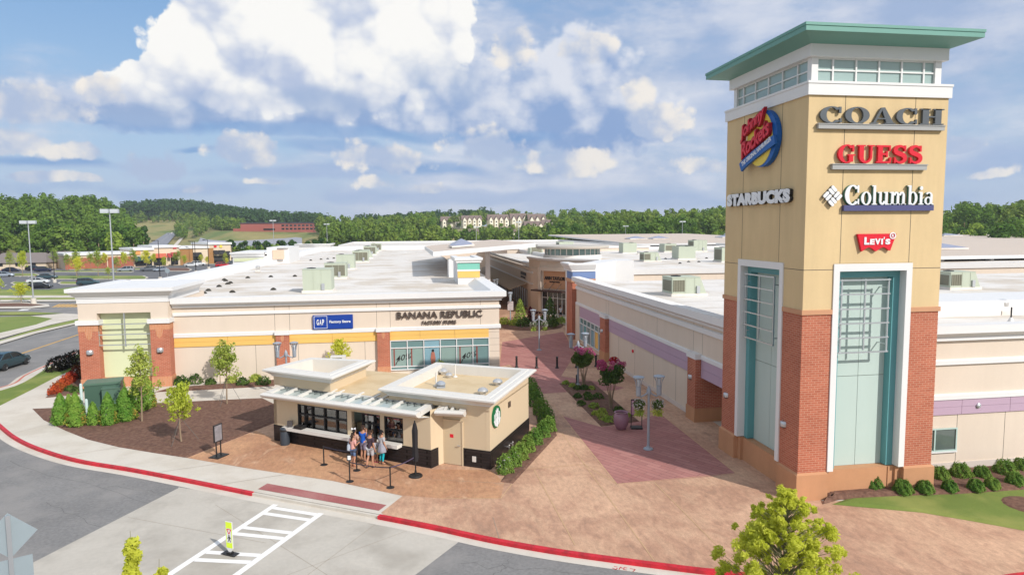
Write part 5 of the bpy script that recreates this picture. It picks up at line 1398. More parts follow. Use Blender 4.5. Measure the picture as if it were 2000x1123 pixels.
# door
a, b = u2(866.3, 904), u2(903.8, 909)
dr_ = MB(); F2(dr_, a, .03, .004, b, 2.28, .05); door = obj('door', dr_, mat('door_beige', alb(224, 204, 170), .55, blotch=(.8, .04)), kiosk)
h = MB(); h.tube([KI + d2 * (b - .1) + n2 * .06 + Z3 * 1.05, KI + d2 * (b - .1) + n2 * .12 + Z3 * 1.05, KI + d2 * (b - .24) + n2 * .12 + Z3 * 1.06], .022, 6); obj('handle', h, STEEL, door)
h = MB(); F2(h, a + .42, 1.42, .05, a + .62, 1.60, .056); obj('door_notice', h, SG_RED, door)
h = MB()
F2(h, a - .06, 0, .002, a, 2.34, .08); F2(h, b, 0, .002, b + .06, 2.34, .08); F2(h, a - .06, 2.28, .002, b + .06, 2.36, .08); obj('door_frame', h, BEIGE, door)
h = MB(); q = u2(927, 903); F2(h, q - .10, .30, .036, q + .10, .58, .07); obj('outlet_cover', h, CREAMW, kiosk)
h = MB(); q = u3(994, 778); F3(h, q - .16, 2.45, .003, q + .16, 2.75, .05); obj('wall_vent', h, mat('vent_bronze', (.10, .07, .05), .5, blotch=(4, .2)), kiosk)
h = MB()
for q in (u3(989, 880), u3(996, 874)): h.tube([KC + d3 * q + n3 * .03 + Z3 * .42, KC + d3 * q + n3 * .16 + Z3 * .42, KC + d3 * q + n3 * .16 + Z3 * .30], .035, 6); h.ball(KC + d3 * q + n3 * .16 + Z3 * .50, .05, 8)
obj('spigot', h, STEEL, kiosk)
# raised roofs: closed cornice round each
def rim(name, quad, top, roof_z, wall_in, wall_z):
    P = [(p.x, p.y) for p in quad]
    mb = MB()
    mb.sweep([(0, top - .02), (0, top - .10), (-.05, top - .13), (-.12, top - .16), (-.36, top - .36), (-.36, top - .42), (-.52, top - .42), (-.52, roof_z), (-.74, roof_z), (-.74, top + .05), (-.40, top + .05), (-.38, top + .02), (-.10, top + .02)], P, closed=True)
    r_ = obj(name, mb, CREAMW, kiosk)
    def inset(d):
        out = []
        for i in range(4):
            p, a, b = Vector(P[i]), Vector(P[i - 1]), Vector(P[(i + 1) % 4])
            e1, e2 = (p - a).normalized(), (b - p).normalized()
            m1, m2 = Vector((-e1.y, e1.x)), Vector((-e2.y, e2.x))
            out.append(p + (m1 + m2) / (1 + m1.dot(m2)) * d)
        return out
    if wall_in:
        q = inset(wall_in); mb = MB(); mb.sweep([(0, wall_z), (0, top - .40), (-.12, top - .40), (-.12, wall_z)], [(p.x, p.y) for p in q], closed=True); obj('roof_wall', mb, BEIGE, kiosk)
    q = inset(.70); mb = MB(); mb.add([(p.x, p.y, roof_z + .02) for p in q], [(0, 1, 2, 3)]); obj('roof', mb, KROOF, kiosk, recalc=False)
    return q
R1 = [G(x, y, 3.64) for x, y in ((738, 758.5), (966, 784), (1048, 721), (851, 707))]
R2 = [G(x, y, 4.0) for x, y in ((511.5, 721), (648, 738), (734, 703), (606, 698))]
rim('roof_rim', R1, 3.64, 3.12, .44, 3.0)
rim('roof_rim', R2, 4.0, 3.12, .44, 3.05)
# vents, pipes and the condenser up there
def on_roof(x, y, z=3.15): return G(x, y, z)
def small_vent(x, y, s, dome=False):
    p = on_roof(x, y); m = MB()
    if dome: m.box(p.x - .3 * s, p.y - .3 * s, p.z - .02, p.x + .3 * s, p.y + .3 * s, p.z + .10)
    m.lathe([(.20 * s, 0), (.20 * s, .16 * s), (.33 * s, .17 * s), (.34 * s, .26 * s), (.25 * s, .38 * s), (.10 * s, .45 * s), (.01, .46 * s)], p, 18)
    obj('roof_vent', m, LAMPGREY if dome else STEEL, kiosk, smooth=35)
small_vent(866, 731, .85); small_vent(877, 737, .65); small_vent(861, 756, .8, True); small_vent(972, 752, .85); small_vent(943, 770, .85)
m = MB()
for x, y, h_ in ((889, 736, .75), (852, 753, .75), (819, 744, .5), (824, 742, .5)):
    p = on_roof(x, y); m.lathe([(.05, 0), (.05, h_)], p, 8); m.lathe([(.16, 0), (.06, .1)], p, 8)
obj_pieces('vent_pipe', m, CREAMW, kiosk)
m = MB(); p = on_roof(662, 717, 3.2); m.box(p.x - .5, p.y - .2, 3.14, p.x + .45, p.y + .2, 3.95); cu_ = obj('condenser', m, CREAMW, kiosk)
m = MB(); m.box(p.x - .38, p.y - .22, 3.28, p.x + .22, p.y - .202, 3.85); obj('condenser_grille', m, AC_GRILL, cu_)
# white canopy with glazed bays along the front
can = MB(); cg_ = MB(); tr = MB()
c0 = G(507, 771, 2.86); c1 = G(812, 810, 2.86)
e1 = (c1 - c0).normalized(); m1 = Vector((-e1.y, e1.x, 0)); LC = (c1 - c0).length
dep = 1.80
def canopy(o, e, m, L_, dep, ribs, z0=2.72, rise=.16):
    def P(u, v, w): return o + e * u + m * v + Z3 * (w + rise * v / dep - o.z)
    def bx(mb, u0, v0, w0, u1_, v1, w1, mi=0):
        mb.add([P(u0, v0, w0), P(u1_, v0, w0), P(u1_, v1, w0), P(u0, v1, w0), P(u0, v0, w1), P(u1_, v0, w1), P(u1_, v1, w1), P(u0, v1, w1)],
               [(0, 3, 2, 1), (4, 5, 6, 7), (0, 1, 5, 4), (1, 2, 6, 5), (2, 3, 7, 6), (3, 0, 4, 7)], mi)
    # curved front lip, ends, back beam
    for (u0, u1_) in ((0, L_),):
        prof = [(0.0, z0 + .16), (0.0, z0 + .10), (.10, z0 - .02), (.30, z0 - .13), (.46, z0 - .15), (.46, z0 + .0), (.42, z0 + .16), (.20, z0 + .19)]
        can.loft([[P(u0, v, w) for v, w in prof], [P(u1_, v, w) for v, w in prof]])
    bx(can, 0, .46, z0 - .10, .34, dep, z0 + .17); bx(can, L_ - .34, .46, z0 - .10, L_, dep, z0 + .17)
    bx(can, .34, dep - .16, z0 - .02, L_ - .34, dep, z0 + .15)
    for r_ in ribs: bx(can, r_ - .06, .40, z0 - .04, r_ + .06, dep + .22, z0 + .21)
    bx(cg_, .34, .46, z0 + .03, L_ - .34, dep - .16, z0 + .05)
    edges = [.34] + list(ribs) + [L_ - .34]
    for k in range(len(edges) - 1):
        a, b = edges[k] + .06, edges[k + 1] - .06; n_ = max(2, int((b - a) / .22)); n_ += n_ % 2
        pts = [P(a + (b - a) * i / n_, dep - .22 if i % 2 else dep - .62, z0 + .09) for i in range(n_ + 1)]
        for i in range(n_): tr.tube([pts[i], pts[i + 1]], .03, 4)
canopy(c0, e1, m1, LC, dep, [LC * f for f in (.13, .235, .365, .415, .545, .65, .705, .83)])
c2 = G(857, 806, 2.90); c3 = G(905, 808, 2.90)
e2 = (c3 - c2).normalized(); m2_ = Vector((-e2.y, e2.x, 0))
canopy(c2 - e2 * .25, e2, m2_, (c3 - c2).length + .25, 1.25, [.45, .8], 2.76, .10)
co = obj('canopy', can, CREAMW, kiosk); obj('canopy_glass', cg_, mat('canopy_glass', alb(196, 208, 204, .7), .15, blotch=(1, .1)), co); obj('canopy_truss', tr, mat('truss_grey', alb(120, 128, 126, .7), .5, blotch=(2, .1)), co)
# solid piece of roof joining canopy and wall
jn = MB(); jn.add([c0 + m1 * .4 - Z3 * .26, c1 + m1 * .4 - Z3 * .26, KN - n1 * .05 + Z3 * 2.605, KF - n1 * .05 + Z3 * 2.605], [(0, 1, 2, 3)]); obj('soffit', jn, CREAMW, kiosk, recalc=False)
# round green emblem on the right wall
sg = thing('emblem_sign', 'round green and white emblem on the right wall of the kiosk', 'sign', KC + d3 * u3(967, 803) + Z3 * 2.2)
sgc = u3(967.5, 803); sz = 2.50; GREEN_S = mat('sign_green', alb(16, 112, 66, .85), .4, blotch=(2, .08))
SO = KC + n3 * .002
def disc(r, n=36, cx=0, cy=0, ry=None): return [(sgc + cx + r * math.cos(2 * math.pi * k / n), sz + cy + (ry or r) * math.sin(2 * math.pi * k / n)) for k in range(n)]
mb = MB(); mb.frame_prism(SO, d3, Z3, n3, disc(.56), .0, .09); obj('sign_disc', mb, GREEN_S, sg)
mb = MB(); k_ = 0
def pol(pts):
    global k_
    mb.frame_prism(SO, d3, Z3, n3, [(sgc + a, sz + b) for a, b in pts], .088, .10 + .001 * k_); k_ += 1
pol([(.13 * math.cos(t), .10 + .17 * math.sin(t)) for t in (2 * math.pi * k / 14 for k in range(14))])
pol([(-.16, .24), (.16, .24), (.20, .40), (.10, .32), (0, .46), (-.10, .32), (-.20, .40)])
pol([(-.13, -.05), (.13, -.05), (.17, -.45), (0, -.54), (-.17, -.45)])
for s_ in (-1, 1):
    for j in range(3):
        x0 = .17 + j * .085
        pol([(s_ * (x0 + .02 * math.sin(i * 1.1)), .26 - j * .04 - i * .095) for i in range(6)] + [(s_ * (x0 + .045 + .02 * math.sin(i * 1.1)), .26 - j * .04 - i * .095) for i in range(5, -1, -1)])
    pol([(s_ * .20, -.30), (s_ * .36, -.10), (s_ * .46, -.16), (s_ * .34, -.36), (s_ * .22, -.46)])
obj('emblem', mb, SG_WHITE, sg)

# ---------------------------------------------------------------- furniture in front of the kiosk
um = thing('closed_umbrella', 'closed black patio umbrella on a round base at the kiosk corner', 'umbrella', G(812, 930))
m = MB(); m.lathe([(.34, 0), (.34, .05), (.30, .09), (.06, .12), (.05, .3)], n=20); obj('base', m, BLACK, um, world=False, smooth=30)
m = MB(); m.tube([(0, 0, .1), (0, 0, 2.78)], .035, 8); obj('pole', m, BLACK, um, world=False)
m = MB(); m.loft([[(r_ * (1 + .22 * math.cos(4 * t)) * math.cos(t), r_ * (1 + .22 * math.cos(4 * t)) * math.sin(t), z) for t in (2 * math.pi * k / 16 for k in range(16))] for r_, z in ((.11, .75), (.13, 1.0), (.11, 1.5), (.12, 2.3), (.07, 2.6), (.02, 2.74))]); obj('folded_canopy', m, mat('umbrella_cloth', (.02, .018, .02), .85, blotch=(3, .3)), um, world=False)
def stanchion(label, p, sign=False):
    s = thing('stanchion', label, 'stanchion', p, 0, 'black queue posts in front of the kiosk')
    m = MB(); m.lathe([(.19, 0), (.19, .02), (.12, .05), (.035, .07)], n=20); obj('base', m, BLACK, s, world=False, smooth=30)
    m = MB(); m.lathe([(.034, .06), (.034, .92), (.042, .93), (.042, 1.0), (.001, 1.01)], n=12); obj('post', m, BLACK, s, world=False, smooth=30)
    if sign:
        m = MB(); m.box(-.11, -.012, 1.02, .11, .012, 1.34); f_ = obj('sign_holder', m, BLACK, s, world=False)
        m = MB(); m.box(-.07, -.016, 1.08, .07, -.0125, 1.28); obj('notice', m, SG_WHITE, f_, world=False)
    return s
sp_ = [G(632.8, 907.6), G(696.9, 918.6), G(683.3, 940.3), G(762.6, 952)]
stanchion('leftmost black queue post, standing apart near the counter', sp_[0])
stanchion('black queue post just behind the girl in the pink top', sp_[1])
stanchion('black queue post with a small notice holder on top', sp_[2], True)
stanchion('black queue post nearest the street, right of the one with a notice', sp_[3])
BELT = mat('belt_webbing', (.035, .03, .045), .8, blotch=(4, .2)); BELT2 = mat('belt_webbing_mauve', alb(96, 84, 112, .6), .8, blotch=(4, .1))
def belt(label, p, q, z0, z1, m_):
    mb = MB(); n_ = 10; d = (q - p).normalized(); s = Vector((-d.y, d.x, 0)) * .006
    secs = []
    for i in range(n_ + 1):
        t = i / n_; c = p + (q - p) * t; z = z0 + (z1 - z0) * t - .06 * math.sin(math.pi * t)
        secs.append([(c.x + s.x, c.y + s.y, z - .025), (c.x - s.x, c.y - s.y, z - .025), (c.x - s.x, c.y - s.y, z + .025), (c.x + s.x, c.y + s.y, z + .025)])
    mb.loft(secs); tag(obj('queue_belt', mb, m_), label, 'queue belt', 'belts between the queue posts')
belt('dark belt between the leftmost queue post and the one by the girl', sp_[0], sp_[1], .96, .96, BELT)
belt('dark belt from the post with the notice to the post nearest the street', sp_[2], sp_[3], .96, .96, BELT)
belt('mauve belt from the post nearest the street to the umbrella', sp_[3], G(812, 930), .96, .98, BELT2)
ss = thing('sign_stand', 'black A-board style sign stand with a narrow poster at the edge of the mulch', 'sign stand', G(427.5, 891), RAD(62))
m = MB(); m.box(-.42, -.32, 0, .42, .32, .05); obj('base', m, BLACK, ss, world=False)
m = MB()
for x in (-.16, .16): m.box(x - .025, -.025, .05, x + .025, .025, .85)
m.box(-.30, -.03, .82, .30, .03, 1.75); obj('frame', m, BLACK, ss, world=False)
m = MB(); m.box(-.25, -.036, .87, .25, -.031, 1.70); m.box(-.25, .031, .87, .25, .036, 1.70); obj('poster', m, mat('stand_poster', alb(150, 146, 150), .5, blotch=(5, .5)), ss, world=False)
tb_ = thing('litter_bin', 'tall dark bin standing at the left end of the white counter', 'bin', G(557, 868))
m = MB(); m.lathe([(.24, 0), (.26, .02), (.26, .92), (.24, .96), (.16, 1.02), (.01, 1.03)], n=20); obj('body', m, mat('bin_charcoal', alb(70, 78, 88, .6), .5, blotch=(2, .1)), tb_, world=False, smooth=30)
m = MB(); m.lathe([(.265, .80), (.27, .80), (.27, .90), (.265, .90)], n=20); obj('lid_band', m, BLACK, tb_, world=False)
pt = Vector(KF + n1 * .25 + d1 * (u1(592, 838))); pt.z = 1.041
tg = MB(); tg.box(-.28, -.2, 0, .28, .2, .16); tg = tag(obj('condiment_tray', tg, BLACK, world=False), 'small black tray on the left half of the white counter', 'tray'); tg.location = pt; tg.rotation_euler = (0, 0, math.atan2(d1.y, d1.x))
cd = MB(); cd.box(-.14, -.10, 0, .14, .10, .34); cd = tag(obj('napkin_dispenser', cd, mat('dispenser_grey', alb(80, 76, 76), .5, blotch=(6, .3)), world=False), 'grey dispenser at the left end of the white counter', 'dispenser'); cd.location = Vector(KF + n1 * .25 + d1 * u1(573, 832)) + Z3 * 1.041
# green patio umbrella top seen behind the kiosk
gu = thing('patio_umbrella', 'open green patio umbrella just showing behind the kiosk roof', 'umbrella', G(757, 733, 2.3) * 1.0 - Z3 * 2.3)
gu.location = (G(757, 731, 2.55).x, G(757, 731, 2.55).y, 0)
m = MB()
pr = [(1.55 * math.cos(k * math.pi / 4), 1.55 * math.sin(k * math.pi / 4), 2.1) for k in range(8)]
m.add(pr + [(0, 0, 2.62)], [(k, (k + 1) % 8, 8) for k in range(8)]); obj('canopy', m, mat('umbrella_green', alb(10, 112, 84, .85), .8, blotch=(1, .1)), gu, world=False)
m = MB(); m.tube([(0, 0, 0), (0, 0, 2.6)], .03, 8); m.lathe([(.3, 0), (.3, .08), (.05, .1)], n=14); obj('pole', m, BLACK, gu, world=False)

# ---------------------------------------------------------------- street signs
YG = mat('sign_fluorescent', alb(226, 250, 60, .9), .4, blotch=(2, .03))
ys_ = thing('crossing_sign', 'narrow fluorescent yellow crossing sign standing upright on the zebra crossing', 'sign', G(449.5, 1082, ROAD_Z) , RAD(-30))
m = MB(); m.box(-.32, -.14, 0, .32, .14, .045); m.box(-.10, -.08, .045, .10, .08, .10); obj('base', m, BLACK, ys_, world=False)
m = MB(); m.frame_prism(Vector((0, 0, 0)), X3, Z3, -Y3, [(-.05, .10), (.05, .10), (.16, .24), (.16, 1.28), (-.16, 1.28), (-.16, .24)][::1], -.012, .012); obj('panel', m, WHITE, ys_, world=False)
m = MB(); 
for s_ in (-1, 1):
    n0, n1_ = (.0125, .016)
    O_, U_, N_ = Vector((0, 0, 0)), X3 * -s_ * -1, Y3 * -s_ if False else Vector((0, -s_, 0))
    U_ = Vector((s_, 0, 0))
    m.frame_prism(O_, U_, Z3, N_, rect(-.145, 1.02, .145, 1.26), n0, n1_); m.frame_prism(O_, U_, Z3, N_, rect(-.145, .26, .145, .46), n0, n1_)
    m.frame_prism(O_, U_, Z3, N_, rect(-.145, .46, -.115, 1.02), n0, n1_); m.frame_prism(O_, U_, Z3, N_, rect(.115, .46, .145, 1.02), n0, n1_)
obj('fluorescent_border', m, YG, ys_, world=False)
m = MB()
for s_ in (-1, 1):
    U_, N_ = Vector((s_, 0, 0)), Vector((0, -s_, 0))
    for a, b in (((-.10, .98), (.10, .98)), ((.10, .98), (0, .80)), ((0, .80), (-.10, .98))):
        d = Vector((b[0] - a[0], b[1] - a[1])).normalized(); nn = Vector((-d.y, d.x)) * .014
        m.frame_prism(Vector(), U_, Z3, N_, [(a[0] - nn.x, a[1] - nn.y), (b[0] - nn.x, b[1] - nn.y), (b[0] + nn.x, b[1] + nn.y), (a[0] + nn.x, a[1] + nn.y)], .0125, .017)
obj('yield_symbol', m, SG_RED, ys_, world=False)
m = MB()
for s_ in (-1, 1):
    U_, N_ = Vector((s_, 0, 0)), Vector((0, -s_, 0))
    for poly in ([(.03 * math.cos(t), .735 + .03 * math.sin(t)) for t in (k * math.pi / 4 for k in range(8))], [(-.025, .60), (.03, .60), (.04, .70), (-.03, .70)], [(-.02, .605), (.0, .605), (-.05, .48), (-.08, .48)], [(.0, .605), (.03, .605), (.07, .50), (.045, .48)], [(-.03, .69), (-.02, .66), (-.08, .60), (-.09, .62)], [(.03, .69), (.03, .66), (.09, .61), (.095, .635)]):
        m.frame_prism(Vector(), U_, Z3, N_, poly, .0125, .017)
obj('walker_symbol', m, BLACK, ys_, world=False)
bs = thing('road_sign', 'back of a grey diamond road sign with a plate below on a galvanised post', 'sign', (0, 0, 0))
bp = AY(17, 1040, 20.0); bs.location = (bp.x, bp.y, ROAD_Z); bs.rotation_euler = (0, 0, RAD(28))
top = AY(15, 1003, 20.0).z - ROAD_Z; h_ = .66
SGB = mat('sign_back_aluminium', alb(176, 190, 196, .74), .45, metal=.3, blotch=(2, .06))
m = MB(); m.frame_prism(Vector(), X3, Z3, -Y3, [(0, top - 2 * h_), (h_, top - h_), (0, top), (-h_, top - h_)], -.065, -.06); obj('diamond_plate', m, SGB, bs, world=False)
m = MB(); m.frame_prism(Vector(), X3, Z3, -Y3, rect(-.55, top - 2 * h_ - .72, .50, top - 2 * h_ - .02), -.065, -.06); obj('lower_plate', m, SGB, bs, world=False)
m = MB(); m.box(-.055, -.03, 0, .055, -.012, top - .05); m.box(-.055, -.012, 0, -.035, .05, top - .05); m.box(.035, -.012, 0, .055, .05, top - .05); obj('post', m, METAL, bs, world=False)

# ---------------------------------------------------------------- street lamps of the walkway
def street_lamp(label, double=True):
    t = thing('street_lamp', label, 'street lamp', (0, 0, 0), 0, 'grey torch lamps along the walkway')
    m = MB(); m.lathe([(.26, 0), (.27, .03), (.24, .07), (.14, .10), (.09, .18)], n=18); obj('base', m, LAMPGREY, t, smooth=30)
    m = MB(); m.lathe([(.075, .1), (.065, 2.95), (.10, 3.0), (.13, 3.12), (.12, 3.3), (.02, 3.5)], n=12); obj('pole', m, LAMPGREY, t, smooth=30)
    for s in (-1, 1):
        m = MB(); m.tube([(0, 0, 3.2), (s * .22, 0, 3.02), (s * .45, 0, 2.92), (s * .56, 0, 3.0)], [.05, .045, .04, .04], 8); obj('arm', m, LAMPGREY, t, smooth=50)
        m = MB(); m.lathe([(.09, 2.95), (.13, 3.0), (.14, 3.45), (.11, 3.5)], (s * .58, 0, 0), 12)
        hd = obj('lamp_head', m, LAMPGREY, t, smooth=30)
        m = MB()
        for k in range(8):
            a = 2 * math.pi * k / 8; c, d = math.cos(a), math.sin(a)
            m.tube([(s * .58 + .13 * c, .13 * d, 3.45), (s * .58 + .17 * c, .17 * d, 3.75), (s * .58 + .30 * c, .30 * d, 4.02)], .018, 4)
        obj('cage', m, LAMPGREY, hd)
        m = MB(); m.lathe([(.07, 3.46), (.10, 3.55), (.12, 3.85), (.09, 3.9)], (s * .58, 0, 0), 10); obj('lens', m, mat('lamp_lens', alb(214, 220, 224), .25, blotch=(3, .05)), hd, smooth=40)
        m = MB(); m.lathe([(.02, 4.10), (.16, 4.07), (.31, 4.02), (.31, 3.99), (.02, 4.0)], (s * .58, 0, 0), 18); obj('lamp_cap', m, LAMPGREY, hd, smooth=30)
    return t
lm = street_lamp('nearest twin grey torch lamp, with flower baskets, in the middle of the walkway')
lm.location = G(1266, 877)
lamp2 = dup(lm, G(1053, 684), 0, 'twin torch lamp on the bare paving in front of the round planting bed')
dup(lm, G(1129, 753), RAD(6), 'twin torch lamp rising from the mulch bed behind the crape myrtle')
q = AY(559, 705, 49); dup(lm, (q.x, 49, 0), 0, 'twin torch lamp behind the kiosk, before a brick pier of the store')
dup(lm, G(997, 634), RAD(80), 'twin torch lamp with a sign plate at the left of the round planting bed')
q = AY(968, 560, 104); dup(lm, (q.x, 104, 0), RAD(60), 'farthest torch lamp, down the shaded walkway by the awning')
pp_ = G(997, 634)
sp2 = thing('notice_plate', 'pale rectangular notice plate fixed on the lamp by the round bed', 'sign', (pp_.x, pp_.y - .1, 2.0))
m = MB(); m.box(pp_.x - .36, pp_.y - .13, 1.85, pp_.x + .36, pp_.y - .10, 2.95); obj('plate', m, mat('notice_pink_grey', alb(206, 192, 190), .5, blotch=(2, .05)), sp2)
m = MB()
for k in range(5): m.box(pp_.x - .24, pp_.y - .136, 2.72 - k * .18, pp_.x + .24 - .08 * (k % 2), pp_.y - .1305, 2.76 - k * .18)
obj('notice_lines', m, mat('notice_text_grey', alb(150, 136, 136), .6, blotch=(2, .1)), sp2)
# bollards
def bollard(label):
    m = MB(); m.lathe([(.16, 0), (.17, .04), (.13, .10), (.10, .16), (.085, .7), (.10, .74), (.10, .78), (.07, .82), (.10, .88), (.11, .94), (.07, 1.02), (.01, 1.05)], n=16)
    return tag(obj('bollard', m, BLACK, world=False, smooth=35), label, 'bollard', 'black bollards across the walkway')
b0 = bollard('black bollard nearest the cream store, leftmost of the row'); b0.location = G(1009, 718)
for x, y, l in ((1048, 719, 'second black bollard from the cream store'), (1088, 719, 'third black bollard from the cream store, in the shade'), (1126, 718, 'black bollard half hidden by the crape myrtle foliage'), (1164, 716, 'black bollard nearest the lilac store wall'), (1127, 752, 'low black bollard standing in the mulch by a lamp')):
    o = b0.copy(); COL.objects.link(o); o.location = G(x, y); o['label'] = l
    if y > 740: o.scale = (1, 1, .8); o['group'] = 'black bollards across the walkway'
# big glazed pot and the directory stand
pot = thing('planter_pot', 'large mauve glazed pot standing on the rose paving at the end of the mulch bed', 'plant pot', G(1213, 838))
m = MB(); m.lathe([(.20, 0), (.26, .03), (.42, .35), (.46, .62), (.42, .88), (.36, .98), (.40, 1.02), (.42, 1.05), (.38, 1.07), (.33, 1.03), (.33, .90), (.01, .88)], n=28)
obj('pot', m, mat('glazed_mauve', alb(170, 128, 146, .75), .22, blotch=(1.5, .12)), pot, world=False, smooth=45)
m = MB(); m.lathe([(.325, .93), (.2, .96), (.01, .95)], n=16); obj('soil', m, MULCH, pot, world=False)
ds = thing('directory_stand', 'black framed directory stand with a pink poster beside the mauve pot', 'sign stand', G(1243, 836), RAD(-12))
m = MB(); m.box(-.34, -.28, 0, .34, .28, .10); obj('base', m, BLACK, ds, world=False)
m = MB()
for x in (-.34, .30): m.box(x, -.03, .1, x + .04, .03, 1.75)
m.box(-.34, -.03, 1.71, .34, .03, 1.77); m.box(-.30, -.03, .80, .30, .03, .84); obj('frame', m, BLACK, ds, world=False)
m = MB(); m.box(-.30, -.02, .84, .30, .02, 1.71); obj('poster', m, mat('pink_poster', alb(206, 150, 178), .5, blotch=(4, .35)), ds, world=False)
# ================================================================== planting
def leaf_object(name, pts, nrm, size, m, parent=None, elong=1.5, jitter=0.6, extra=None):
    """Many small leaf blades (one four-cornered face each) in one mesh. pts, nrm: (N,3)."""
    n = len(pts)
    nrm = nrm + rng.normal(0, jitter, (n, 3)); nrm /= np.linalg.norm(nrm, axis=1)[:, None] + 1e-9
    t = rng.normal(0, 1, (n, 3)); t -= nrm * (t * nrm).sum(1)[:, None]; t /= np.linalg.norm(t, axis=1)[:, None] + 1e-9
    b = np.cross(nrm, t)
    s = (size * rng.uniform(.6, 1.35, n))[:, None]
    v = np.stack([pts - t * s * elong * .5, pts + b * s * .42, pts + t * s * elong * .5, pts - b * s * .42], 1).reshape(-1, 3)
    me = bpy.data.meshes.new(name)
    nv = 4 * n
    ev = 0
    if extra is not None:
        ev = len(extra.v)
    me.vertices.add(nv + ev)
    allv = v if not ev else np.concatenate([v, np.array(extra.v, float)])
    me.vertices.foreach_set('co', allv.astype(np.float32).ravel())
    loops = list(range(nv)); starts = list(range(0, nv, 4)); tot = [4] * n
    if ev:
        for f in extra.f:
            starts.append(len(loops)); tot.append(len(f)); loops += [i + nv for i in f]
    me.loops.add(len(loops)); me.loops.foreach_set('vertex_index', loops)
    me.polygons.add(len(starts)); me.polygons.foreach_set('loop_start', starts); me.polygons.foreach_set('loop_total', tot)
    ms = m if isinstance(m, (list, tuple)) else [m]
    for q in ms: me.materials.append(q)
    if ev and len(ms) > 1: me.polygons.foreach_set('material_index', [0] * n + [1] * len(extra.f))
    me.update(); me.validate()
    o = bpy.data.objects.new(name, me); COL.objects.link(o)
    if parent is not None: o.parent = parent
    return o
def clump_points(centres, radii, per, shell=.55):
    P, N = [], []
    for c, r in zip(centres, radii):
        k = max(3, int(per * (r if np.isscalar(r) else r[0]) ** 1.6)) if per > 0 else int(-per)
        d = rng.normal(0, 1, (k, 3)); d /= np.linalg.norm(d, axis=1)[:, None]
        rr = rng.uniform(shell, 1.0, k)[:, None] ** .7
        P.append(np.array(c) + d * rr * r); N.append(d)
    return np.concatenate(P), np.concatenate(N)
def sun_up(N, k=.35):
    N = N + np.array([0, 0, k]); return N / np.linalg.norm(N, axis=1)[:, None]

LEAF_Y = leaf_mat('leaf_yellow_green', alb(214, 220, 78, .86), alb(232, 234, 104, .88), 1.5, .55)
LEAF_M = leaf_mat('leaf_fresh_green', alb(168, 192, 84, .74), alb(202, 214, 108, .76), 1.4, .42)
LEAF_D = leaf_mat('leaf_dark_green', alb(84, 114, 58, .6), alb(122, 150, 78, .6), 2.0, .3)
LEAF_H = leaf_mat('leaf_hedge', alb(112, 152, 70, .72), alb(156, 186, 92, .72), 2.2, .35)
LEAF_AR = leaf_mat('leaf_arborvitae', alb(116, 162, 66, .84), alb(156, 190, 86, .84), 3.0, .36)
LEAF_BROWN = leaf_mat('leaf_scorched', alb(214, 168, 84, .75), alb(180, 190, 84, .75), 3.0, .3)
LEAF_RED = leaf_mat('leaf_red', alb(226, 104, 60, .8), alb(178, 84, 60, .7), 1.5, .3)
LEAF_WINE = leaf_mat('leaf_wine', alb(110, 40, 52, .5), alb(80, 34, 44, .5), 2.0, .3)
FLOWER_PINK = leaf_mat('flower_pink', alb(226, 120, 166, .72), alb(206, 86, 136, .72), 3.0, .3)
FLOWER_RED = leaf_mat('flower_red', alb(204, 30, 54, .7), alb(180, 24, 44, .7), 3.0, .3)
FLOWER_WHITE = leaf_mat('flower_white', alb(240, 236, 226, .75), alb(214, 206, 210, .7), 3.0, .3)

def branch_tree(name, label, cat, h, spread, n_limb, leaf, size, per, first=.42, group=None, trunk_r=.05, up=1.1, stake=False, m_trunk=WOOD_T, clump=(.14, .30)):
    t = thing(name, label, cat, (0, 0, 0), 0, group)
    tr_ = MB(); pts = []
    n_ = 8
    for i in range(n_ + 1):
        f = i / n_; pts.append(Vector((.05 * math.sin(f * 5 + h), .05 * math.cos(f * 4) - .05, h * .93 * f)))
    tr_.tube(pts, [trunk_r * (1 - .85 * i / n_) + .004 for i in range(n_ + 1)], 7)
    C_, R_ = [], []
    for k in range(n_limb):
        f = first + (.93 - first) * (k + rng.uniform(0, .6)) / n_limb
        a = 2.4 * k + rng.uniform(-.4, .4); L_ = spread * (1 - .75 * max(0, (f - first) / (1 - first))) * rng.uniform(.75, 1.15)
        b0 = Vector((0, 0, h * .93 * f)); dirv = Vector((math.cos(a), math.sin(a), up * rng.uniform(.6, 1.2))).normalized()
        p1 = b0 + dirv * L_ * .55; p2 = b0 + dirv * L_ + Vector((0, 0, .12 * L_))
        tr_.tube([b0, p1, p2], [trunk_r * .42 * (1 - f * .5), trunk_r * .28, .005], 5)
        for j in range(4):
            g = .35 + .22 * j; c = b0 + (p2 - b0) * g
            C_.append(np.array(c) + rng.normal(0, .13, 3) * spread); R_.append(rng.uniform(*clump) * spread * (1.1 - .25 * g))
    for j in range(3): C_.append(np.array((0, 0, h * (.86 + .05 * j)))); R_.append(clump[0] * spread * (.9 - .2 * j))
    obj('trunk', tr_, m_trunk, t, smooth=60)
    P, N = clump_points(C_, R_, per)
    leaf_object('crown', P, sun_up(N), size, leaf, t)
    if stake:
        s = MB()
        for a in (.4, 2.5, 4.4): s.tube([(.0, 0, h * .42), (.9 * math.cos(a), .9 * math.sin(a), .02)], .012, 4)
        obj('guy_wire', s, mat('guy_wire', (.12, .12, .11), .6, blotch=(5, .1)), t)
    return t
gy = 'young staked trees in the mulch beds'
t1 = branch_tree('young_tree', 'young yellow green tree growing from the mulch between the evergreens and the path', 'tree', 5.0, 1.3, 16, LEAF_M, .11, 230, .34, gy, .055, 1.2); t1.location = G(279, 824)
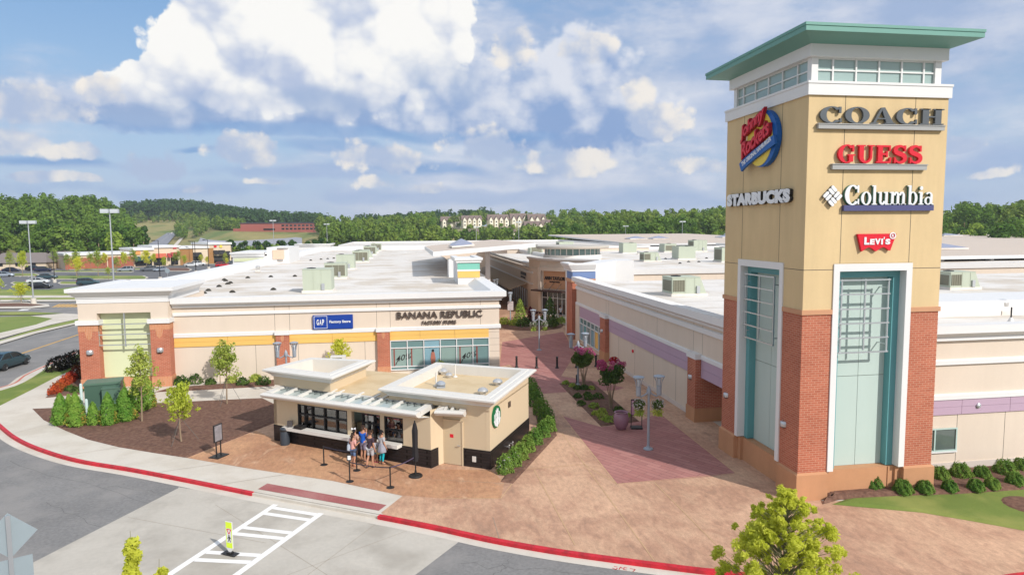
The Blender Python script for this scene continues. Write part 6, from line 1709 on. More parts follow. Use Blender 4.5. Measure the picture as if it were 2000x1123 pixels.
t2 = branch_tree('young_tree', 'young round yellow green tree in the middle of the front mulch bed', 'tree', 3.5, 1.2, 15, LEAF_Y, .11, 280, .36, gy, .05, .9, True); t2.location = G(355, 864)
t3 = branch_tree('young_tree', 'young slender tree with a spire top between the path and the mulch near the kiosk', 'tree', 4.6, 1.3, 15, LEAF_M, .11, 230, .40, gy, .05, 1.2, True); t3.location = G(445, 790)
t3b = dup(t3, G(430, 752), 2.0, 'thin young tree in the narrow bed against the cream store wall', gy, (.75, .75, .7))
q = AY(664, 700, 53.8); dup(t2, (q.x, 53.8, 0), 1.0, 'young tree whose top just shows above the left kiosk roof', gy, (.9, .9, .98))

# arborvitae screen round the transformer
def arborvitae(label, h, r, scorched=False):
    t = thing('arborvitae', label, 'evergreen shrub', (0, 0, 0), 0, 'clipped evergreens around the green cabinet')
    m = MB(); m.tube([(0, 0, 0), (0, 0, h * .8)], [.05, .01], 6); obj('trunk', m, WOOD_T, t)
    k = int(2600 * h * r); z = rng.uniform(0, 1, k) ** 1.25; a = rng.uniform(0, 2 * math.pi, k)
    prof = np.minimum(1, (z + .06) * 5) ** .5 * (1 - z ** 2.6) ** .75 * (1 - .22 * z)
    lump_ = 1 + .14 * np.sin(a * 5 + z * 9) + .08 * np.sin(a * 11 - z * 17)
    rr = r * prof * lump_ * rng.uniform(.72, 1.02, k)
    P = np.stack([rr * np.cos(a), rr * np.sin(a), z * h], 1)
    N = np.stack([np.cos(a), np.sin(a), np.full(k, .5)], 1)
    leaf_object('crown', P, N, .07, LEAF_AR, t, elong=2.4, jitter=.45)
    if scorched:
        sel = (z < .45) & (np.sin(a * 2 + 1.2) > .2); sel &= rng.uniform(0, 1, k) < .5
        leaf_object('scorched_foliage', P[sel] * np.array([1.04, 1.04, 1]), N[sel], .08, LEAF_BROWN, t, elong=2.2, jitter=.45)
    return t
for x, y, top, wpx, sc, l in ((120, 829, 768, 30, 0, 'narrow bright evergreen at the left end of the screen'), (137, 823, 770, 22, 0, 'dark evergreen half hidden behind the two leftmost ones'), (150, 833, 766, 32, 1, 'tallest front evergreen, brown at its foot, second in the front row'),
                              (183, 830, 785, 24, 0, 'smallest evergreen, before the left edge of the green cabinet'), (213, 830, 766, 30, 1, 'evergreen with a scorched right foot before the cabinet front'), (246, 822, 757, 38, 1, 'broad evergreen at the right corner of the green cabinet'),
                              (272, 803, 730, 36, 0, 'dark evergreen standing behind the young tree trunk'), (288, 797, 732, 30, 1, 'browned evergreen at the right end of the screen beside the path'), (239, 784, 738, 20, 0, 'thin evergreen rising behind the green cabinet')):
    p = G(x, y); a = arborvitae(l, AY(x, top, p.y).z, wpx / 2 / FPX * p.y * 1.04, bool(sc)); a.location = p
# green pad transformer
xf = thing('transformer_cabinet', 'big dark green electrical cabinet with a sloped lid behind small evergreens', 'cabinet', G(208, 806), RAD(14))
XG = mat('cabinet_green', alb(78, 108, 92, .75), .45, blotch=(.8, .06))
m = MB(); m.box(-1.25, -1.0, 0, 1.1, 1.1, .14); obj('pad', m, CONC, xf, world=False)
m = MB(); m.loft([[(-1.1, -.45, .14), (.95, -.45, .14), (.95, -.45, 2.0), (-1.1, -.45, 2.0)], [(-1.1, .95, .14), (.95, .95, .14), (.95, .95, 2.12), (-1.1, .95, 2.12)]]); obj('body', m, XG, xf, world=False)
m = MB(); m.loft([[(-.05, -.95, .14), (1.0, -.95, .14), (1.0, -.95, 1.78), (-.05, -.95, 1.78)], [(-.05, -.452, .14), (1.0, -.452, .14), (1.0, -.452, 1.86), (-.05, -.452, 1.86)]])
m.box(-.08, -.99, 1.78, 1.03, -.45, 1.84); obj('terminal_box', m, mat('cabinet_green_lid', alb(96, 126, 108, .75), .45, blotch=(.8, .06)), xf, world=False)
m = MB(); m.box(-1.15, -.5, 2.0, 1.0, 1.0, 2.15); obj('lid', m, MATS['cabinet_green_lid'], xf, world=False)
for x, y, l in ((171, 822, 'pale upright standing in for the lit left edge of the green cabinet'), (160, 788, 'white pipe bollard behind the evergreens left of the cabinet')):  # first upright imitates the cabinet's lit left edge; second is a real pipe
    m = MB(); m.lathe([(.09, 0), (.09, 1.35), (.06, 1.42), (.01, 1.44)], n=14)
    b_ = tag(obj('bollard_and_lit_edge', m, mat('bollard_and_edge_pale', alb(206, 226, 222), .5, blotch=(2, .05)), world=False, smooth=40), l, 'bollard'); b_.location = G(x, y)

# rounded shrubs
def shrub(name, label, cat, r, h, leaf, size, n, group=None, flower=None, ff=.15):
    t = thing(name, label, cat, (0, 0, 0), 0, group)
    d = rng.normal(0, 1, (n, 3)); d[:, 2] = np.abs(d[:, 2]); d /= np.linalg.norm(d, axis=1)[:, None]
    a = np.arctan2(d[:, 1], d[:, 0]); lu = 1 + .13 * np.sin(a * 4 + r * 9) * np.cos(d[:, 2] * 4) + .08 * np.sin(a * 9 + d[:, 2] * 7)
    rr = (lu * rng.uniform(.74, 1.04, n) ** .5)[:, None]
    P = d * rr * np.array([r, r, h])
    P[:, 2] += .03
    leaf_object('foliage', P, sun_up(d, .2), size, leaf, t, jitter=.55)
    if flower is not None:
        s = rng.uniform(0, 1, n) < ff; s &= d[:, 2] > .2
        leaf_object('blossom', P[s] * 1.06, d[s], size * .9, flower, t, elong=1.0)
    m = MB(); m.tube([(0, 0, -.08), (0, 0, h * .4)], [.04, .01], 5); obj('stem', m, WOOD_T, t)
    return t
gs_l = 'rounded shrubs in the mulch bed by the tower'
bs_ = [(1712, 962, 21, 'first rounded shrub in front of the tower niche, leftmost of the front row'), (1771, 971, 21, 'rounded shrub before the right tower plinth, second in the front row'), (1814, 970, 19, 'rounded shrub at the right corner of the tower plinth'), (1863, 967, 17, 'small rounded shrub in the front row right of the tower'),
       (1914, 966, 18, 'rounded shrub in the front row between two back row shrubs'), (1946, 962, 17, 'rounded shrub near the right edge in the front row'), (1991, 955, 20, 'rounded shrub cut by the right edge in the front row'), (1843, 944, 21, 'first rounded shrub of the back row, touching the tower'),
       (1884, 940, 24, 'broad rounded shrub of the back row under the office window'), (1926, 941, 19, 'rounded shrub of the back row right of the office window'), (1971, 934, 25, 'largest rounded shrub of the back row before the wall base'), (2004, 926, 20, 'rounded shrub at the right end of the back row')]
for x, y, r, l in bs_:
    p = G(x, y); s = shrub('rounded_shrub', l, 'shrub', r / FPX * p.y * .98, r / FPX * p.y * 1.30, LEAF_H, .05, 2800, gs_l); s.location = p + Vector((0, .25, .12))
# hedge of shrubs along the kiosk side: one plant each
hp = [(992, 928), (1009, 915), (1022, 902), (1036, 887), (1051, 872), (1066, 857), (1078, 846), (1072, 830), (1062, 812), (1053, 795), (1046, 780), (1040, 767)]
for k, (x, y) in enumerate(hp):
    p = G(x, y); r = .42 if k < 7 else .55
    s = shrub('hedge_shrub', 'leafy green shrub in the sunny run of low hedge beside the kiosk' if k < 7 else 'leafy green shrub in the shaded run of low hedge beside the kiosk', 'shrub', r, .85 if k < 7 else 1.0, LEAF_H, .085, 1000, 'hedge shrubs beside the kiosk in the sun' if k < 7 else 'hedge shrubs beside the kiosk in the shade', FLOWER_WHITE if k < 2 else None, .03)
    s.location = p + Vector((-.1, .35, .04))
# red and dark shrubs at the pavilion corner
for k, (x, y, r) in enumerate(((103, 771, .42), (111, 765, .46), (120, 758, .48), (129, 750, .5), (137, 744, .5))):
    s = shrub('red_shrub', 'low fiery red shrub in the row by the corner of the brick pavilion', 'shrub', r, .62, LEAF_RED, .12, 420, 'red shrubs by the brick pavilion'); s.location = G(x, y) + Vector((0, .2, .03))
s = shrub('dark_red_shrub', 'taller dark red shrub against the brick pavilion', 'shrub', .7, 1.1, leaf_mat('leaf_dull_red', alb(140, 84, 56, .5), alb(110, 90, 50, .5), 1.5), .13, 700); s.location = G(150, 741) + Vector((0, .3, 0))
for x, y, l in ((138, 763, 'low green shrub below the red shrubs'), (151, 766, 'low dark green shrub touching the pavilion base')):
    s = shrub('low_shrub', l, 'shrub', .45, .4, LEAF_D, .11, 260); s.location = G(x, y)
LEAF_GREY = leaf_mat('leaf_grey_purple', alb(92, 84, 70, .5), alb(72, 66, 58, .5), 2)
for k, (x, y) in enumerate(((104, 727), (117, 723), (131, 718), (145, 712))):
    s = shrub('flowering_shrub', 'dark flowering shrub with pale blossom on the lawn left of the pavilion', 'shrub', .75, 1.2, LEAF_GREY, .13, 600, 'flowering shrubs left of the pavilion', FLOWER_WHITE, .12); s.location = G(x, y) + Vector((0, .3, 0))
for x, y, r, l in ((352, 752, .55, 'low green shrub at the left end of the narrow bed'), (379, 750, .6, 'bushy green shrub at the foot of the wall beside the brick leg'), (410, 752, .4, 'small dark shrub in the narrow bed under the thin tree'), (450, 749, .45, 'light green shrub in the narrow bed behind the spire tree'), (473, 753, .5, 'grey green shrub in the middle of the narrow bed'), (498, 746, .5, 'yellow green grassy shrub near the right end of the narrow bed'), (514, 752, .55, 'dark green shrub at the right end of the narrow bed by the kiosk')):
    s = shrub('low_shrub', l, 'shrub', r, r * 1.1, LEAF_M if 'light' in l or 'yellow' in l else LEAF_D, .12, 320, 'low shrubs along the cream store wall'); s.location = G(x, y) + Vector((0, .2, .02))
q = AY(858, 745, 54.3); s = shrub('low_shrub', 'yellow green shrub under the display window, just above the kiosk roof', 'shrub', .6, 1.25, LEAF_M, .13, 350); s.location = (q.x, 54.3, 0)
# small perennials in the bed by the mauve pot
for k, (x, y, r, c) in enumerate(((1105, 752, .28, 0), (1118, 757, .25, 0), (1128, 762, .3, 1), (1141, 762, .35, 1), (1155, 762, .25, 0), (1128, 778, .3, 1), (1135, 792, .3, 1), (1150, 782, .35, 1), (1168, 780, .4, 1), (1160, 798, .35, 0), (1178, 820, .4, 0), (1190, 825, .35, 0), (1176, 808, .3, 0), (1208, 806, .35, 1), (1222, 815, .3, 0), (1147, 775, .3, 1), (1163, 812, .25, 0))):
    s = shrub('bedding_plant', ('pale spiky' if c == 0 else 'small green') + ' plant in the shaded mulch bed by the mauve pot', 'plant', r, r * .9, LEAF_M if c == 0 else LEAF_D, .11, 150, ('pale' if c == 0 else 'green') + ' bedding plants in the shaded mulch bed'); s.location = G(x, y) + Vector((0, 0, .07))
# crape myrtles
def crape(label, h, r, pink, red=False):
    t = thing('crape_myrtle', label, 'tree', (0, 0, 0), 0, None)
    m = MB()
    for a in (0, 1.3, 2.6, 3.9, 5.1):
        m.tube([(.05 * math.cos(a), .05 * math.sin(a), 0), (.14 * math.cos(a), .14 * math.sin(a), h * .3), (.34 * r * math.cos(a), .34 * r * math.sin(a), h * .62)], [.045, .035, .015], 6)
    obj('trunk', m, WOOD_T, t, smooth=60)
    C_ = [np.array((r * .62 * math.cos(a) * rng.uniform(.3, 1), r * .62 * math.sin(a) * rng.uniform(.3, 1), h * rng.uniform(.58, .86))) for a in rng.uniform(0, 6.28, 30)]
    P, N = clump_points(C_, [r * .26] * 30, -110); leaf_object('crown', P, sun_up(N), .10, LEAF_D, t)
    C2 = [np.array((r * .85 * math.cos(a) * rng.uniform(.4, 1), r * .85 * math.sin(a) * rng.uniform(.4, 1), h * rng.uniform(.86, 1.0))) for a in rng.uniform(0, 6.28, pink)]
    P, N = clump_points(C2, [r * .19] * pink, -90); leaf_object('blossom', P, N, .10, FLOWER_PINK, t, elong=1.0)
    if red:
        C3 = [np.array((r * .1 + .1 * k, .2, h * .98 + .06 * k)) for k in range(3)]
        P, N = clump_points(C3, [r * .2] * 3, -60); leaf_object('red_blossom', P, N, .11, FLOWER_RED, t, elong=1.0)
    return t
crape('nearer crape myrtle with bright pink blossom over dark leaves in the mulch bed', 3.25, 1.15, 15, True).location = G(1193, 801) + Vector((0, 0, .05))
crape('farther crape myrtle with sparse dusky pink blossom behind the white lamp pole', 3.0, 1.2, 8).location = G(1140, 758) + Vector((0, 0, .05))
# hanging baskets on the lamps
def basket(label, x, y, Y):
    q = AY(x, y, Y)
    t = thing('hanging_basket', label, 'flower basket', (0, 0, 0), 0, 'flower baskets hung on the lamps')
    m = MB(); m.lathe([(.05, -.22), (.20, -.12), (.24, .02), (.23, .03), (.01, .0)], n=14); obj('bowl', m, mat('basket_coir', (.09, .06, .04), .9, blotch=(8, .3)), t)
    d = rng.normal(0, 1, (420, 3)); d /= np.linalg.norm(d, axis=1)[:, None]; d[:, 2] = d[:, 2] * .75 + .05
    leaf_object('foliage', d * rng.uniform(.16, .34, 420)[:, None], d, .08, LEAF_D, t)
    P = np.stack([rng.normal(0, .12, 120), rng.normal(0, .12, 120), rng.uniform(-.62, -.2, 120)], 1); leaf_object('trailing_foliage', P, np.tile(np.array([[0., -1, .3]]), (120, 1)), .09, LEAF_M, t, elong=2)
    d = d[:190]; leaf_object('blossom', d * .38 * np.array([1, 1, 1.1]), d, .07, FLOWER_WHITE, t, elong=1.0)
    t.location = q
    return t
ly = G(1266, 877).y
basket('white flower basket hanging left on the nearest lamp', 1248, 790, ly); basket('white flower basket hanging right on the nearest lamp', 1285, 790, ly)
ly = G(1053, 684).y
basket('flower basket hanging left on the lamp before the round bed', 1042, 634, ly); basket('flower basket hanging right on the lamp before the round bed', 1064, 633, ly)
m = MB()
for x in (1248, 1285):
    q = AY(x, 786, G(1266, 877).y); pass
# plants of the round bed
def cone_shrub(name, label, x, y, h, r, leaf, n=900):
    t = thing(name, label, 'shrub', (0, 0, 0))
    z = rng.uniform(0, 1, n) ** 1.3; a = rng.uniform(0, 6.283, n); rr = r * (1 - z) ** .7 * rng.uniform(.6, 1.05, n) * (1 + .2 * np.sin(a * 5 + z * 12))
    P = np.stack([rr * np.cos(a), rr * np.sin(a), z * h + .05], 1); N = np.stack([np.cos(a), np.sin(a), np.full(n, .6)], 1)
    leaf_object('foliage', P, N, .16, leaf, t)
    m = MB(); m.tube([(0, 0, -.1), (0, 0, h * .8)], [.05, .01], 5); obj('stem', m, WOOD_T, t)
    t.location = G(x, y) + Vector((0, 0, .2)); return t
cone_shrub('golden_conifer', 'golden green cone shaped conifer in the round planting bed', 1016, 634, 3.0, 1.1, LEAF_M)
cone_shrub('dark_conifer', 'tall dark conifer at the back of the round planting bed', 1074, 634, 3.2, 1.2, LEAF_D, 1100)
cone_shrub('red_leaved_shrub', 'dark red leaved shrub in the middle of the round planting bed', 1036, 634, 2.0, .7, LEAF_WINE, 500)
for x, y, r, m_, l in ((985, 636, .8, LEAF_M, 'pale low shrub at the left rim of the round bed'), (1005, 638, .7, LEAF_M, 'pale spreading shrub below the golden conifer'), (1024, 640, 1.0, LEAF_D, 'dark low shrub at the front of the round bed'), (1060, 638, .9, LEAF_D, 'dark shrub behind the lamp in the round bed'), (1078, 641, .8, LEAF_D, 'dark shrub at the right front of the round bed'), (1096, 634, .7, LEAF_M, 'lighter shrub at the right rim of the round bed'), (1048, 626, 1.1, LEAF_WINE, 'reddish shrub at the back of the round bed')):
    s = shrub('bed_shrub', l, 'shrub', r, r * 1.0, m_, .16, 380); s.location = G(x, y) + Vector((0, 0, .2))

# trees cut by the lower edge of the photo: they stand in the street island this side of the road
def big_tree(label, px_, top, d, h, cr, n_clump, per, seed, leaf=LEAF_Y):
    global rng
    keep = rng; rng = np.random.default_rng(seed)
    r_ = ray(*px_); s = d / r_.y; P0 = Vector((r_.x * s, d, 0)); h = (CAM_H + ray(px_[0], top).z * d / ray(px_[0], top).y) - ROAD_Z
    t = thing('street_tree', label, 'tree', (P0.x, P0.y, ROAD_Z))
    m = MB(); m.tube([(0, 0, 0), (.04, .02, h * .4), (-.03, .03, h * .7), (0, 0, h * .95)], [.09, .06, .035, .01], 8)
    C_, R_ = [], []
    for k in range(n_clump):
        f = rng.uniform(.30, 1.0); a = rng.uniform(0, 6.283)
        w = cr * (1 - ((f - .45) / .58) ** 2 if f > .45 else 1 - ((f - .45) / .3) ** 2 * .6) * rng.uniform(.25, 1.0)
        c = np.array((w * math.cos(a), w * math.sin(a), h * f)); C_.append(c); R_.append(rng.uniform(.035, .10) * cr * (.6 if f > .85 else 1))
        m.tube([(0, 0, max(h * .2, h * f - w * .9)), (c[0] * .6, c[1] * .6, c[2] - .25 * w), tuple(c)], [.018, .010, .003], 4)
    C_.append(np.array((0, 0, h * .97))); R_.append(.12 * cr)
    obj('trunk', m, mat('bark_dark', alb(150, 146, 112, .75), .9, blotch=(4, .2)), t, smooth=60, world=False)
    P, N = clump_points(C_, R_, per, .2)
    leaf_object('crown', P, sun_up(N, .2), .047, leaf, t, elong=2.4, jitter=.8)
    rng = keep
    return t
big_tree('large bright yellow green tree cut by the lower right edge of the view', (1535, 1100), 958, 14.5, 6, 2.0, 430, 3000, 5)
def spire(label, px_, top, d, seed):
    global rng
    keep = rng; rng = np.random.default_rng(seed)
    zt = CAM_H + ray(*top).z * d / ray(*top).y - ROAD_Z
    q = ray(*px_); P0 = Vector((q.x * d / q.y, d, ROAD_Z))
    t = thing('street_tree', label, 'tree', P0)
    m = MB(); m.tube([(0, 0, 0), (0, 0, zt * .6), (0, 0, zt)], [.09, .05, .01], 7)
    C_, R_ = [], []
    for cx_, z0, z1, r0 in ((0, .62, .985, .17), (.46, .60, .90, .15), (-.35, .55, .80, .12), (.05, .5, .78, .3)):
        m.tube([(0, 0, zt * .5), (cx_ * .7, .02, zt * z0), (cx_, 0, zt * z1 + .25)], [.03, .02, .004], 5)
        for k in range(24):
            f = k / 23; C_.append(np.array((cx_ * (.6 + .4 * f) + rng.normal(0, .03), rng.normal(0, .04), zt * (z0 + (z1 - z0) * f)))); R_.append(r0 * (1.25 - .6 * f) * rng.uniform(.7, 1.2))
    obj('trunk', m, MATS['bark_dark'], t, smooth=60, world=False)
    P, N = clump_points(C_, R_, -230, .3); leaf_object('crown', P, sun_up(N, .2), .06, LEAF_Y, t, jitter=.7)
    rng = keep
spire('slender bright green tree tops poking in at the lower left edge', (258, 1100), (254, 1052), 12.5, 9)
mound('planting_island', [Vector((8.2 + 5.5 * math.cos(t), 14.3 + 1.5 * math.sin(t))) for t in (2 * math.pi * k / 24 for k in range(24))], ROAD_Z + .01, MULCH, .14, .3)
mound('planting_island', [Vector((-5.0 + 2.5 * math.cos(t), 12.4 + 1.2 * math.sin(t))) for t in (2 * math.pi * k / 20 for k in range(20))], ROAD_Z + .01, MULCH, .14, .3)
# ================================================================== people
SKIN = mat('skin', alb(214, 158, 128, .7), .55, blotch=(8, .06))
SKIN_D = mat('skin_brown', alb(120, 80, 60, .6), .55, blotch=(8, .06))
def cloth(name, rgb, k=.75): return mat(name, alb(*rgb, k), .85, blotch=(6, .10), grain=(40, .06))
def skinned(name, nodes, edges, m, parent, level=2):
    """One smooth surface grown round a skeleton: nodes {key: (pos, radius)}."""
    keys = list(nodes); idx = {k: i for i, k in enumerate(keys)}
    bm = bmesh.new(); ly = bm.verts.layers.skin.verify()
    vs = []
    for i, k in enumerate(keys):
        v = bm.verts.new(nodes[k][0]); r = nodes[k][1]
        v[ly].radius = (r, r) if np.isscalar(r) else r; v[ly].use_root = (i == 0); vs.append(v)
    for a, b in edges: bm.edges.new((vs[idx[a]], vs[idx[b]]))
    me = bpy.data.meshes.new(name); bm.to_mesh(me); bm.free()
    tmp = bpy.data.objects.new(name, me); COL.objects.link(tmp)
    sk = tmp.modifiers.new('skin', 'SKIN'); sk.use_smooth_shade = True
    sb = tmp.modifiers.new('subdivision', 'SUBSURF'); sb.levels = level; sb.render_levels = level
    dg = bpy.context.evaluated_depsgraph_get()
    out = bpy.data.meshes.new_from_object(tmp.evaluated_get(dg))
    bpy.data.objects.remove(tmp); bpy.data.meshes.remove(me)
    out.name = name; out.materials.clear(); out.materials.append(m)
    out.polygons.foreach_set('use_smooth', [True] * len(out.polygons))
    o = bpy.data.objects.new(name, out); COL.objects.link(o); o.parent = parent
    return o
def person(label, loc, face, height, arms, top, bottom, hair, shoes, legs=None, skin=SKIN, long_hair=0.0, dress=None, leggings=None, lean=0.0, head_turn=0.0):
    s = height / 1.75
    t = thing('person', label, 'person', loc, math.atan2(face.x, -face.y))
    t.scale = (s, s, s)
    V = Vector; N = {}; Ed = []
    ly = lambda z: -lean * max(0, z - .95)
    def put(k, x, y, z, r): N[k] = (V((x, y + ly(z), z)), r)
    put('pelvis', 0, 0, .95, .115); put('waist', 0, 0, 1.08, .105); put('chest', 0, 0, 1.27, .125); put('collar', 0, .01, 1.42, .085)
    put('neck', 0, .0, 1.50, .05); put('jaw', 0, -.02, 1.57, .068); put('head', 0, -.005, 1.65, .09); put('crown', 0, .005, 1.715, .06)
    hx, hy = -.105 * math.sin(head_turn), -.105 * math.cos(head_turn)
    put('nose', hx, hy, 1.635, .012)
    put('ear_a', -.092, .0, 1.645, .014); put('ear_b', .092, .0, 1.645, .014)
    Ed += [('pelvis', 'waist'), ('waist', 'chest'), ('chest', 'collar'), ('collar', 'neck'), ('neck', 'jaw'), ('jaw', 'head'), ('head', 'crown'), ('head', 'nose'), ('head', 'ear_a'), ('head', 'ear_b')]
    legs = legs or {-1: ((0, 0), (0, 0)), 1: ((0, 0), (0, 0))}
    for sd in (-1, 1):
        S = 'l' if sd < 0 else 'r'
        put(S + 'sho', sd * .165, .0, 1.41, .058)
        el, wr = arms[sd]
        sh = N[S + 'sho'][0]
        N[S + 'elb'] = (sh + V(el), .040); N[S + 'wri'] = (sh + V(wr), .027)
        d = (V(wr) - V(el)).normalized(); side = d.cross(V((0, 0, 1)) if abs(d.z) < .9 else V((0, -1, 0))).normalized(); dn = d.cross(side)
        w = N[S + 'wri'][0]
        N[S + 'palm'] = (w + d * .075, .028)
        Ed += [('collar', S + 'sho'), (S + 'sho', S + 'elb'), (S + 'elb', S + 'wri'), (S + 'wri', S + 'palm')]
        for i, (off, L) in enumerate(((-.030, .060), (-.010, .072), (.010, .068), (.030, .052))):
            b = w + d * .095 + side * off
            N[S + 'f%da' % i] = (b, .0095); N[S + 'f%db' % i] = (b + d * L * .55 + dn * .008, .0085); N[S + 'f%dc' % i] = (b + d * L * .9 + dn * .028, .0075)
            Ed += [(S + 'palm', S + 'f%da' % i), (S + 'f%da' % i, S + 'f%db' % i), (S + 'f%db' % i, S + 'f%dc' % i)]
        N[S + 'tha'] = (w + d * .045 + side * -.042 * sd, .010); N[S + 'thb'] = (w + d * .085 + side * -.058 * sd + dn * .01, .0085)
        Ed += [(S + 'palm', S + 'tha'), (S + 'tha', S + 'thb')]
        kn, an = legs[sd]
        put(S + 'hip', sd * .088, .0, .89, .085)
        N[S + 'kne'] = (V((sd * .095 + kn[0], -.015 + kn[1], .49)), .054); N[S + 'calf'] = (V((sd * .095 + (kn[0] + an[0]) / 2, .02 + (kn[1] + an[1]) / 2, .33)), .052)
        N[S + 'ank'] = (V((sd * .095 + an[0], .02 + an[1], .09)), .036); N[S + 'toe'] = (V((sd * .105 + an[0], -.14 + an[1], .035)), .030)
        Ed += [('pelvis', S + 'hip'), (S + 'hip', S + 'kne'), (S + 'kne', S + 'calf'), (S + 'calf', S + 'ank'), (S + 'ank', S + 'toe')]
    body = skinned('body', N, Ed, skin, t)
    P = lambda k: N[k][0]
    # shirt
    C_ = {'waist': (P('waist'), .128), 'hem': (P('pelvis') + V((0, 0, -.02)), .138), 'chest': (P('chest'), .148), 'collar': (P('collar'), .10)}
    ce = [('waist', 'hem'), ('waist', 'chest'), ('chest', 'collar')]
    for S in 'lr':
        C_[S + 'sho'] = (P(S + 'sho'), .076); C_[S + 'slv'] = (P(S + 'sho').lerp(P(S + 'elb'), .75), .060)
        ce += [('collar', S + 'sho'), (S + 'sho', S + 'slv')]
    skinned('shirt', C_, ce, top, t)
    if dress is not None:
        m = MB(); secs = []
        for z, r in ((1.12, .135), (1.0, .165), (.85, .20), (.68, .235), (.66, .225), (.95, .15)):
            secs.append([(r * 1.1 * math.cos(a) * (1 + .06 * math.sin(6 * a)), r * math.sin(a) * (1 + .06 * math.sin(6 * a)), z) for a in (2 * math.pi * k / 24 for k in range(24))])
        m.loft(secs); obj('tunic_skirt', m, dress, t, smooth=60, world=False)
    if bottom is not None:
        C_ = {'pelvis': (P('pelvis') + V((0, 0, .02)), .128)}; ce = []
        for S in 'lr':
            C_[S + 'hip'] = (P(S + 'hip'), .105); C_[S + 'leg'] = (P(S + 'hip').lerp(P(S + 'kne'), .86), .080)
            ce += [('pelvis', S + 'hip'), (S + 'hip', S + 'leg')]
        skinned('shorts', C_, ce, bottom, t)
    if leggings is not None:
        C_ = {'pelvis': (P('pelvis'), .12)}; ce = []
        for S in 'lr':
            C_[S + 'hip'] = (P(S + 'hip'), .092); C_[S + 'kne'] = (P(S + 'kne'), .062); C_[S + 'calf'] = (P(S + 'calf'), .059); C_[S + 'ank'] = (P(S + 'ank') + V((0, 0, .06)), .042)
            ce += [('pelvis', S + 'hip'), (S + 'hip', S + 'kne'), (S + 'kne', S + 'calf'), (S + 'calf', S + 'ank')]
        skinned('leggings', C_, ce, leggings, t)
    for S in 'lr':
        C_ = {'a': (P(S + 'ank') + V((0, .02, -.02)), .046), 'h': (P(S + 'ank') + V((0, .035, -.055)), .036), 't': (P(S + 'toe') + V((0, -.02, .005)), .038)}
        skinned('shoe', C_, [('a', 'h'), ('h', 't')], shoes, t)
    hd = P('head')
    C_ = {'c': (hd + V((0, .035, .035)), .088), 'f': (hd + V((0, .0, .062)), .078), 'b': (hd + V((0, .055, -.035)), .062)}; ce = [('c', 'f'), ('c', 'b')]
    if long_hair: C_['l'] = (hd + V((0, .085, -.14)), .062); C_['m'] = (hd + V((0, .10, -.14 - long_hair)), .05); ce += [('b', 'l'), ('l', 'm')]
    skinned('hair', C_, ce, hair, t)
    for sd in (-1, 1):
        m = MB(); m.ball((hd.x + sd * .032 + hx * .8, hd.y + hy * .72, hd.z + .012), .011, 8); obj('eye', m, BLACK, t, world=False)
    return t
into = -n1
HAIR_B = cloth('hair_brown', (74, 50, 38), .6); HAIR_K = cloth('hair_black', (34, 28, 28), .6)
down = lambda sd, f=.0: ((sd * .04, .02 - f * .3, -.28), (sd * .05, -.06 - f, -.52))
bent = lambda sd: ((sd * .05, .0, -.27), (-sd * .02, -.22, -.20))
H_ = 1.06
person('girl in a pink top, denim shorts and long brown hair, nearest the queue posts', G(690.5, 911), into + d1 * .2, 1.62 * H_, {-1: bent(-1), 1: bent(1)}, cloth('pink_top', (240, 178, 170)), cloth('denim', (104, 128, 168)), HAIR_B, cloth('sandal_tan', (176, 112, 84)), long_hair=.16)
bag = thing('shoulder_bag', 'pale blue bag at the hip of the girl in pink', 'bag', G(686, 910) + Z3 * .98)
m = MB(); m.loft([[(.19 * k * math.cos(a), .10 * k * math.sin(a), z) for a in (2 * math.pi * i / 14 for i in range(14))] for z, k in ((-.16, .7), (-.14, 1), (.10, .95), (.17, .75))]); obj('body', m, cloth('bag_pale_blue', (206, 216, 228)), bag, world=False, smooth=50)
m = MB(); m.tube([(-.14, 0, .14), (-.05, .05, .5), (.10, .1, .5), (.14, 0, .14)], .015, 6); obj('strap', m, cloth('bag_strap', (180, 190, 206)), bag, world=False)
person('woman with a white bow in dark hair, behind the girl in pink at the counter', G(694, 901), into, 1.66 * H_, {-1: bent(-1), 1: bent(1)}, cloth('peach_top', (214, 170, 150)), cloth('grey_shorts', (120, 116, 120)), HAIR_K, cloth('shoe_dark', (60, 50, 50)), long_hair=.05)
bw = thing('hair_bow', 'white ribbon bow worn on dark hair at the counter', 'hair bow', G(694, 901) + Z3 * 1.66 * H_ + into.normalized() * -.07)
m = MB()
for sd in (-1, 1): m.loft([[(sd * .01, -.01, -.02), (sd * .01, .01, -.02), (sd * .01, .01, .02), (sd * .01, -.01, .02)], [(sd * .11, -.02, -.05), (sd * .11, .02, -.05), (sd * .11, .02, .07), (sd * .11, -.02, .07)]])
obj('ribbon', m, SG_WHITE, bw, world=False)
person('man in a bright blue T-shirt with short hair, leaning to the counter', G(710, 901), into, 1.78 * H_, {-1: bent(-1), 1: bent(1)}, cloth('blue_shirt', (26, 92, 190), .9), cloth('mauve_shorts', (150, 140, 160)), HAIR_B, cloth('trainer_grey', (90, 80, 84)), lean=.06)
person('man in a dark plum T-shirt and grey shorts raising one hand', G(724, 913), into, 1.80 * H_, {-1: down(-1), 1: ((.14, -.14, -.10), (.20, -.20, .20))}, cloth('plum_shirt', (70, 54, 66), .8), cloth('light_shorts', (196, 194, 196)), HAIR_B, cloth('trainer_dark', (70, 66, 70)), legs={-1: ((0, -.03), (-.02, -.05)), 1: ((.02, .02), (.03, .12))})
person('child in a white top half hidden by the man in plum', G(735, 903), into, 1.25 * H_, {-1: bent(-1), 1: down(1)}, cloth('white_top', (226, 230, 238)), cloth('teal_shorts', (120, 170, 190)), HAIR_B, cloth('pink_shoe', (220, 80, 120)), long_hair=.08)
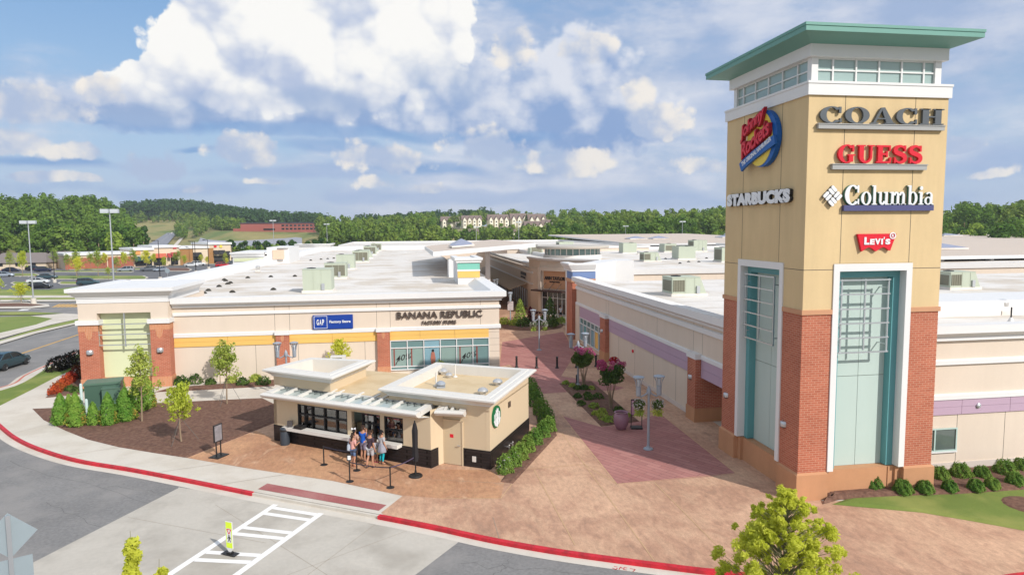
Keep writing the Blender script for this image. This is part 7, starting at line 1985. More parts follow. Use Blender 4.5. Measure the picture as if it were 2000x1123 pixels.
person('woman in a pale grey tunic and teal leggings with dark hair tied up', G(746.5, 906.5), into + d1 * .25, 1.66 * H_, {-1: down(-1, .05), 1: bent(1)}, cloth('grey_top', (196, 196, 200)), None, HAIR_K, cloth('sandal_brown', (150, 116, 96)), dress=cloth('grey_tunic', (168, 168, 180)), leggings=cloth('teal_leggings', (20, 176, 190), .9))
hb = thing('handbag', 'cream handbag carried low by the woman in teal leggings', 'bag', G(740.5, 906) + Z3 * .72)
m = MB(); m.loft([[(.13 * k * math.cos(a), .06 * k * math.sin(a), z) for a in (2 * math.pi * i / 12 for i in range(12))] for z, k in ((-.2, .6), (-.16, 1), (.08, .9), (.12, .6))]); obj('body', m, cloth('bag_cream', (226, 208, 150)), hb, world=False, smooth=50)
m = MB(); m.tube([(-.06, 0, .1), (-.03, 0, .26), (.03, 0, .26), (.06, 0, .1)], .010, 6); obj('handle', m, cloth('bag_cream', (226, 208, 150)), hb, world=False)
kp = KF + d1 * (sA + (sB - sA) * .3) - n1 * .65; kp.z = .06
person('barista in black clothes and apron inside the right kiosk window', kp, n1 + d1 * .5, 1.78 * H_, {-1: bent(-1), 1: bent(1)}, cloth('black_shirt', (34, 32, 34), .7), cloth('black_trousers', (30, 28, 30), .7), HAIR_K, cloth('shoe_dark', (60, 50, 50)), skin=SKIN_D)
person('person in a white T-shirt and dark shorts at the far shop entrance', G(1095, 624), Vector((.3, 1, 0)), 1.72 * H_, {-1: down(-1), 1: down(1)}, cloth('white_tee', (240, 240, 244)), cloth('black_trousers', (30, 28, 30), .7), HAIR_B, cloth('red_shoe', (200, 60, 50)), legs={-1: ((0, -.06), (0, -.14)), 1: ((0, .05), (0, .16))})

# ================================================================== vehicles
def paint(name, rgb, k=.75): return mat(name, alb(*rgb, k), .22, metal=.25, spec=.6, blotch=(1, .03))
CARGLASS = mat('car_glass', (.012, .016, .018), .05, spec=.8, blotch=(1, .1))
HEAD = mat('headlight_lens', alb(226, 230, 232), .15, blotch=(6, .05)); TAIL = mat('tail_lamp_red', alb(190, 24, 30), .25, blotch=(6, .1))
def car(name, label, body_m, kind='sedan'):
    """Nose towards +X, wheels on z = 0."""
    t = thing(name, label, 'car', (0, 0, 0))
    L_, Wd = (4.75, .90) if kind == 'sedan' else (4.65, .93)
    if kind == 'sedan':
        st_ = [(-2.36, .42, .86, .72), (-2.28, .30, .98, .82), (-1.75, .24, 1.02, .88), (-.9, .22, .98, .9), (.6, .22, .95, .9), (1.35, .22, .92, .89), (2.0, .24, .82, .84), (2.3, .30, .70, .74), (2.38, .40, .60, .62)]
        cab = [(-1.85, .99), (-1.05, 1.40), (-.55, 1.45), (.15, 1.44), (.55, 1.36), (1.35, .93)]
    else:
        st_ = [(-2.32, .45, 1.05, .74), (-2.25, .34, 1.12, .84), (-1.6, .28, 1.12, .91), (-.6, .27, 1.10, .93), (.7, .27, 1.06, .93), (1.4, .28, 1.04, .91), (1.95, .30, .98, .86), (2.24, .34, .84, .78), (2.32, .45, .72, .66)]
        cab = [(-2.25, 1.10), (-2.0, 1.62), (-1.4, 1.70), (.0, 1.70), (.45, 1.60), (1.25, 1.05)]
    m = MB(); secs = []
    for x, z0, z1, w in st_:
        h = z1 - z0
        secs.append([(x, -w * .86, z0), (x, -w, z0 + h * .22), (x, -w, z0 + h * .62), (x, -w * .93, z1 - .04), (x, -w * .80, z1), (x, w * .80, z1), (x, w * .93, z1 - .04), (x, w, z0 + h * .62), (x, w, z0 + h * .22), (x, w * .86, z0)])
    m.loft(secs)
    b = obj('body', m, body_m, t, smooth=38)
    # greenhouse: glass block with a painted roof and pillars over it
    wb, wt = Wd * .86, Wd * .64
    zt = max(z for x, z in cab); z_b = cab[0][1]
    def wid(z): return wb + (wt - wb) * max(0, min(1, (z - z_b) / (zt - z_b)))
    m = MB(); m.loft([[(x, -wid(z), z) for x, z in cab] + [(cab[-1][0], -wb * .98, .80), (cab[0][0], -wb * .98, .80)], [(x, wid(z), z) for x, z in cab] + [(cab[-1][0], wb * .98, .80), (cab[0][0], wb * .98, .80)]])
    g = obj('window_glass', m, CARGLASS, t)
    m = MB(); rp = cab[1:-1]
    m.loft([[(x, -wid(z) - .012, z - .045), (x, -wid(z) - .012, z + .01), (x, -wid(z) * .8, z + .035), (x, wid(z) * .8, z + .035), (x, wid(z) + .012, z + .01), (x, wid(z) + .012, z - .045)] for x, z in rp])
    for sd in (-1, 1):
        for a, bb in ((cab[0], cab[1]), (cab[-1], cab[-2])):
            m.tube([(a[0], sd * (wid(a[1]) + .004), a[1] - .03), (bb[0], sd * (wid(bb[1]) + .004), bb[1] - .01)], .045, 5)
        xm = -.28 if kind == 'sedan' else -.35
        m.tube([(xm, sd * (wb + .006), .95), (xm - .06, sd * (wid(zt) + .004), zt - .03)], .04, 5)
        if kind != 'sedan': m.tube([(-1.35, sd * (wb + .006), 1.0), (-1.45, sd * (wid(zt) + .004), zt - .03)], .05, 5)
    obj('roof', m, body_m, t, smooth=40)
    for x in (-1.42, 1.42):
        for sd in (-1, 1):
            c = (x, sd * (Wd - .10), .33)
            m = MB(); m.lathe([(.20, -.10), (.31, -.11), (.33, -.07), (.33, .07), (.31, .11), (.20, .10)], c, 20, axis='Y'); w = obj('wheel', m, RUBBER, t, smooth=40)
            m = MB(); m.lathe([(.01, sd * .085), (.06, sd * .10), (.20, sd * .08), (.215, sd * .105), (.215, sd * .05)], c, 16, axis='Y'); obj('rim', m, METAL, w, smooth=40)
    fx, rx_ = st_[-2][0], st_[1][0]
    for sd in (-1, 1):
        zf = st_[-2][2]; m = MB(); m.box(fx - .16, sd * .46, zf - .20, fx + .035, sd * .72, zf - .05); obj('headlight', m, HEAD, t)
        zr = st_[1][2]; m = MB(); m.box(rx_ - .04, sd * .48, zr - .24, rx_ + .2, sd * .81, zr - .06); obj('tail_light', m, TAIL, t)
        m = MB(); m.box(.78, sd * .86, .96, .95, sd * 1.06, 1.09); obj('side_mirror', m, body_m, t)
    m = MB(); m.box(rx_ - .065, -.26, .55, rx_ - .02, .26, .68); obj('number_plate', m, SG_WHITE, t)
    m = MB(); m.box(fx + .0, -.5, .36, fx + .075, .5, .50); obj('grille', m, BLACK, t)
    return t
P_TEAL = paint('car_dark_teal', (62, 88, 96)); P_NAVY = paint('car_navy', (38, 46, 74)); P_WHITE = paint('car_white', (236, 238, 240)); P_SILVER = paint('car_silver', (170, 180, 192)); P_RED = paint('car_red', (206, 28, 44)); P_BLACK = paint('car_black', (30, 32, 38)); P_GREY = paint('car_grey', (110, 116, 124))
c0_ = car('parked_car', 'dark teal saloon car driving along the road at the left edge', P_TEAL)
c0_.name = 'car'
a, b = G(-14, 726, ROAD_Z), G(46, 708, ROAD_Z)
c0_.location = (a + (b - a) * .42); c0_.rotation_euler = (0, 0, math.atan2(b.y - a.y, b.x - a.x) + .0)
suv = None
lot = [('sedan', P_NAVY, (22, 531), 15, 'navy car at the far left of the car park'), ('sedan', P_SILVER, (8, 541), 15, 'silver car cut by the left edge of the car park'), ('suv', P_BLACK, (67, 529), 10, 'black car behind the navy one in the car park'), ('suv', P_NAVY, (85, 531), 12, 'dark blue car in the upper row by the yellow green trees'),
       ('sedan', P_TEAL, (92, 545), 10, 'dark teal car above the white car in the row'), ('sedan', P_WHITE, (75, 554), 10, 'white car in the middle of the parked row'), ('sedan', P_BLACK, (78, 564), 10, 'near black car at the front of the parked row'), ('suv', P_TEAL, (173, 557), 15, 'dark car half hidden by the pavilion cornice'),
       ('suv', P_SILVER, (246, 531), 190, 'silver off-roader standing alone on the car park road'), ('suv', P_GREY, (290, 530), 200, 'grey off-roader parked left of a silver car'), ('sedan', P_SILVER, (313, 530), 250, 'silver saloon car parked by the dark lamp post'), ('sedan', P_WHITE, (373, 521), 20, 'white car before the black awning shop'),
       ('suv', P_WHITE, (388, 519), 20, 'white car nearest the black awning, right one'), ('suv', P_RED, (435, 522), 20, 'bright red van by the roof edge'), ('sedan', P_RED, (420, 514), 20, 'red car behind the red van'), ('sedan', P_GREY, (452, 517), 60, 'grey car at the right end of the shop row')]
protos = {}
for kind, pm, p_, rz, l in lot:
    key = (kind, pm.name)
    if key not in protos:
        o = car('parked_car', l, pm, kind); protos[key] = o
    else:
        o = dup(protos[key], (0, 0, 0), 0, l)
    q = G(p_[0], p_[1], -.19); o.location = q; o.rotation_euler = (0, 0, RAD(rz)); o['group'] = 'cars in the car park'; o['label'] = l
# ================================================================== terrain and the far country
TAB = [(-900, 330, 560, 22), (0, 330, 560, 21), (200, 345, 560, 22), (275, 420, 700, 14), (300, 600, 1000, 16), (345, 600, 1000, 18), (450, 560, 660, 12), (600, 560, 660, 11), (640, 430, 620, 9), (720, 370, 600, 7), (860, 390, 600, 12), (960, 420, 600, 14),
       (1080, 400, 600, 13), (1250, 330, 500, 9), (1420, 330, 500, 10), (2000, 290, 460, 9), (3200, 290, 460, 9)]
def sstep(x): x = max(0.0, min(1.0, x)); return x * x * (3 - 2 * x)
def terrain(x, y):
    d = math.hypot(x, y); a = math.atan2(x, y) - YAW
    if y < 0 or abs(a) > 1.25: return -0.30
    p = 1000 + FPX * math.tan(max(-1.2, min(1.05, a)))
    p = max(TAB[0][0], min(TAB[-1][0], p))
    for i in range(len(TAB) - 1):
        if p <= TAB[i + 1][0]:
            f = (p - TAB[i][0]) / (TAB[i + 1][0] - TAB[i][0]); f = sstep(f)
            d0, d1, h = (TAB[i][k] + (TAB[i + 1][k] - TAB[i][k]) * f for k in (1, 2, 3)); break
    z = -0.30 + h * sstep((d - d0) / (d1 - d0))
    if d > 800:
        k2 = 18 if p < 380 else 18 - 15 * sstep((p - 380) / 260)
        z += sstep((d - 800) / 300) * (k2 if p > 250 else 6)
    return z + (.5 * math.sin(x * .03) * math.cos(y * .027) * sstep((d - d0) / 60))
rings = [0, 40, 90, 150, 200, 250, 290, 320, 345, 370, 395, 420, 445, 470, 500, 530, 560, 590, 620, 650, 690, 740, 800, 880, 980, 1100, 1300, 1600, 2200, 3200, 5000]
na = 240
tm = MB(); tm.v = [(0, 0, -.3)]
for r_ in rings[1:]:
    for k in range(na):
        a = 2 * math.pi * k / na; x, y = r_ * math.sin(a), r_ * math.cos(a); tm.v.append((x, y, terrain(x, y)))
tm.f = [(0, 1 + k, 1 + (k + 1) % na)[::-1] for k in range(na)]
for j in range(len(rings) - 2):
    for k in range(na):
        a0, b0 = 1 + j * na + k, 1 + j * na + (k + 1) % na
        tm.f.append((a0, b0, b0 + na, a0 + na)[::-1])
tm.m = [0] * len(tm.f)
obj('terrain', tm, FIELD, smooth=80)['kind'] = 'structure'
def TG(x, y, lift=.0):
    """Where a sight line of the survey meets the terrain."""
    r = ray(x, y); t = 150.0
    while t < 4000:
        if CAM_H + r.z * t < terrain(r.x * t, r.y * t): break
        t += 2.0
    return Vector((r.x * t, r.y * t, terrain(r.x * t, r.y * t) + lift))
def drape(name, pts, m, lift=.25, n=10, kind='structure'):
    """A long four-sided sheet (near left, near right, far right, far left) laid on the terrain."""
    a, b, c, d = pts; mb = MB()
    for i in range(n + 1):
        f = i / n; p, q = a.lerp(d, f), b.lerp(c, f)
        mb.v += [(p.x, p.y, max(p.z, terrain(p.x, p.y) + lift)), (q.x, q.y, max(q.z, terrain(q.x, q.y) + lift))]
    mb.f = [(2 * i, 2 * i + 1, 2 * i + 3, 2 * i + 2) for i in range(n)]; mb.m = [0] * n
    o = obj(name, mb, m); o['kind'] = kind
    return o

# ---- near left: second road, verges, islands of the car park
def ground_poly(name, pts, z, m): return sheet(name, px(pts, z), z, m)
LR = ROAD_Z + .004
sheet('car_park', px([(-500, 575), (205, 575), (480, 540), (520, 512), (130, 512), (-500, 520)], LR), LR, mat('asphalt_car_park', alb(120, 120, 122, .7), .9, blotch=(.05, .10), grain=(4, .15)))
GRASS_F = mat('lawn_far', alb(132, 150, 72, .7), .95, blotch=(.15, .2), grain=(3, .2), tint=(.1, alb(176, 176, 100, .7), .7))
for pts in ([(-60, 565), (95, 566), (150, 560), (210, 566), (210, 577), (-60, 577)], [(-60, 582), (154, 581), (154, 585), (-60, 586)], [(0, 619), (60, 617), (103, 622), (70, 634), (0, 650), (-60, 664), (-60, 622)], [(-60, 676), (10, 662), (40, 651), (100, 635), (160, 621), (160, 627), (60, 649), (0, 666), (-60, 684)], [(-60, 609), (60, 609), (125, 612), (60, 615), (-60, 615)]):
    ground_poly('verge', pts, ROAD_Z + .10, GRASS_F)
for pts in ([(-60, 577), (210, 577), (210, 581), (154, 581), (-60, 582)], [(-60, 585.8), (154, 584.8), (154, 588), (-60, 590)], [(60, 617), (125, 612), (160, 614), (160, 621), (100, 634), (40, 650), (0, 661), (-60, 676), (-60, 664), (0, 650), (70, 634), (103, 622)], [(-60, 684), (0, 666), (60, 649), (160, 627), (160, 630), (70, 651), (0, 672), (-60, 692)]):
    ground_poly('path', pts, ROAD_Z + .105, CONC)
ground_poly('median', [(-60, 592), (40, 590), (95, 594), (97, 599), (60, 602), (-60, 603)], ROAD_Z + .12, CONC)
ground_poly('median_mulch', [(-40, 593), (38, 591.5), (88, 595), (60, 598), (-40, 599)], ROAD_Z + .14, MULCH)
mk = MB()
for k in range(7):
    x = 104 + k * 8; a, b = G(x, 600, ROAD_Z).to_2d(), G(x + 14, 594, ROAD_Z).to_2d(); bar(a, b, .45, mk, ROAD_Z + .012)
bar(G(-60, 724, ROAD_Z).to_2d(), G(160, 651, ROAD_Z).to_2d(), .14, mk, ROAD_Z + .012); q = Vector((.12, .28))
bar(G(-60, 724, ROAD_Z).to_2d() + q, G(160, 651, ROAD_Z).to_2d() + q, .14, mk, ROAD_Z + .012)
o = obj('road_marking', mk, YPAINT, recalc=False); o['kind'] = 'structure'
mk = MB()
for (a, b, w_) in (((48, 605), (80, 602.5), .30), ((30, 612), (54, 611), .30), ((26, 610.5), (36, 613.5), 1.3), ((44, 606.5), (52, 603.5), 1.3)): bar(G(*a, ROAD_Z).to_2d(), G(*b, ROAD_Z).to_2d(), w_, mk, ROAD_Z + .012)
for k in range(14):
    for (ya, yb) in ((537, 541), (556, 561)):
        x = -30 + k * 17
        if not (95 < x + 8 < 240): bar(G(x, yb, ROAD_Z).to_2d(), G(x + 9, ya, ROAD_Z).to_2d(), .13, mk, ROAD_Z + .012)
o = obj('road_marking', mk, WPAINT, recalc=False); o['kind'] = 'structure'
for x0, x1, y0, y1 in ((-20, 78, 535, 540), (96, 290, 539.5, 546), (20, 78, 551, 556), (112, 160, 551, 556), (100, 262, 529.5, 532), (318, 375, 524, 530), (130, 330, 525, 527), (300, 470, 514, 516)):
    P = px([(x0, (y0 + y1) / 2), (x0 + 6, y1), (x1 - 6, y1), (x1, (y0 + y1) / 2), (x1 - 8, y0), (x0 + 8, y0)], ROAD_Z)
    sheet('island_kerb', P, ROAD_Z + .14, CONC, th=.16)
    c_ = sum(P, Vector((0, 0))) / len(P)
    sheet('island', [p + (c_ - p).normalized() * .5 for p in P], ROAD_Z + .15, GRASS_F if x0 != 318 else MULCH)

# ---- light poles
def light_pole(label, h, base=True):
    t = thing('light_pole', label, 'light pole', (0, 0, 0), 0, 'tall car park light poles')
    m = MB(); m.tube([(0, 0, 0), (0, 0, h)], [.13, .08], 8); obj('pole', m, METAL, t, smooth=40)
    m = MB()
    for s in (-1, 1): m.box(s * .12, -.35, h - .10, s * 1.15, .35, h + .42)
    m.box(-.2, -.06, h + .05, .2, .06, h + .2); obj('lamp_head', m, mat('floodlight_grey', alb(206, 212, 216), .5, blotch=(2, .05)), t)
    if base: m = MB(); m.lathe([(.45, 0), (.40, 1.0), (.15, 1.02)], n=14); obj('base', m, CONC, t, smooth=30)
    return t
lp0 = light_pole('tall silver light pole on a concrete base in the road median at the left', 13.7); lp0.location = G(66, 594, ROAD_Z); lp0.rotation_euler = (0, 0, RAD(8))
q = AY(222, 546, 104); dup(lp0, (q.x, 104, ROAD_Z), RAD(5), 'tallest silver light pole rising behind the brick legged pavilion', scale=(1, 1, 1.09))
for x, yt, d, l in ((533, 430, 330, 'far silver light pole before the dark red brick office'), (638, 437, 360, 'far silver light pole left of the big trees behind the store roof'), (703, 448, 420, 'far small silver light pole in front of the trees behind the store roof'), (930, 443, 340, 'far silver light pole below the left apartments'), (1013, 433, 320, 'far silver light pole below the right apartments'),
                 (1222, 441, 330, 'far silver light pole left of centre in the woods by the tower'), (1333, 432, 300, 'far silver light pole nearest the tower on its left'), (1950, 430, 290, 'far silver light pole at the right of the tower')):
    q = AY(x, yt, d); z0 = terrain(q.x, d); dup(lp0, (q.x, d, z0), 0, l, scale=(1.25, 1.25, (q.z - z0) / 14.1))
def dark_lamp(label):
    t = thing('lamp_post', label, 'lamp post', (0, 0, 0), 0, 'dark lamp posts of the car park')
    m = MB(); m.tube([(0, 0, 0), (0, 0, 7.6)], [.10, .07], 8); obj('pole', m, BLACK, t)
    m = MB(); m.box(-.9, -.05, 7.5, 0, .05, 7.58); m.box(-1.35, -.2, 7.45, -.7, .2, 7.62); obj('lamp_head', m, BLACK, t)
    m = MB(); m.lathe([(.40, 0), (.40, .75), (.1, .77)], n=12); obj('base', m, CONC, t)
    return t
dl = dark_lamp('dark lamp post on a concrete base in the left part of the car park'); dl.location = G(107, 552, ROAD_Z)
for x, yb, yt, l in ((313, 549, 468, 'dark lamp post standing before the red awning shops'), (383, 535, 470, 'dark lamp post before the black awning shop'), (408, 527, 467, 'dark lamp post left of the right hand brick shop'), (378, 518, 470, 'thin dark lamp post behind the white cars')):
    q = G(x, yb, ROAD_Z); h = AY(x, yt, q.y).z; dup(dl, q, 0, l, scale=(1.1, 1.1, h / 7.6))
stp = thing('stop_sign', 'back of a pale octagonal sign in the car park by the roof edge', 'sign', G(328, 548, ROAD_Z))
m = MB(); m.lathe([(.04, 0), (.04, 2.1)], n=8); obj('post', m, METAL, stp, world=False)
m = MB(); m.frame_prism(Vector((0, 0, 2.45)), X3, Z3, -Y3, [(.62 * math.cos(a + .39), .62 * math.sin(a + .39)) for a in (k * math.pi / 4 for k in range(8))], .05, .07); obj('plate', m, SGB, stp, world=False)

# ---- shops beyond the car park
s0, s1 = G(128, 527, ROAD_Z), G(452, 514, ROAD_Z)
shops = thing('shop_row', 'long low row of beige and brick shops beyond the car park', 'shop building', s0)
ds_ = (s1 - s0).normalized(); ns_ = Vector((ds_.y, -ds_.x, 0)); LS = (s1 - s0).length
def us(x, y=515): return (AP(x, y, s0, ds_) - s0).dot(ds_)
S_ = lambda mb, u0, z0, a, u1_, z1, b: mb.frame_box(s0, ds_, Z3, ns_, u0, z0, a, u1_, z1, b)
BE = mat('shop_beige', alb(234, 214, 186), .85, blotch=(.2, .05)); RB = mat('shop_brick', alb(176, 104, 82), .85, blotch=(.3, .08), grain=(4, .1)); BRN = mat('shop_brown', alb(176, 130, 82), .85, blotch=(.3, .08))
m = MB(); S_(m, 0, 0, -18, us(262), 5.0, 0); S_(m, us(262), 0, -18, us(300), 6.2, 0); S_(m, us(300), 0, -18, us(352), 6.9, 0); S_(m, us(352), 0, -18, us(408), 6.4, 0); S_(m, us(408), 0, -18, LS, 7.6, .0); obj('wall', m, BE, shops)
m = MB(); S_(m, 0, 0, .02, us(209), 3.7, .1); S_(m, us(211), 0, .02, us(262), 3.7, .12); obj('brick_wall', m, RB, shops)
m = MB(); S_(m, us(352), 0, .02, us(377), 5.7, .12); S_(m, us(408), 0, .02, us(418), 5.9, .15); obj('brown_brick_wall', m, BRN, shops)
m = MB()
for a, b, z in ((0, us(262), 5.0), (us(262), us(300), 6.2), (us(300), us(352), 6.9), (us(352), us(408), 6.4), (us(408), LS, 7.6)): S_(m, a - .3, z - .5, -18.3, b + .3, z + .25, .5)
obj('parapet', m, WHITE, shops)
AWR, AWG, AWB, AWO = (mat('awning_' + n, alb(*c), .7, blotch=(1, .06)) for n, c in (('red', (176, 64, 70)), ('green', (50, 84, 78)), ('black', (48, 48, 52)), ('orange', (204, 106, 80))))
for a, b, z, mm in ((262, 297, 3.6, AWG), (299, 325, 4.4, AWO), (327, 333, 4.4, AWR), (334, 347, 4.7, AWR), (378, 394, 4.4, AWB), (417, 426, 5.0, AWB), (427, 440, 5.0, AWB), (441, 450, 4.6, AWB)):
    m = MB(); m.loft([[s0 + ds_ * u + ns_ * n_ + Z3 * zz for n_, zz in ((.05, z), (.05, z - .2), (1.8, z - 1.5), (1.8, z - 1.3))] for u in (us(a), us(b))]); obj('awning', m, mm, shops)
m = MB()
for a, b in ((264, 297), (300, 324), (334, 348), (379, 394), (418, 449)): S_(m, us(a), .2, .02, us(b), 2.9, .08)
obj_pieces('shop_window', m, GLASS_DARK, shops)
m = MB(); S_(m, us(262), 4.2, .05, us(275), 5.4, .3); obj('sign_box', m, mat('sign_orange', alb(250, 168, 96), .5, blotch=(1, .05)), shops)
m = MB(); S_(m, us(281), 5.3, .05, us(289), 6.0, .3); S_(m, us(430), 6.0, .05, us(435), 6.9, .3); obj('sign_box', m, SG_YEL, shops)
m = MB(); S_(m, us(419), 6.1, .05, us(424), 6.8, .3); S_(m, us(339), 6.0, .05, us(346), 6.4, .3); obj('sign_box', m, SG_RED, shops)
for x0, x1, yb, yt, yr, l in ((-25, 74, 528, 513, 494, 'grey roofed house at the left edge behind the car park'), (76, 132, 522, 508, 491, 'grey roofed house left of the brick shop wall')):
    a, b = G(x0, yb, ROAD_Z), G(x1, yb, ROAD_Z); w_ = b.x - a.x; he = AY((x0 + x1) / 2, yt, a.y).z; hr = AY((x0 + x1) / 2, yr, a.y + 5).z
    hs = thing('house', l, 'house', (a + b) / 2)
    m = MB(); m.box(a.x, a.y, -.2, b.x, a.y + 10, he); obj('wall', m, BE, hs)
    m = MB(); m.loft([[(a.x - .5, a.y - .6, he - .1), (a.x - .5, a.y + 10.6, he - .1), (a.x + 2.2, a.y + 5, hr)], [(b.x + .5, a.y - .6, he - .1), (b.x + .5, a.y + 10.6, he - .1), (b.x - 2.2, a.y + 5, hr)]]); obj('roof', m, mat('shingle_grey', alb(142, 132, 128, .7), .9, blotch=(.4, .08)), hs)
    m = MB()
    for k in range(3): m.box(a.x + w_ * (.2 + .28 * k), a.y - .03, 1.0, a.x + w_ * (.2 + .28 * k) + 1.2, a.y - .002, 2.4)
    obj('window', m, GLASS_DARK, hs)

# ---- road climbing the hill, meadow, brick office, apartments
hw = [TG(284, 481), TG(324, 481), TG(346, 454.5), TG(326, 455.5)]
drape('highway', hw, mat('highway_asphalt', alb(150, 152, 160, .7), .9, blotch=(.02, .05)), .3, 14)
drape('highway_median', [hw[0].lerp(hw[1], .42), hw[0].lerp(hw[1], .60), hw[3].lerp(hw[2], .58), hw[3].lerp(hw[2], .44)], CONC, .5, 14)
drape('path', [TG(338, 480), TG(346, 480), TG(366, 455), TG(361, 455)], CONC, .3, 10)
drape('earth_bank', [TG(386, 464), TG(598, 462), TG(600, 453.5), TG(390, 453)], EARTH, .3, 6)
drape('gravel_slope', [TG(380, 486), TG(590, 486), TG(590, 463.5), TG(392, 464)], mat('grey_lot', alb(178, 180, 188, .7), .9, blotch=(.02, .06)), .3, 10)
cm_ = [P_NAVY, P_SILVER, P_BLACK, P_WHITE]
for k, (fx, fy) in enumerate(((.15, .12), (.2, .35), (.14, .5), (.3, .62), (.22, .75), (.75, .25), (.8, .55), (.28, .88))):
    a, b = hw[0].lerp(hw[3], fy), hw[1].lerp(hw[2], fy); p = a.lerp(b, fx); p.z = terrain(p.x, p.y) + .35
    key = (('sedan', 'car_navy'), ('sedan', 'car_silver'), ('suv', 'car_black'), ('sedan', 'car_white'))[k % 4]
    o = dup(protos[key], p, math.atan2(hw[3].y - hw[0].y, hw[3].x - hw[0].x) + (math.pi if fx > .5 else 0), 'tiny car driving on the far road up the hill', 'cars on the far hill road')
off = thing('brick_office', 'long low dark red brick office building on the far hillside', 'building', TG(540, 452))
o0, o1 = AY(470, 452, 640), AY(612, 451, 640); BO = mat('office_brick', alb(178, 104, 92, .7), .85, blotch=(.05, .08)); 
m = MB(); zt = AY(500, 437, 640).z; m.box(o0.x, 640, 0, o1.x, 660, zt); m.box(o0.x - 6, 638, 0, o0.x + 20, 645, o0.z + 2.5); obj('wall', m, BO, off)
m = MB(); m.box(o0.x - .5, 639.5, zt, o1.x + .5, 660.5, zt + 1.0); obj('roof', m, mat('office_roof', (.06, .05, .06), .8, blotch=(.1, .1)), off)
m = MB()
for k in range(9): m.box(o0.x + 36 + k * 3.6, 639.9, o0.z + 1.2, o0.x + 38.4 + k * 3.6, 639.99, o0.z + 2.8); m.box(o0.x + 36 + k * 3.6, 639.9, o0.z + 4.2, o0.x + 38.4 + k * 3.6, 639.99, o0.z + 5.8)
m.box(o0.x + 8, 639.9, o0.z + .8, o0.x + 30, 639.99, o0.z + 2.4); obj('window', m, GLASS_DARK, off)
APW = mat('apartment_cream', alb(248, 240, 222, .9), .85, blotch=(.1, .05)); APR = mat('apartment_shingle', alb(150, 130, 120, .65), .9, blotch=(.1, .08))
def apartments(label, x0, x1, yb, ye, yr, Y, bays, name='apartment_block', cat='building'):
    a, b = AY(x0, yb, Y), AY(x1, yb, Y); he, hr = AY(x0, ye, Y).z, AY(x0, yr, Y + 6).z; w_ = b.x - a.x
    t = thing(name, label, cat, ((a.x + b.x) / 2, Y, a.z - 4))
    m = MB(); m.box(a.x, Y, a.z - 5, b.x, Y + 14, he)
    bw_ = w_ / bays
    for k in range(bays):
        c = a.x + bw_ * (k + .5); s = bw_ * .30
        m.frame_prism(Vector((c, Y, 0)), X3, Z3, -Y3, [(-s, a.z - 5), (s, a.z - 5), (s, he), (0, he + (hr - he) * .55), (-s, he)], 0, 2.2)
    obj('wall', m, APW, t)
    m = MB(); m.loft([[(a.x - .8, Y - 1.0, he - .2), (a.x - .8, Y + 15, he - .2), (a.x - .8 + w_ * .03, Y + 7, hr)], [(b.x + .8, Y - 1.0, he - .2), (b.x + .8, Y + 15, he - .2), (b.x + .8 - w_ * .03, Y + 7, hr)]])
    for k in range(bays):
        c = a.x + bw_ * (k + .5); s = bw_ * .34; hp_ = he + (hr - he) * .55 + .35
        m.loft([[(c - s, yy, he), (c, yy, hp_), (c + s, yy, he), (c + s, yy, he - .3), (c, yy, hp_ - .4), (c - s, yy, he - .3)] for yy in (Y - 2.6, Y + 5)])
    obj('roof', m, APR, t)
    m = MB()
    for k in range(bays):
        c = a.x + bw_ * (k + .5)
        for zz in range(3):
            z_ = he - 2.6 - zz * 3.0
            if z_ > a.z - 3: m.box(c - .6, Y - 2.26, z_, c + .6, Y - 2.21, z_ + 1.2)
    obj('window', m, GLASS_DARK, t)
    return t
for a_ in (('leftmost cream gabled apartment block on the far hill', 862, 898, 442, 432, 423, 625, 3), ('second cream gabled apartment block on the far hill, left of the gap', 903, 941, 441, 429, 421, 605, 4), ('cream gabled apartment block just right of the gap on the far hill', 954, 994, 441, 429, 419, 600, 4),
           ('cream gabled apartment block in the middle of the right hand row', 998, 1030, 440, 428, 417, 610, 3), ('cream gabled apartment block at the right end of the row', 1033, 1066, 441, 429, 418, 600, 3), ('lower cream apartment block stepping down the hill at the right', 1026, 1062, 450, 441, 432, 545, 3), ('small cream block half behind trees at the far right of the hill', 1062, 1084, 446, 437, 429, 560, 2)):
    apartments(*a_)
apartments('tall cream house alone among the trees under the left apartments', 918, 935, 470, 454, 447, 430, 1, 'cream_house', 'house')
apartments('wide cream house among the trees under the right apartments', 980, 1006, 464, 452, 443, 440, 2, 'cream_house', 'house')
mast = thing('radio_mast', 'thin radio mast on the far ridge left of the apartments', 'mast', (0, 0, 0)); q = AY(882, 420, 900)
m = MB(); m.tube([(q.x, 900, q.z - 12), (q.x, 900, AY(882, 404, 900).z)], [.5, .2], 5); obj('pole', m, METAL, mast)

# ---- woods
LEAF_W = [leaf_mat('leaf_wood_%s' % n, alb(*a, .86), alb(*b, .88), .06, .34, .5) for n, a, b in (('oak', (88, 122, 52), (116, 146, 66)), ('pine', (66, 96, 54), (86, 116, 64)), ('lime', (128, 158, 62), (150, 176, 76)), ('mixed', (98, 132, 58), (140, 160, 74)))]
def wood_crown(h, r, n, size, conic=0.0, seed=0):
    global rng
    keep = rng; rng = np.random.default_rng(seed)
    C_, R_ = [], []
    for k in range(15):
        f = rng.uniform(.30, 1.0); a = rng.uniform(0, 6.283)
        w_ = r * (math.sqrt(max(0, 1 - ((f - .55) / .5) ** 2)) * (1 - conic) + conic * (1.05 - f)) * rng.uniform(.25, .8)
        C_.append((w_ * math.cos(a), w_ * math.sin(a), h * f * .93)); R_.append(r * rng.uniform(.26, .46) * (1 - .4 * conic))
    P, N = clump_points([np.array(c) for c in C_], R_, -(n // 15), .75)
    rng = keep
    return P, sun_up(N, .25)
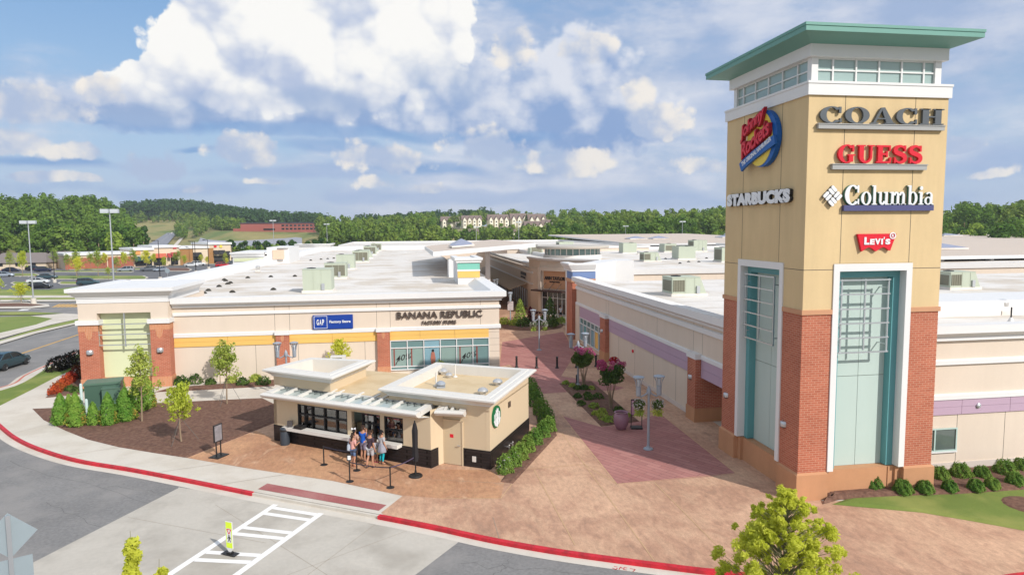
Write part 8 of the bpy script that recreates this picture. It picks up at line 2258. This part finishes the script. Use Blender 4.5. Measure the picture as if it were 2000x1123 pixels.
def wood_tree(label, h, r, n, size, m, conic, seed):
    P, N = wood_crown(h, r, n, size, conic, seed)
    tk = MB(); tk.tube([(0, 0, -1), (0, 0, h * .7)], [.35, .12], 6)
    for v in tk.v: pass
    o = leaf_object('woodland_tree', P, N, size, [m, WOOD_T], None, elong=1.2, jitter=.35, extra=tk)
    return tag(o, label, 'tree', 'trees of the woods')
WL = {0: 'broad green tree at the edge of the woods', 1: 'dark pine at the edge of the woods', 2: 'bright yellow green tree at the edge of the woods'}
wp = [wood_tree(WL[0], 16, 5.2, 760, 1.05, LEAF_W[0], 0, 1), wood_tree(WL[0], 14, 5.6, 760, 1.05, LEAF_W[3], 0, 2), wood_tree(WL[1], 17, 4.2, 700, .95, LEAF_W[1], .55, 3), wood_tree(WL[2], 11, 4.4, 640, .9, LEAF_W[2], .1, 4), wood_tree(WL[0], 15, 6.2, 820, 1.05, LEAF_W[0], 0, 6)]
wl = [0, 0, 1, 2, 0]
used_w = [False] * 5
def pxdir(p): a = YAW + math.atan((p - 1000) / FPX); return Vector((math.sin(a), math.cos(a)))
blocked = [(455, 625, 380, 648), (350, 640, 300, 560), (850, 945, 455, 608), (945, 1082, 470, 598)]
def free(p, d):
    if (258 if d > 450 else 280) < p < 375 and d > 380 and d < 1000: return False
    for a, b, d0, d1 in blocked:
        if a < p < b and d0 < d < d1: return False
    return True
cand = []
wr = np.random.default_rng(3)
zones = [(-260, 285, 335, 600, 640), (600, 870, 375, 640, 330), (860, 1090, 395, 470, 120), (860, 1090, 620, 720, 90), (1080, 1460, 325, 560, 560), (1460, 1860, 300, 420, 200), (1860, 2350, 282, 500, 420), (620, 660, 400, 440, 12)]
for a, b, d0, d1, n in zones:
    for _ in range(n):
        p = wr.uniform(a, b); d = math.sqrt(wr.uniform(d0 * d0, d1 * d1)); cand.append((p, d))
for p, d in ((612, 455), (630, 440), (648, 430), (622, 470), (660, 425), (642, 452)): cand.append((p, d))
cand = [(p, d) for p, d in cand if free(p, d)]
cand.sort(key=lambda c: c[1])
placed, cells = [], {}
for p, d in cand:
    u = pxdir(p); x, y = u.x * d, u.y * d; c = (int(x // 7.5), int(y // 7.5))
    if c in cells: continue
    cells[c] = 1; placed.append((p, d, x, y))
front_, back_ = placed[:285], placed[285:]
def pick(p, d, k):
    near_edge = d < 400
    r_ = wr.uniform()
    if 640 < p < 870: return (1 if r_ < .3 else 2 if r_ < .75 else 0)
    if near_edge and p > 1000: return 3 if r_ < .45 else (1 if r_ < .7 else 0)
    return 2 if r_ < .16 else 3 if r_ < .26 else (0, 1, 4)[int(wr.integers(0, 3))]
for k, (p, d, x, y) in enumerate(front_):
    i = pick(p, d, k); o = wp[i]
    if used_w[i]: o = o.copy(); COL.objects.link(o)
    used_w[i] = True
    s = wr.uniform(.7, 1.12) * (.85 if (d < 360 and p > 1000) else 1.0)
    if 845 < p < 1095: s = wr.uniform(.62, 1.1)
    o.location = (x, y, terrain(x, y) - .3); o.rotation_euler = (0, 0, wr.uniform(0, 6.28)); w_ = s * wr.uniform(1.0, 1.3); o.scale = (w_, w_, s)
for i in range(5):
    if not used_w[i]: bpy.data.objects.remove(wp[i])
def wood_mass(name, items, n_leaf, size, m, label, hs=(11, 17)):
    Ps, Ns = [], []
    base = [wood_crown(16, 5.4, n_leaf, size, 0, 20 + k) for k in range(4)] + [wood_crown(18, 4.4, n_leaf, size, .5, 30)]
    for (p, d, x, y) in items:
        P, N = base[int(wr.integers(0, 5))]; s = wr.uniform(*hs) / 16 * (.8 if (845 < p < 1095 and d < 610) else 1); a = wr.uniform(0, 6.28); c_, s_ = math.cos(a), math.sin(a)
        R3 = np.array([[c_, -s_, 0], [s_, c_, 0], [0, 0, 1]])
        Ps.append((P * s) @ R3.T + np.array([x, y, terrain(x, y) - .3])); Ns.append(N @ R3.T)
    o = leaf_object(name, np.concatenate(Ps), np.concatenate(Ns), size, m, None, elong=1.2, jitter=.35); o['kind'] = 'stuff'
    o['label'] = label; o['category'] = 'woods'
    return o
back_ = [b for b in back_]
wood_mass('woods', [b for b in back_ if b[0] < 500], 330, 1.35, LEAF_W[0], 'dense green woods covering the hill at the left')
wood_mass('woods', [b for b in back_ if b[0] >= 500], 330, 1.35, LEAF_W[3], 'dense green woods behind the roofs on both sides of the tower')
ridge = []
for _ in range(760):
    p = wr.uniform(240, 640); d = wr.uniform(960, 1240) if p < 420 else wr.uniform(800, 1100)
    u = pxdir(p); ridge.append((p, d, u.x * d, u.y * d))
for _ in range(140):
    p = wr.uniform(700, 960); d = wr.uniform(760, 900); u = pxdir(p); ridge.append((p, d, u.x * d, u.y * d))
wood_mass('ridge_woods', ridge, 170, 2.3, LEAF_W[1], 'dark woods along the far ridge running down to the brick office', (17, 24))
scrub = []
for _ in range(620):
    p = wr.uniform(255, 480); d = wr.uniform(700, 1000) if p < 430 else wr.uniform(690, 820)
    if p < 348 and d < 930: continue
    if p < 420 and d < 900 and math.sin(p * .13) * math.cos(d * .021) > .15: continue
    u = pxdir(p); scrub.append((p, d, u.x * d, u.y * d))
wood_mass('hillside_scrub', scrub, 130, 1.4, LEAF_W[3], 'scrub and small trees on the dry hillside by the far road', (6, 14))
# small pines and yellow bushes behind the store roof
for k in range(26):
    p = 440 + k * 8.2 + wr.uniform(-3, 3); d = wr.uniform(300, 345); u = pxdir(p); x, y = u.x * d, u.y * d
    o = wp[2 if k % 3 else 3].copy(); COL.objects.link(o); s = wr.uniform(.42, .58) * (1 if k % 3 else 1.0)
    o.location = (x, y, terrain(x, y)); o.scale = (s * 1.3, s * 1.3, s); o.rotation_euler = (0, 0, wr.uniform(0, 6)); o['label'] = 'small pine in the belt behind the cream store roof' if k % 3 else 'small yellow green bush in the belt behind the cream store roof'; o['group'] = 'small pines behind the store roof' if k % 3 else 'yellow green bushes behind the store roof'
# young trees of the car park
gp_l = 'young yellow green trees in the car park'
for x, yb, yt in ((45, 540, 488), (150, 540, 487), (192, 540, 486), (153, 546, 500), (178, 528, 492), (228, 535, 500), (108, 527, 484), (262, 527, 485), (287, 530, 487), (212, 546, 520), (350, 520, 488), (342, 520, 492), (440, 517, 492), (405, 520, 500), (-5, 590, 535), (20, 532, 490), (86, 520, 498), (301, 522, 494), (243, 528, 490), (205, 524, 492), (321, 528, 500), (132, 531, 494), (361, 522, 497), (393, 517, 496), (443, 521, 503)):
    q = G(x, yb, ROAD_Z); h = AY(x, yt, q.y).z - ROAD_Z; s = h / 3.6
    dup(t2 if (x % 2) else t1, q, wr.uniform(0, 6), 'young yellow green tree planted in the car park', gp_l, scale=(s * .8, s * .8, s if x % 2 else s * .72))
dup(t2, G(42, 591, ROAD_Z), 1.3, 'small reddish round tree in the road median by the light pole', gp_l, (1.5, 1.5, 1.0))
# ================================================================== summer haze
hz = MB(); hz.box(-5300, -5300, -2.0, 5300, 5300, 75.0)
HZM = bpy.data.materials.new('haze'); HZM.use_nodes = True
t = HZM.node_tree
for n in list(t.nodes): t.nodes.remove(n)
pv_ = t.nodes.new('ShaderNodeVolumePrincipled'); ho = t.nodes.new('ShaderNodeOutputMaterial')
pv_.inputs['Color'].default_value = (0.80, 0.88, 1.0, 1); pv_.inputs['Density'].default_value = 0.00017; pv_.inputs['Anisotropy'].default_value = 0.2
t.links.new(pv_.outputs[0], ho.inputs['Volume'])
ho_ = obj('haze', hz, HZM); ho_['kind'] = 'stuff'
